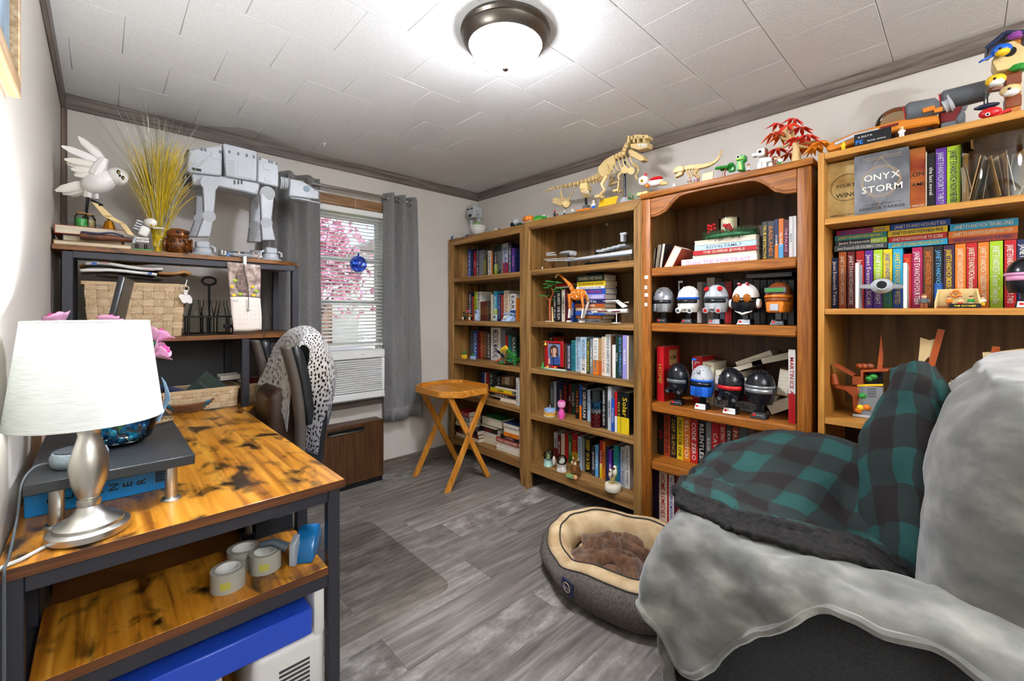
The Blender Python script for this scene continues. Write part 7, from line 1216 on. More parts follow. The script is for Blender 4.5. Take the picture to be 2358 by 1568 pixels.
def goggles(t, c, zb, hh, r_):
    for k in (1, -1): part(t, 'goggle', mat('amber_goggle', '#c9701c', .1, trans=.4), lambda b: b.sph((c.x-r_*.95, c.y+k*r_*.36, zb+hh*.48), (.008, r_*.34, hh*.15), 12, 7)); part(t, 'ear_cup', wht, lambda b: b.cyl((c.x-r_*.2, c.y+k*r_*.95, zb+hh*.3), (c.x-r_*.2, c.y+k*r_*1.15, zb+hh*.3), r_*.42, r_*.34)); part(t, 'stripe', redp, lambda b: b.cbox((c.x-r_*.4, c.y+k*r_*.3, zb+hh*.93), (.05, .012, .008), 0, k*-.4, .35), bev=.002)
    part(t, 'chin_strap', wht, lambda b: b.tube([(c.x-r_*.5, c.y+r_*.6, zb+hh*.05), (c.x-r_*.9, c.y, zb-hh*.06), (c.x-r_*.5, c.y-r_*.6, zb+hh*.05)], .005, 6))
def boxy(t, c, zb, hh, r_):
    part(t, 'display_bar', grn, lambda b: b.cbox((c.x-r_*1.08, c.y+.003, zb+hh*.72), (.008, r_*1.3, hh*.10)), bev=.001); part(t, 'display_frame', dg_, lambda b: b.cbox((c.x-r_*1.05, c.y, zb+hh*.72), (.010, r_*1.55, hh*.17)), bev=.002); part(t, 'snout_box', ora, lambda b: b.cbox((c.x-r_*.85, c.y, zb+hh*.17), (.05, r_*1.25, hh*.36)), bev=.006); part(t, 'grille', lg, lambda b: b.cbox((c.x-r_*.85-.027, c.y, zb+hh*.16), (.006, r_*.6, hh*.22)), bev=.001)
z = SH3[1]
helmet(268, 625, z, .0, .106, .19, 'silver studded dome helmet with plain slit visor, second shelf end', slv, slv, blk, None, cheeks(slv))
helmet(495, 630, z, .0, .108, .19, 'white helmet with blue brow and mouth filters on the second shelf', wht, wht, blk, blu2, both(snout(wht), antenna(lg, lg)))
helmet(745, 630, z, .0, .108, .19, 'grey helmet with red roundels and twin filters on the second shelf', lg, lg, blk, dg_, both(snout(lg, redp), lambda t, c, zb, hh, r_: [part(t, 'roundel', redp, lambda b: b.cyl((c.x-r_*.72, c.y+k*r_*.55, zb+hh*.82), (c.x-r_*.82, c.y+k*r_*.6, zb+hh*.86), r_*.22)) for k in (1, -1)]), None, ZH, 2.15, False)
helmet(1010, 628, z, .0, .112, .19, 'white open-face flight helmet with amber goggles and red stripes', wht, blk, blk, None, goggles, None, ZH, 2.15, False)
helmet(1310, 625, z, .0, .106, .19, 'orange boxy helmet with green display bar on the second shelf', brn, mat('dark_orange_plastic', '#b86a1c', .35), brn, ora, boxy, None, ZH, 2.15, False)
z = SH3[2]
helmet(400, 1330, z, -.01, .108, .212, 'all black flared helmet standing before the red book', blk, blk, dg_, None, snout(blk), None, ZH, 2.15)
helmet(620, 1400, z, -.015, .106, .212, 'blue helmet with grey studded dome and thin flag aerial', lg, blu2, blk, blu2, both(cheeks(blu2), antenna(lg, blu2)), pq_w)
helmet(880, 1440, z, -.012, .114, .212, 'black studded helmet with red slit eyes and white name plate', blk, blk, redp, None, snout(blk), pq_w)
helmet(1140, 1480, z, -.012, .118, .215, 'black studded helmet with silver banded visor', blk, blk, slv, slv, None)
slab('disc_case', 'flat black case with white edge lying on the black spines', 'case', base(P_(ZH, 2.30)(1260, 200), 0)+V((0, 0, on(0, 2.32, 1460+1200/3.92, 580+252/3.92).z+.014)), (.16, .19, .022), blk, 0, 0, 0, .002)
# ---- light oak bookcase
q = P_(ZK, 2.12); z = SH4[0]; cj = base(q(1660, 480, .02), z); t = thing('glass_jar', 'large clear glass jar stuffed with papers and cards, top shelf', 'jar', cj); jr = .105; part(t, 'wall', glass('jar_glass', '#efece6', .3), lambda b: b.lathe([(0, cj.z), (jr, cj.z), (jr, cj.z+.19), (jr*.97, cj.z+.20), (jr*.99, cj.z+.204)], (cj.x, cj.y, 0), 40)); rr = random.Random(6)
for i in range(12):
    m = (cm('cream'), cm('tan'), cm('white'), mat('mint_paper', '#b9c9b4', .7), cm('gold'))[i % 5]; a = -.07+i*.012; b = MB(); b.cbox((cj.x-.02+rr.uniform(-.03, .03), cj.y-a, cj.z+.075), (.10, .002, .125+rr.uniform(-.02, .03)), rr.uniform(-.3, .3), rr.uniform(-.35, .35))
    tag(b.build('paper_card', m), '%s paper card standing among others in the glass jar' % ('cream', 'tan', 'white', 'mint green', 'gold')[i % 5], 'card', 'cards in the glass jar')
q = P_(ZK, 2.07); z = SH4[1]; c = base(q(640, 1450), z); t = thing('twin_panel_ship', 'grey brick-built toy craft with a pod between two upright panels', 'toy spaceship', c)
part(t, 'pod', lg, lambda b: b.sph(q(638, 1265), (.030, .034, .028), 20, 12)); part(t, 'pod_window', blk, lambda b: b.cyl(q(638, 1255, -.027), q(638, 1255, -.031), .015)); part(t, 'window_ring', lg, lambda b: b.tube([q(638, 1255, -.030)+V((0, .016*cos(a*pi/10), .016*sin(a*pi/10))) for a in range(21)], .0025, 6)); part(t, 'strut', lg, lambda b: b.beam(q(440, 1270), q(855, 1268), .018, .016), bev=.003)
for x in (437, 845): Y0 = q(x, 0).y; part(t, 'side_panel', lg, lambda b: b.box(2.04, 2.13, Y0-.004, Y0+.004, z+.0006, q(x, 1075).z), bev=.001); part(t, 'panel_rim', wht, lambda b: b.box(2.035, 2.042, Y0-.005, Y0+.005, z+.0006, q(x, 1070).z), bev=.001)
minifig(base(q(1000, 1450, -.02), z), .05, dg_, brn, skinm, 'tiny grey toy figure holding a blade beside the diorama box', brn)
c = base(q(1300, 1450), z); t = thing('diorama_box', 'tan open brick diorama box with tiny scene and black front plate', 'toy set', c); Ya, Yb2 = q(1110, 0).y, q(1490, 0).y
part(t, 'walls', tanp, lambda b: (b.box(2.10, 2.106, Yb2+.006, Ya-.006, z+.0006, q(1300, 1285).z), b.prism([(2.04, Ya, z+.0006), (2.10, Ya-.006, z+.0006), (2.10, Ya-.006, q(1150, 1290).z), (2.04, Ya, z+.02)], (0, .005, 0)), b.prism([(2.04, Yb2, z+.0006), (2.10, Yb2+.006, z+.0006), (2.10, Yb2+.006, q(1450, 1290).z), (2.04, Yb2, z+.02)], (0, .005, 0)))); part(t, 'floor', brn, lambda b: b.box(2.04, 2.10, Yb2, Ya, z+.0006, z+.008)); fp = part(t, 'front_plate', blk, lambda b: b.box(2.035, 2.04, Yb2, Ya-.03, z+.0006, z+.015), bev=.001)
text(fp, 'THE GOONIES', (2.0345, (Ya-.03+Yb2)/2, z+.008), (0, -1, 0), (0, 0, 1), .05, .008, mat('foil_yellow', PAL['yellow'], .4), 'lettering', False)
for i, (m, m2) in enumerate(((ora, brn), (tanp, redp), (grn, skinm), (wht, yel))): minifig((2.066, Ya-.03-i*.025, z+.0085), .032, m, m2, skinm, 'tiny %s toy figure inside the diorama box' % ('orange', 'tan', 'green', 'white')[i], brn)
part(t, 'ring', ora, lambda b: b.tube([q(1272, 1330, .02)+V((0, .010*cos(a*pi/8), .010*sin(a*pi/8))) for a in range(17)], .004, 6))
helmet(1880, 1450, z, -.02, .09, .155, 'black helmet with pink trim at the end of the second shelf', blk, blk, pl('pink'), pl('pink'), None, pq_w, ZK, 2.08, False)
# brown toy ships on the third shelf
ZM_ = (1860, 700, 4.612); q = P_(ZM_, 2.13); z = SH4[2]; rb = mat('reddish_brown_plastic', '#a04a20', .35); c = base(q(560, 1180), z); t = thing('toy_shipwreck', 'reddish brown brick-built ship stern section with grey cave below', 'toy ship', c)
part(t, 'cave', lg, lambda b: (b.box(2.12, 2.26, q(640, 0).y-.05, q(480, 0).y, z+.0006, z+.012), b.box(2.22, 2.26, q(760, 0).y, q(520, 0).y, z+.012, q(600, 900).z), b.box(2.14, 2.24, q(545, 0).y, q(525, 0).y, z+.012, q(600, 890).z)), bev=.002)
part(t, 'hull', rb, lambda b: b.prism([q(*p) for p in ((260, 850), (330, 870), (480, 880), (540, 870), (545, 950), (520, 1150), (480, 1150), (470, 980), (400, 920), (300, 900))], (.05, 0, 0)), bev=.003); part(t, 'deck', rb, lambda b: b.prism([q(*p) for p in ((470, 770), (560, 770), (560, 700), (860, 690), (850, 720), (590, 725), (580, 860), (470, 860))], (.09, 0, 0)), bev=.002); part(t, 'cabin_back', blk, lambda b: b.prism([q(*p, .085) for p in ((560, 720), (800, 720), (800, 860), (560, 860))], (.01, 0, 0))); part(t, 'gold_trim', yel, lambda b: b.prism([q(*p, -.004) for p in ((525, 855), (800, 850), (800, 870), (525, 875))], (.01, 0, 0)))
part(t, 'bowsprit', rb, lambda b: b.beam(q(285, 635), q(495, 755), .03, .012)); part(t, 'mast', rb, lambda b: b.prism([q(*p, .03) for p in ((735, 690), (780, 310), (800, 560), (790, 690))], (.02, 0, 0))); part(t, 'figurehead', rb, lambda b: b.tube([q(290, 850), q(285, 790), q(275, 740)], [.014, .011, .010], 8))
for x, y, m in ((550, 660, rb), (600, 660, rb), (665, 660, brn), (650, 790, grn), (700, 770, grn), (580, 975, grn), (560, 1100, yel), (540, 1130, ora), (630, 1100, ora)): part(t, 'fitting', m, lambda b: b.sph(q(x, y, -.005 if y > 900 else .02), (.012, .013, .012), 8, 6))
part(t, 'ladder', dg_, lambda b: [b.beam(q(635, 905+i*26, -.002), q(725, 905+i*26, -.002), .004, .006) for i in range(4)])
c = base(q(1330, 1000, .02), z); t = thing('toy_galleon', 'brown brick-built galleon with torn tan sails behind the armchair', 'toy ship', c); sail = mat('tan_sailcloth', '#c9ad7c', .8)
part(t, 'hull', rb, lambda b: b.box(2.14, 2.26, B4[1]+.10, q(1230, 0).y, z+.0006, q(1300, 890).z), bev=.01); part(t, 'gunwale', tanp, lambda b: b.box(2.136, 2.264, B4[1]+.10, q(1230, 0).y+.004, q(1300, 930).z, q(1300, 905).z), bev=.002); part(t, 'mast', rb, lambda b: b.beam(q(1250, 880), q(1420, 270), .018, .018)); part(t, 'mast', rb, lambda b: b.beam(q(1950, 800), q(2000, 450), .018, .018))
part(t, 'sail', sail, lambda b: b.prism([q(*p, -.006) for p in ((1195, 355), (1290, 385), (1392, 365), (1380, 500), (1345, 590), (1330, 545), (1300, 610), (1285, 560), (1230, 620), (1205, 660), (1175, 590), (1190, 450))], (.003, 0, 0))); part(t, 'sail', sail, lambda b: b.prism([q(*p, -.006) for p in ((1855, 515), (2050, 500), (2300, 470), (2300, 580), (2180, 600), (2100, 680), (2030, 640), (1960, 625), (1870, 640))], (.003, 0, 0)))
part(t, 'stern_castle', brn, lambda b: b.prism([q(*p) for p in ((1600, 830), (1720, 740), (1960, 690), (2300, 640), (2300, 900), (1600, 900))], (.09, 0, 0)), bev=.003); part(t, 'railing', rb, lambda b: [b.beam(q(1720+i*30, 705), q(1720+i*30, 745), .004, .004) for i in range(8)]+[b.beam(q(1715, 703), q(1940, 690), .006, .005)])
for x, m, m2, l in ((1380, blk, mat('mauve_plastic'), 'tiny black and mauve toy figure duelling on the galleon deck'), (1540, brn, wht, 'tiny brown toy figure on the galleon deck')): p = q(x, 890, .03); minifig((p.x, p.y, q(1300, 890).z+.0005), .036, m, m, skinm, l, blk, m2)
z = SH4[3]
for i, (x, l) in enumerate(((270, 'first'), (420, 'second'), (560, 'third'))): c = base(q(x, 1420), z); t = thing('grey_model_block', 'grey studded brick-built block model, %s along the low shelf' % l, 'toy', c); part(t, 'block', dg_, lambda b: b.cbox(c+V((.02, 0, .115)), (.10, .048, .229)), bev=.003); part(t, 'cap', lg, lambda b: b.cbox(c+V((.02, 0, .236)), (.08, .04, .012)), bev=.002)
# ================================================================ ON TOP OF THE HUTCH
def P1(Y, zm): return lambda x, y, d=0: on(1, Y+d, zm[0]+x/zm[2], zm[1]+y/zm[2])
Zo, Zw = (0, 220, 3.92), (400, 300, 4.9); q = P1(2.56, Zo); HT = HZ2+.0005
def lying(label, x0, x1, z0, z1, y0, y1, m, pages=True):
    a, b2 = q(x0, 0).x, q(x1, 0).x; a = max(a, XL+.004); t = thing('book', label, 'book', ((a+b2)/2, (y0+y1)/2, z0)); th = .003
    part(t, 'cover', m, lambda b: (b.box(a, b2, y0, y1, z0, z0+th), b.box(a, b2, y0, y1, z1-th, z1-.0004), b.box(a, a+th, y0, y1, z0+th, z1-th)), bev=.0008)
    part(t, 'pages', pgm, lambda b: b.box(a+th, b2-.003, y0+.003, y1-.003, z0+th, z1-th))
lying('yellow-edged flat box book at the bottom of the hutch pile', 500, 1180, HT, HT+.018, 2.455, 2.70, cm('gold')); lying('navy book between the yellow box and the big red book', 575, 1100, HT+.018, HT+.044, 2.475, 2.68, cm('navy')); lying('thick dark red book on top of the hutch pile', 505, 1130, HT+.044, HT+.081, 2.46, 2.69, cm('brick'))
t = thing('leather_journal', 'brown leather roll tied beside the navy book', 'journal', q(960, 1290, -.1)); part(t, 'roll', noisy('brown_leather', [(.4, '#43241a'), (.6, '#6e3f28')], (30, 30, 30), .4, bmp=.3), lambda b: b.tube(curve([q(725, 1265, -.108), q(850, 1275, -.11), q(1000, 1285, -.11), q(1190, 1305, -.1)], 10), [.014, .016, .016, .015, .015, .015, .014, .013, .012, .011, .009], 10)); part(t, 'tie', cm('navy'), lambda b: b.tube(curve([q(730, 1230, -.118), q(880, 1245, -.12), q(1010, 1240, -.122), q(1120, 1270, -.118)], 10), .004, 6))
z = HT+.081; c = V((q(770, 0).x, 2.58, z)); t = thing('owl_stand', 'black brick base carrying the white flying owl on the books', 'stand', c); part(t, 'rail', blk, lambda b: b.box(q(605, 0).x, q(915, 0).x, 2.55, 2.61, z+.0004, z+.024), bev=.002); part(t, 'crank', blk, lambda b: b.cyl(c+V((0, 0, .024)), c+V((0, 0, .04)), .008))
for x, m, l in ((735, mat('green_beads', '#3fae4a', .3), 'small corked glass jar of green beads on the book pile'), (800, mat('tan_beads', '#b89a62', .4), 'small corked glass jar of tan beads on the book pile')):
    c = V((q(x, 0, -.06).x, 2.50 if x == 735 else 2.525, z+.0005)); t = thing('bead_jar', l, 'jar', c); part(t, 'glass', glass('bowl_glass'), lambda b: b.lathe([(0, c.z), (.021, c.z), (.022, c.z+.004), (.022, c.z+.042), (.015, c.z+.052), (.017, c.z+.056)], (c.x, c.y, 0), 20)); part(t, 'beads', m, lambda b: b.lathe([(0, c.z+.002), (.019, c.z+.002), (.019, c.z+.034), (0, c.z+.038)], (c.x, c.y, 0), 18)); part(t, 'cork', mat('cork', '#b58f62', .8), lambda b: b.cyl(c+V((0, 0, .052)), c+V((0, 0, .062)), .013))
c = V((q(985, 0, -.06).x, 2.51, z+.0005)); t = thing('brass_bell', 'small brass handbell on the book pile behind the owl', 'bell', c); part(t, 'bell', mat('polished_brass', '#c98a24', .2, .9), lambda b: b.lathe([(0, c.z), (.024, c.z), (.018, c.z+.02), (.012, c.z+.038), (0, c.z+.044)], (c.x, c.y, 0), 20)); part(t, 'handle', MC['polished_brass'], lambda b: b.tube([c+V((0, 0, .044)), c+V((-.01, .01, .07)), c+V((-.022, .014, .088))], [.004, .009, .006], 8))
# flying owl
c = q(870, 800); t = thing('flying_owl', 'white brick-built owl with spread wings flying over the book pile', 'toy owl', c)
part(t, 'body', wht, lambda b: b.tube(curve([q(760, 850), q(850, 800), q(940, 765), q(1010, 745)], 8), [.020, .034, .042, .046, .047, .045, .042, .038, .034], 14)); part(t, 'head', wht, lambda b: b.sph(q(1060, 735, -.005), (.040, .042, .040), 18, 11)); part(t, 'face_disc', wht, lambda b: b.sph(q(1095, 735, -.025), (.026, .022, .032), 14, 9))
for x, y in ((1068, 690), (1110, 742)): part(t, 'eye_patch', blk, lambda b: b.sph(q(x, y, -.046), (.006, .004, .009), 8, 6)); part(t, 'eye', yel, lambda b: b.sph(q(x+4, y+4, -.0495), (.003, .002, .003), 6, 5))
part(t, 'beak', blk, lambda b: b.sph(q(1082, 722, -.05), (.004, .005, .006), 8, 6))
fd = mat('cream_white_plastic', '#e0d8cc', .35)
def feather(a, b2, d0, d1, w_, m): p0, p1 = q(*a, d0), q(*b2, d1); mid = (p0+p1)/2; part(t, 'feather', m, lambda b: b.tube([p0, p0.lerp(p1, .3), p0.lerp(p1, .75), p1], [w_*.5, w_, w_*.9, w_*.25], 8, True, .22))
for a, b2, d in (((930, 580), (705, 370), .0), ((940, 600), (820, 440), .02), ((890, 590), (555, 455), -.03), ((880, 630), (580, 575), -.04), ((870, 650), (600, 610), -.02), ((870, 670), (640, 665), -.02), ((860, 690), (670, 720), -.01)): feather(a, b2, -.02, d-.02, .015, wht if b2[0] % 2 else fd)
part(t, 'shoulder', wht, lambda b: b.tube([q(850, 720, -.02), q(900, 640, -.02), q(945, 570, -.02)], [.022, .024, .014], 8))
for a, b2, d in (((790, 790), (500, 860), -.03), ((790, 810), (565, 890), 0), ((780, 830), (640, 905), .03)): feather(a, b2, 0, d, .017, fd)
part(t, 'leg', wht, lambda b: (b.tube([q(800, 840), q(790, 920)], [.018, .014], 8), b.tube([q(860, 860), q(870, 935)], [.012, .009], 8))); part(t, 'post', blk, lambda b: b.cyl(V((q(770, 0).x, 2.58, z+.04)), q(800, 860), .005))
for p in (((820, 955), (905, 985), (1020, 1090), (930, 1085)), ((930, 1090), (1020, 1095), (1140, 1160), (1060, 1150)), ((1075, 1150), (1140, 1165), (1215, 1270), (1150, 1250))): part(t, 'letter_wing', tanp, lambda b: b.prism([q(x, y, -.13) for x, y in p], (0, .005, 0)), bev=.001)
part(t, 'talon', blk, lambda b: b.beam(q(830, 945, -.1), q(915, 990, -.13), .012, .01))
# small owl with sign
c = V((q(1290, 0, -.09).x, 2.475, HT)); q2 = P1(2.475, Zo); t = thing('small_owl_toy', 'small white brick-built owl perched on a street sign', 'toy owl', c)
part(t, 'base', grn, lambda b: b.box(q2(1205, 0).x, q2(1370, 0).x, 2.45, 2.50, HT, HT+.006), bev=.001)
for x in (1235, 1315): part(t, 'post', blk, lambda b: b.cyl((q2(x, 0).x, 2.475, HT+.006), (q2(x, 0).x, 2.475, HT+.03), .005))
sg = part(t, 'sign', wht, lambda b: b.box(q2(1228, 0).x, q2(1345, 0).x, 2.468, 2.474, q2(0+1280, 1325).z, q2(1280, 1282).z), bev=.0006); text(sg, 'PRIVET DRIVE', (q2(1286, 0).x, 2.4672, q2(1286, 1304).z), (1, 0, 0), (0, 0, 1), .048, .009, kink, 'lettering')
part(t, 'body', wht, lambda b: b.cbox(q2(1300, 1230), (.036, .035, .045), 0, 0, .35), bev=.006); part(t, 'head', wht, lambda b: b.sph(q2(1358, 1150), (.024, .022, .021), 14, 9)); part(t, 'wing', lg, lambda b: [b.cbox(q2(1225+12*i, 1205-22*i, -.002), (.022, .03, .008), 0, 0, .3) for i in range(4)], bev=.002); part(t, 'letter', wht, lambda b: b.beam(q2(1385, 1195, -.02), q2(1480, 1200, -.03), .016, .006)); part(t, 'tail', lg, lambda b: b.beam(q2(1225, 1270), q2(1205, 1335), .02, .008))
for x, y in ((1365, 1172), (1405, 1180)): part(t, 'eye', yel, lambda b: b.cyl(q2(x, y, -.0215), q2(x, y, -.018), .005)); part(t, 'pupil', blk, lambda b: b.cyl(q2(x, y, -.0225), q2(x, y, -.02), .0025))
# tinsel spray
c = V((q(1425, 0).x, 2.54, HT)); t = thing('tinsel_spray', 'tall spray of gold and silver tinsel strands on the hutch', 'decoration', c); gt = mat('gold_tinsel', '#e6c41e', .3, .25); stt = mat('silver_tinsel', '#c9c8b0', .25, .9); rr = random.Random(12)
part(t, 'foil_base', gt, lambda b: b.lathe([(0, c.z), (.024, c.z), (.014, c.z+.012), (.010, c.z+.035), (.022, c.z+.075), (.018, c.z+.08)], (c.x, c.y, 0), 9), smooth=0)
for nm, m, n, sp, hh in (('gold_strands', gt, 620, .105, .50), ('silver_strands', stt, 150, .16, .62)):
    b = MB()
    for i in range(n):
        a = rr.uniform(0, 2*pi); R = sp*sqrt(rr.random())*rr.uniform(.5, 1.25); h = hh*rr.uniform(.5, 1.0); p0 = c+V((rr.gauss(0, .006), rr.gauss(0, .006), .03)); e = V((cos(a)*R, sin(a)*R*.7, 0)); zt2 = min(h, ZC-c.z-.03)
        pts = [p0, p0+e*.28+V((0, 0, zt2*.4)), p0+e*.75+V((0, 0, zt2*.78)), p0+e*1.25+V((0, 0, zt2))]; b.tube(curve(pts, 5), [.0016, .0016, .0013, .001, .0007, .0003], 3, False)
    b.build(nm, m, t, closed=False, smooth=3)['kind'] = 'stuff'
part(t, 'spiral_wire', steel, lambda b: b.tube([q(1405+(8+2.2*a)*cos(a*.6), 230+(8+2.2*a)*sin(a*.6)) for a in range(11)]+[q(1410, 330), q(1425, 900)], .0008, 4))
# amber owl jar
q_s = q; q = lambda x, y, d=0: P1(2.535, Zo)(x, y, d); c = V((q(1605, 0).x, 2.535, HT)); t = thing('owl_jar', 'amber glass owl jar with diamond-cut belly beside the tinsel', 'jar', c); am = mat('amber_glass', '#7a3a10', .12, trans=.35); am2 = mat('amber_ceramic', '#6e3a14', .22); h = .125
part(t, 'belly', noisy('cut_amber_glass', [(.4, '#2e1606'), (.6, '#7d4a1e')], (70, 70, 70), .15), lambda b: b.lathe([(0, c.z), (.032, c.z), (.048, c.z+.02), (.052, c.z+.045), (.047, c.z+.068), (.038, c.z+.08)], (c.x, c.y, 0), 28)); part(t, 'head', am2, lambda b: b.lathe([(.039, c.z+.079), (.044, c.z+.085), (.042, c.z+.105), (.028, c.z+.119), (0, c.z+.124)], (c.x, c.y, 0), 28))
for i in range(9):
    for s in (1, -1): part(t, 'cut_line', am2, lambda b: b.tube([(c.x+.0525*cos(a0)*k, c.y+.0525*sin(a0)*k, zz) for a0, k, zz in [(-2.75+i*.3+s*u*.55, (.85, .99, 1.0, .93)[int(u*3)], c.z+.014+u*.054) for u in (0, .34, .67, .999)]], .0012, 4))
for s in (1, -1): part(t, 'eye', am2, lambda b: b.sph((c.x+.012+s*.017, c.y-.037, c.z+.102), (.012, .007, .012), 12, 7)); part(t, 'pupil', blk, lambda b: b.sph((c.x+.013+s*.017, c.y-.043, c.z+.102), (.007, .004, .007), 10, 6)); part(t, 'wing', am2, lambda b: b.sph((c.x+s*.05, c.y-.01, c.z+.045), (.008, .024, .034), 10, 7))
part(t, 'beak', mat('beak_tan'), lambda b: b.cyl((c.x+.012, c.y-.042, c.z+.096), (c.x+.012, c.y-.046, c.z+.084), .005, .001, 6))
# four-legged walker model
q = P1(2.66, Zw); c = V((q(720, 0).x, 2.66, HT)); t = thing('walker_model', 'large grey brick-built four-legged walking machine on the hutch', 'toy machine', c); wg = noisy('walker_grey', [(.4, '#a9adb2'), (.6, '#b9bdc1')], (400, 400, 400), .38)
D = .085; sec = [((170, 215), (545, 165), (545, 512), (140, 470)), ((555, 140), (945, 235), (940, 578), (590, 518)), ((952, 285), (1185, 362), (1185, 640), (945, 585))]
for i, s_ in enumerate(sec): part(t, 'hull_section', wg, lambda b: (b.prism([q(*p, -D) for p in s_], (0, 2*D, 0))), bev=.006)
part(t, 'keel', wg, lambda b: b.prism([q(*p, -D*.72) for p in ((200, 480), (560, 515), (980, 590), (960, 735), (800, 690), (500, 630), (215, 620))], (0, D*1.44, 0)), bev=.006)
for x, y in ((315, 215), (355, 220), (525, 243), (628, 243), (728, 265), (825, 285), (903, 300), (975, 320), (1078, 352), (1110, 362), (1160, 378)): part(t, 'port', dg_, lambda b: b.cbox(q(x, y, -D-.0005), (.010, .002, .014)))
for x, y, w_, h_ in ((470, 285, .035, .03), (225, 352, .03, .018), (640, 310, .04, .032), (1052, 410, .03, .034), (810, 470, .07, .06), (1060, 560, .03, .02)): part(t, 'panel', wg, lambda b: b.cbox(q(x, y, -D-.001), (w_, .003, h_)), bev=.001)
for i in range(9): part(t, 'vent_slat', lg, lambda b: b.cbox(q(650, 365+i*17, -D-.001), (.028, .003, .004)))
part(t, 'side_mark', blk, lambda b: b.cbox(q(260, 443, -D-.001), (.036, .003, .012)))
for x in (687, 728, 767): part(t, 'slot', blk, lambda b: b.cbox(q(x, 588, -D*.72-.0006), (.008, .002, .020)))
part(t, 'rear_rack', dg_, lambda b: b.prism([q(*p, -D*.6) for p in ((150, 210), (175, 215), (145, 465), (130, 560), (180, 590), (135, 590))], (0, D*1.2, 0)), bev=.002)
def leg(pts, d, m):
    g = part(t, 'leg', m, lambda b: (b.prism([q(*p, d-.017) for p in pts['th']], (0, .034, 0)), b.prism([q(*p, d-.017) for p in pts['sh']], (0, .034, 0))), bev=.004)
    for nm, (x, y), r_ in (('hip_disc', pts['hip'], .044), ('knee_disc', pts['knee'], .034)): part(g, nm, m, lambda b: b.cyl(q(x, y, d-.024), q(x, y, d+.024), r_*.82, n=24))
    f = q(*pts['ft'], d); part(g, 'ankle', m, lambda b: b.cbox((f.x, f.y, HT+.062), (.055, .045, .035)), bev=.006); part(g, 'foot', m, lambda b: b.lathe([(0, HT), (.055, HT), (.055, HT+.014), (.040, HT+.022), (.036, HT+.044), (0, HT+.046)], (f.x, f.y, 0), 20))
    for s in (1, -1): part(g, 'toe_flap', m, lambda b: b.tube([(f.x+s*.034, f.y-.01, HT+.06), (f.x+s*.05, f.y-.012, HT+.05), (f.x+s*.05, f.y-.012, HT+.032)], .006, 6))
def L4(h, k, a, f): return dict(hip=h, knee=k, ft=f, th=[(h[0]-78, h[1]), (h[0]+78, h[1]), (k[0]+55, k[1]), (k[0]-55, k[1])], sh=[(k[0]-58, k[1]), (k[0]+58, k[1]), (a[0]+75, a[1]), (a[0]-75, a[1])])
leg(L4((405, 600), (400, 970), (335, 1200), (320, 1340)), -.075, wg); leg(L4((1058, 710), (1048, 1045), (1075, 1240), (1092, 1390)), -.075, wg); leg(L4((330, 640), (300, 1000), (240, 1200), (235, 1330)), .10, wg); leg(L4((950, 760), (920, 1080), (915, 1260), (925, 1360)), .10, wg)
part(t, 'neck', lg, lambda b: [b.cyl(q(1190+22*i, 590+4*i), q(1208+22*i, 593+4*i), .036-.002*(i % 2), n=20) for i in range(5)])
part(t, 'head', wg, lambda b: (b.prism([q(*p, -.045) for p in ((1315, 540), (1470, 580), (1640, 690), (1640, 780), (1300, 740))], (0, .09, 0)), b.prism([q(*p, -.03) for p in ((1310, 740), (1560, 770), (1540, 800), (1320, 770))], (0, .06, 0))), bev=.005); part(t, 'head_disc', mat('blue_grey_plastic', '#8b9cab', .35), lambda b: b.cyl(q(1500, 660, -.052), q(1500, 660, -.045), .018)); part(t, 'front_bars', lg, lambda b: (b.cyl(q(1420, 770, -.03), q(1680, 830, -.03), .004), b.cyl(q(1580, 670, -.046), q(1700, 695, -.046), .003)))
# tiny figures at its feet
zf = q(600, 1390)
for i, (x, d, m, m2, hd, l) in enumerate(((545, -.17, wht, blk, wht, 'tiny white trooper-like toy lying left of the grey speeder'), (580, -.16, wht, blk, wht, 'tiny white toy figure standing near the amber jar'), (735, -.17, wht, ora, skinm, 'tiny white and orange toy figure between the walker legs'), (900, -.18, lg, ora, skinm, 'tiny grey toy figure before the far front leg'), (960, -.18, ora, lg, wht, 'tiny orange toy figure before the far front leg'))): p = P1(2.66+d, Zw)(x, 0); minifig((p.x, p.y, HT), .034, m, m2, hd, l)
p = P1(2.49, Zw)(820, 0); c = V((p.x, 2.50, HT)); t = thing('snow_speeder', 'small grey wedge-shaped brick craft between the walker feet', 'toy vehicle', c); part(t, 'hull', lg, lambda b: b.prism([c+V((-.06, -.03, .006)), c+V((.07, -.025, .006)), c+V((.07, .03, .006)), c+V((-.06, .025, .006))], (0, 0, .016)), bev=.004); part(t, 'canopy', dg_, lambda b: b.cbox(c+V((.01, 0, .028)), (.05, .03, .014)), bev=.004); part(t, 'skid', blk, lambda b: b.cbox(c+V((0, 0, .003)), (.09, .03, .006))); part(t, 'gun', lg, lambda b: b.cyl(c+V((.02, -.03, .016)), c+V((-.08, -.032, .016)), .003, n=6))
p = P1(2.60, Zw)(640, 0); plaque_c = V((p.x, 2.575, HT)); t = thing('data_plaque', 'black data plaque with blue print behind the toy troopers', 'plaque', plaque_c); part(t, 'plate', blk, lambda b: b.cbox(plaque_c+V((0, 0, .022)), (.11, .006, .043)), bev=.001); part(t, 'print', bluepic, lambda b: b.cbox(plaque_c+V((.01, -.0035, .022)), (.07, .001, .03)))
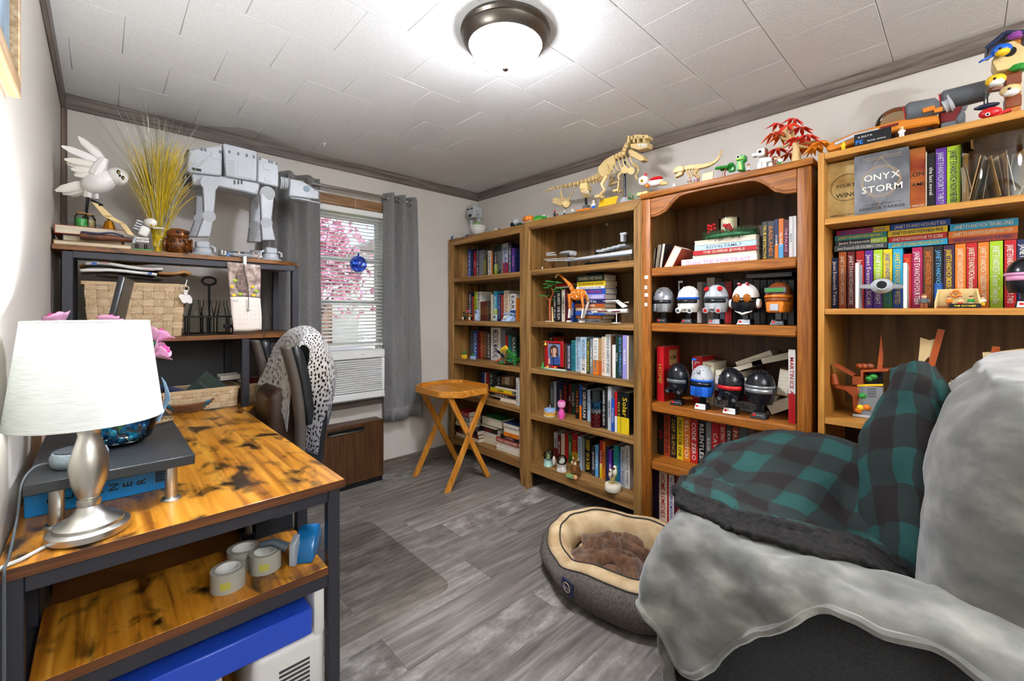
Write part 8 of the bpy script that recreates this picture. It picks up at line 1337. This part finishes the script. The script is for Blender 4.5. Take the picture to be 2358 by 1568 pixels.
# ================================================================ OFFICE CHAIR
lea = mat('black_leather', '#1b1e22', .35, coat=.2); shl = mat('brown_grey_shell', '#4a433d', .45)
t = thing('office_chair', 'black leather office chair with both armrests flipped up, pushed under the desk', 'chair', (.56, 2.2, 0))
def flip_arm(Y, pts):                             # flip-up arm: grey plastic bar with a leather pad on its back
    c = curve([ony(Y, *p) for p in pts], 14); a_ = part(t, 'armrest', shl, lambda b: b.grid([[p+V((dx, dy, 0)) for dx, dy in ((.012, -.026), (-.012, -.022), (-.018, 0), (-.012, .022), (.012, .026))] for p in c]), closed=False, solid=.012, smooth=3)
    part(a_, 'arm_pad', lea, lambda b: b.tube([p+V((.034, 0, -.004)) for p in c[:11]], [.014, .022, .026]+[.027]*6+[.022, .012], 10))
flip_arm(1.96, [(658, 797), (668, 830), (682, 890), (690, 950), (692, 1000), (690, 1060)])
flip_arm(2.43, [(588, 783), (596, 805), (606, 845), (613, 890), (616, 930), (615, 965)])
part(t, 'backrest', lea, lambda b: b.prism([(.66, 2.04, .50), (.645, 2.04, .80), (.67, 2.04, .95), (.70, 2.04, 1.10), (.745, 2.04, 1.115), (.765, 2.04, .95), (.765, 2.04, .70), (.74, 2.04, .50)], (0, .33, 0)), bev=.03, seg=3)
part(t, 'lumbar_pad', mat('brown_leather_pad', '#3d2a1e', .4), lambda b: b.prism([(.565, 2.10, .56), (.525, 2.10, .70), (.53, 2.10, .84), (.57, 2.10, .88), (.65, 2.10, .86), (.65, 2.10, .56)], (0, .25, 0)), bev=.025, seg=3)
part(t, 'seat', lea, lambda b: b.box(.30, .72, 1.99, 2.42, .43, .53), bev=.035, seg=3)
part(t, 'column', blk, lambda b: b.cyl((.50, 2.2, .10), (.50, 2.2, .43), .028))
for i in range(5): a = i*2*pi/5+.3; e = V((.50+.21*cos(a), 2.2+.21*sin(a), 0)); part(t, 'base_spoke', blk, lambda b: b.beam((.50, 2.2, .09), e+V((0, 0, .065)), .04, .03), bev=.004); part(t, 'caster', blk, lambda b: b.cyl(e+V((-.02*sin(a), .02*cos(a), .029)), e+V((.02*sin(a), -.02*cos(a), .029)), .0255))
# crocheted shawl: open-work over the chair back
def lace_mat():
    m = mat('crochet_yarn', '#cfd3d6', .95, sheen=.3); p = m.node_tree.nodes['Principled BSDF']; c = coords(m, (1, 1, 1), 'UV')
    v2 = N(m, 'ShaderNodeTexVoronoi', voronoi_dimensions='2D', _Scale=1, _Randomness=.6); mp = N(m, 'ShaderNodeMapping'); mp.inputs['Scale'].default_value = (46, 26, 1); L(m, c, mp.inputs[0]); L(m, mp.outputs[0], v2.inputs['Vector'])
    lt = N(m, 'ShaderNodeMath', operation='GREATER_THAN'); lt.inputs[1].default_value = .33; L(m, v2.outputs['Distance'], lt.inputs[0]); L(m, lt.outputs[0], p.inputs['Alpha'])
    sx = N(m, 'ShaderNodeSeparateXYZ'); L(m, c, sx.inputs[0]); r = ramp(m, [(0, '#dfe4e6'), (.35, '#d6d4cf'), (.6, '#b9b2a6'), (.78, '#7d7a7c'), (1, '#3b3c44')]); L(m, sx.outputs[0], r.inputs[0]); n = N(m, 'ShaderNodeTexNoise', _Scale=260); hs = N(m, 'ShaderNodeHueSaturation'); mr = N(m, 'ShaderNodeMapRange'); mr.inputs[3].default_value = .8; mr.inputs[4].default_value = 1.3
    L(m, n.outputs[0], mr.inputs[0]); L(m, mr.outputs[0], hs.inputs['Value']); L(m, r.outputs[0], hs.inputs['Color']); L(m, hs.outputs[0], p.inputs['Base Color']); bump(m, n.outputs[0], .7, .004); return m
R_ = [[(592, 888, 2.42), (615, 893, 2.3), (640, 925, 2.15), (660, 985, 2.04), (662, 990, 2.035)], [(620, 820, 2.42), (640, 820, 2.28), (655, 840, 2.12), (668, 880, 2.03), (670, 890, 2.02)], [(652, 770, 2.40), (666, 762, 2.28), (682, 762, 2.15), (692, 778, 2.03), (688, 800, 2.0)], [(690, 757, 2.40), (705, 753, 2.28), (722, 757, 2.15), (735, 772, 2.03), (712, 805, 2.0)],
      [(722, 772, 2.42), (740, 776, 2.3), (757, 800, 2.15), (752, 830, 2.03), (708, 850, 1.995)], [(748, 840, 2.42), (768, 850, 2.30), (772, 885, 2.15), (752, 905, 2.03), (704, 905, 1.99)], [(742, 950, 2.38), (748, 960, 2.3), (752, 970, 2.18), (738, 985, 2.03), (700, 970, 1.99)], [(738, 1050, 2.35), (744, 1057, 2.25), (726, 1052, 2.15), (728, 1048, 2.03), (697, 1035, 1.995)]]
G = [[ony(y, a, b2) for a, b2, y in r] for r in R_]
NU, NV = 60, 40; P = catmull(G, NU, NV); wrinkle(P, .006, 10, 3)
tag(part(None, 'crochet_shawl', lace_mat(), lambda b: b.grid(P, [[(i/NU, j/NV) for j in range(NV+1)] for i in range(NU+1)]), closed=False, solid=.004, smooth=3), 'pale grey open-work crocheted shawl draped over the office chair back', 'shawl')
G = [[ony(2.46, *s) for s in r] for r in (((722, 800), (745, 800), (762, 815)), ((735, 850), (760, 850), (776, 862)), ((735, 895), (755, 900), (772, 890)), ((738, 985), (748, 1000), (756, 985)))]
P = catmull(G, 24, 18); wrinkle(P, .012, 12, 8)
tag(part(None, 'dark_scarf', noisy('charcoal_knit', [(.4, '#33343a'), (.6, '#63636a')], (160, 160, 160), .95, bmp=.8, bd=.004), lambda b: b.grid(P), closed=False, solid=.006, smooth=3), 'charcoal knitted scarf hanging behind the pale shawl', 'scarf')
# ================================================================ ARMCHAIR AND BLANKETS
fab = noisy('charcoal_upholstery', [(.4, '#232325'), (.6, '#2f2f31')], (300, 300, 300), .9, bmp=.3, bd=.001); t = thing('armchair', 'charcoal upholstered armchair covered with blankets', 'armchair', (1.5, .2, 0))
def soft(n, x0, x1, y0, y1, z0, z1, r): part(t, n, fab, lambda b: b.box(x0, x1, y0, y1, z0, z1), bev=r, seg=4)
soft('arm', 1.075, 1.255, -.22, .50, .05, .632, .05); soft('arm', 1.80, 1.955, -.22, .50, .05, .632, .05); soft('seat', 1.26, 1.795, -.12, .50, .06, .46, .04); soft('front_rail', 1.255, 1.80, .47, .525, .05, .30, .02)
part(t, 'backrest', fab, lambda b: b.prism([(1.19, .05, .30), (1.19, -.03, 1.0), (1.19, -.15, 1.05), (1.19, -.26, 1.0), (1.19, -.24, .10), (1.19, -.10, .08)], (.67, 0, 0)), bev=.06, seg=4)
for x in (1.12, 1.92):
    for y in (-.18, .45): part(t, 'foot', mat('dark_wood_foot', '#2a1c12', .5), lambda b: b.cyl((x, y, 0), (x, y, .055), .018, .024, 10))
plush = noisy('grey_plush', [(.3, '#45443f'), (.5, '#5e5c56'), (.72, '#86837a')], (14, 9, 14), .9, ns=1, detail=9, bmp=.5, bd=.004, sheen=.6)
gb = thing('grey_blanket', 'light grey plush blanket spread over the armchair arm and back', 'blanket', (1.2, .2, .58))
Ys = (.575, .525, .44, .33, .24, .16, .06, -.06, -.30); hz_ = (.45, .41, .35, .49, .585, .63, .635, .615, .59)
A = [[(1.42, y, .50) for y in Ys], [(1.29, y, .60 if i else .575) for i, y in enumerate(Ys)], [(1.20, y, (.615, .668)[i > 0]) for i, y in enumerate(Ys)], [(1.10, y, (.60, .664)[i > 0]) for i, y in enumerate(Ys)], [(1.062, y+.01, (.56, .628, .635, .64, .648, .655, .655, .65, .645)[i]) for i, y in enumerate(Ys)],
     [(1.045-.01*(i < 4), y+.012, (hz_[i]+.64)/2 if i else .51) for i, y in enumerate(Ys)], [(1.04-.015*(i < 4), y+.015, h) for i, (y, h) in enumerate(zip(Ys, hz_))]]
P = catmull(A, 60, 90); wrinkle(P, .014, 6, 2); wrinkle(P, .006, 16, 6)
for j in range(91):
    for i in range(61):
        k = i/60; P[i][j] += V((-.012*sin(j*.33)*max(k-.55, 0)*2, 0, 0))
part(gb, 'arm_drape', plush, lambda b: b.grid(P), closed=False, solid=.010, smooth=3); part(gb, 'hem', plush, lambda b: b.tube([P[-1][j] for j in range(91)], .010, 7))
F = [[(1.06, 0.550, .60), (1.17, 0.565, .625), (1.32, 0.560, .60), (1.50, 0.550, .56)], [(1.045, 0.555, .46), (1.17, 0.580, .47), (1.30, 0.575, .44), (1.48, 0.550, .42)], [(1.07, 0.545, .30), (1.17, 0.570, .28), (1.30, 0.565, .30), (1.46, 0.540, .30)], [(1.10, 0.540, .10), (1.18, 0.560, .05), (1.30, 0.555, .07), (1.45, 0.540, .09)]]
P = catmull(F, 26, 26); wrinkle(P, .010, 10, 4)
for i in range(27):
    for j in range(27): P[i][j] += V((0, .016*sin(j*.75+1), 0))*(i/26)
part(gb, 'front_drape', plush, lambda b: b.grid(P), closed=False, solid=.009, smooth=3)
cx_ = [(1.150, -.34, .0), (1.140, -.20, .0), (1.148, -.06, .0), (1.20, .055, .02), (1.38, .085, .02), (1.60, .09, .02), (1.90, .06, 0)]      # round the near side of the back, then across its front
Bk = [[(x, y-f*0, .56) for x, y, f in cx_], [(x, y-.01, .72) for x, y, f in cx_], [(x, y-.03, .88) for x, y, f in cx_], [(x+.01, y-.05, .985) for x, y, f in cx_], [(x+(.05 if i < 3 else .02), y*.75-.08, 1.06) for i, (x, y, f) in enumerate(cx_)], [(x+(.12 if i < 3 else .04), y*.5-.10, 1.09) for i, (x, y, f) in enumerate(cx_)], [(x+(.12 if i < 3 else .04), min(y*.4-.24, -.22), 1.055) for i, (x, y, f) in enumerate(cx_)], [(x+.02, -.30-.002*i, .70) for i, (x, y, f) in enumerate(cx_)]]
P = catmull(Bk, 60, 48); wrinkle(P, .014, 6, 9); wrinkle(P, .006, 15, 4); part(gb, 'back_drape', plush, lambda b: b.grid(P), closed=False, solid=.010, smooth=3)
# plaid sherpa-lined blanket
def plaid():
    m = mat('teal_buffalo_plaid', '#245852', .92); p = m.node_tree.nodes['Principled BSDF']; mp = coords(m, (1, 1, 1), 'UV'); sx = N(m, 'ShaderNodeSeparateXYZ'); L(m, mp, sx.inputs[0]); s = []
    for k in (0, 1): f = N(m, 'ShaderNodeMath', operation='FRACT'); L(m, sx.outputs[k], f.inputs[0]); g = N(m, 'ShaderNodeMath', operation='GREATER_THAN'); g.inputs[1].default_value = .5; L(m, f.outputs[0], g.inputs[0]); s.append(g)
    a = N(m, 'ShaderNodeMath', operation='ADD'); L(m, s[0].outputs[0], a.inputs[0]); L(m, s[1].outputs[0], a.inputs[1]); h = N(m, 'ShaderNodeMath', operation='MULTIPLY'); h.inputs[1].default_value = .5; L(m, a.outputs[0], h.inputs[0])
    r = ramp(m, [(0, '#1a4541'), (.25, '#202a28'), (.75, '#1b1514')]); r.color_ramp.interpolation = 'CONSTANT'; L(m, h.outputs[0], r.inputs[0])
    n = N(m, 'ShaderNodeTexNoise', _Scale=500); L(m, r.outputs[0], p.inputs['Base Color']); bump(m, n.outputs[0], .15, .001); return m
plm = plaid(); shp = noisy('dark_sherpa', [(.35, '#0c0b0a'), (.65, '#24201d')], (70, 70, 70), .97, bmp=1, bd=.012)
pb = thing('plaid_blanket', 'teal and black checked blanket with dark sherpa lining heaped on the armchair', 'blanket', (1.55, .4, .6))
S = [  # front edge (towards +Y) to the back of the seat; columns near arm -> far arm
    [(1.225, .580, .70), (1.33, .605, .69), (1.45, .63, .685), (1.58, .645, .69), (1.70, .645, .70), (1.82, .62, .71), (1.93, .57, .71)],
    [(1.222, .53, .70), (1.33, .56, .70), (1.46, .58, .71), (1.58, .59, .72), (1.70, .58, .735), (1.83, .54, .745), (1.95, .50, .72)],
    [(1.215, .46, .70), (1.32, .49, .705), (1.44, .51, .685), (1.58, .51, .73), (1.70, .49, .765), (1.83, .45, .77), (1.955, .40, .735)],
    [(1.20, .36, .70), (1.31, .385, .68), (1.43, .40, .70), (1.56, .40, .725), (1.69, .38, .765), (1.82, .35, .78), (1.955, .30, .74)],
    [(1.205, .265, .70), (1.32, .285, .67), (1.43, .30, .67), (1.55, .305, .71), (1.68, .29, .755), (1.81, .26, .77), (1.95, .21, .74)],
    [(1.25, .17, .69), (1.35, .20, .65), (1.44, .215, .64), (1.55, .225, .68), (1.67, .215, .73), (1.80, .19, .75), (1.94, .14, .72)],
    [(1.31, .09, .64), (1.40, .10, .63), (1.49, .11, .65), (1.58, .12, .68), (1.69, .12, .70), (1.82, .10, .72), (1.94, .05, .70)]]
NU, NV = 50, 64; P = catmull(S, NU, NV); wrinkle(P, .016, 6, 5); wrinkle(P, .006, 15, 7)
part(pb, 'checked_face', plm, lambda b: b.grid(P, [[(i/NU*3.6+.1*sin(j*.12), j/NV*4.6+.1*sin(i*.13)) for j in range(NV+1)] for i in range(NU+1)]), closed=False, solid=.012, smooth=3)
edge = [P[i][0] for i in range(NU, -1, -1)]+P[0]
part(pb, 'sherpa_edge', shp, lambda b: b.tube([p+V((-.004, .004, -.012))+V(mnoise.noise_vector(p*40))*.004 for p in edge], .019, 10))
# lining flap folded over the near arm
W_ = [[p+V((.012, 0, -.004)) for p in [P[i][0] for i in range(0, 51, 7)]], [p+V((-.030, -.008, -.008)) for p in [P[i][0] for i in range(0, 51, 7)]], [p+V((-.075, -.02, -.016)) for p in [P[i][0] for i in range(0, 51, 7)]]]
Q2 = catmull(W_, 16, 50); wrinkle(Q2, .006, 60, 3); part(pb, 'sherpa_flap', shp, lambda b: b.grid(Q2), closed=False, solid=.016, smooth=3)
# the part heaped upright against the chair back
R_ = [(1.50, 838, (2060, 2082, 2104, 2126, 2140)), (1.47, 905, (2030, 2070, 2115, 2150, 2168)), (1.45, 1005, (1992, 2050, 2110, 2165, 2190)), (1.42, 1150, (1985, 2050, 2115, 2175, 2205)), (1.39, 1290, (2000, 2060, 2115, 2165, 2200)), (1.37, 1400, (2040, 2080, 2120, 2160, 2185))]
U = [[onx(X+(.10, .01, -.03, .0, .10)[k], px, py+(14, 0, -6, 4, 26)[k]) for k, px in enumerate(xs)] for X, py, xs in R_]
P = catmull(U, 46, 36); wrinkle(P, .014, 8, 11); wrinkle(P, .005, 18, 3)
part(pb, 'checked_heap', plm, lambda b: b.grid(P, [[(i/46*4.2+.2*sin(j*.15), j/36*3.0+.15*sin(i*.1)) for j in range(37)] for i in range(47)]), closed=False, solid=.014, smooth=3)
U2 = [[onx(X+(.06, .0, .05)[k], px, py) for k, px in enumerate(xs)] for X, py, xs in [(1.50, 850, (2120, 2135, 2150)), (1.46, 930, (2135, 2165, 2185)), (1.43, 1080, (2150, 2190, 2210)), (1.40, 1240, (2150, 2195, 2212)), (1.37, 1385, (2140, 2175, 2195))]]
P = catmull(U2, 40, 14); wrinkle(P, .008, 9, 13)
part(pb, 'checked_fold', plm, lambda b: b.grid(P, [[(i/40*4+.5, j/14*1.1+.6) for j in range(15)] for i in range(41)]), closed=False, solid=.014, smooth=3)
# ================================================================ DOG BED
bc = V((1.715, 1.05, 0)); ra, rb_ = .29, .385; out = noisy('taupe_bed_fabric', [(.4, '#4f4842'), (.6, '#655d55')], (120, 120, 120), .9, bmp=.2); inn = noisy('tan_suede', [(.35, '#b89a70'), (.65, '#d9c096')], (12, 12, 12), .9, bmp=.15)
t = thing('dog_bed', 'oval dog bed with taupe sides and tan plush lining on the floor', 'dog bed', bc)
def oval(prof, n=72):
    rs = []
    for d, zf in prof:
        ring = []
        for k in range(n):
            a = 2*pi*k/n; lump = 1+.016*sin(9*a+1)+.010*sin(14*a); dip = 1-.30*max(0, cos(a-2.55))**6*1.0
            ring.append(bc+V(((ra+d)*cos(a)*lump, (rb_+d)*sin(a)*lump, zf*(dip if zf > .1 else 1)+.006*sin(6*a+2)*(zf > .1))))
        rs.append(ring)
    return rs
part(t, 'outer_wall', out, lambda b: b.rings(oval([(-.06, .001), (-.01, .004), (.03, .03), (.045, .08), (.035, .13), (.012, .165)]), True, False), closed=False, solid=.003, smooth=3)
part(t, 'bolster', inn, lambda b: b.rings(oval([(.012, .165), (-.012, .182), (-.04, .185), (-.075, .165), (-.10, .12), (-.11, .075), (-.10, .055)]), True, False), closed=False, solid=.003, smooth=3)
part(t, 'cushion', inn, lambda b: b.rings(oval([(-.10, .05), (-.13, .072), (-.18, .08), (-.24, .078), (-.285, .076)]), True, True), closed=False, smooth=3)
for d, zf in ((.012, .167), (-.048, .186)): r_ = oval([(d, zf)])[0]; part(t, 'piping', mat('dark_piping', '#3a3430', .8), lambda b: b.tube(r_+[r_[0]], .0035, 6))
p0 = onz(.09, 1312, 1350); nrm = (V((p0.x, p0.y, 0))-V((bc.x, bc.y, 0))).normalized(); side = V((-nrm.y, nrm.x, 0)); a = atan2((p0.y-bc.y)/rb_, (p0.x-bc.x)/ra); pt = bc+V(((ra+.052)*cos(a), (rb_+.052)*sin(a), .09))
lb = part(t, 'brand_tag', cm('navy'), lambda b: b.prism([pt+side*.035+V((0, 0, .028))-nrm*.004, pt-side*.035+V((0, 0, .028))-nrm*.004, pt-side*.035-V((0, 0, .022)), pt+side*.035-V((0, 0, .022))], nrm*.004))
part(lb, 'ring', mat('gold_ink'), lambda b: b.tube([pt+nrm*.005+side*(.020*cos(k*pi/10))+V((0, 0, .018*sin(k*pi/10)+.003)) for k in range(21)], .0018, 5)); text(lb, 'Serta', pt+nrm*.0058+V((0, 0, .003)), side, (0, 0, 1), .03, .010, wink, 'lettering')
# brown throw in the bed
brb = noisy('brown_fleece', [(.35, '#4f3520'), (.65, '#76533a')], (40, 40, 40), .95, sheen=.3); c = bc+V((-.03, .03, 0)); NU = 64; P = []
for i in range(NU+1):
    row_ = []
    for j in range(NU+1):
        u, v = i/NU*2-1, j/NU*2-1; r_ = sqrt(u*u+v*v); k = max(0, 1-r_**2.2*.55)
        n1 = mnoise.noise(V((u*2.2, v*2.2, 4))); n2 = .5+.5*sin(8*u+6*n1+2.5*sin(3.2*v+n1*3)); n2 = n2**.7; zz = .082+.05*k+.045*n2*k+.05*n1*k
        row_.append(c+V((u*.17*(1+.18*sin(5*v+n1*3)), v*.20*(1+.16*sin(4*u)), max(zz, .081))))
    P.append(row_)
tag(part(None, 'brown_throw', brb, lambda b: b.grid(P), closed=False, solid=.008, smooth=3), 'crumpled brown fleece throw lying in the dog bed', 'blanket')
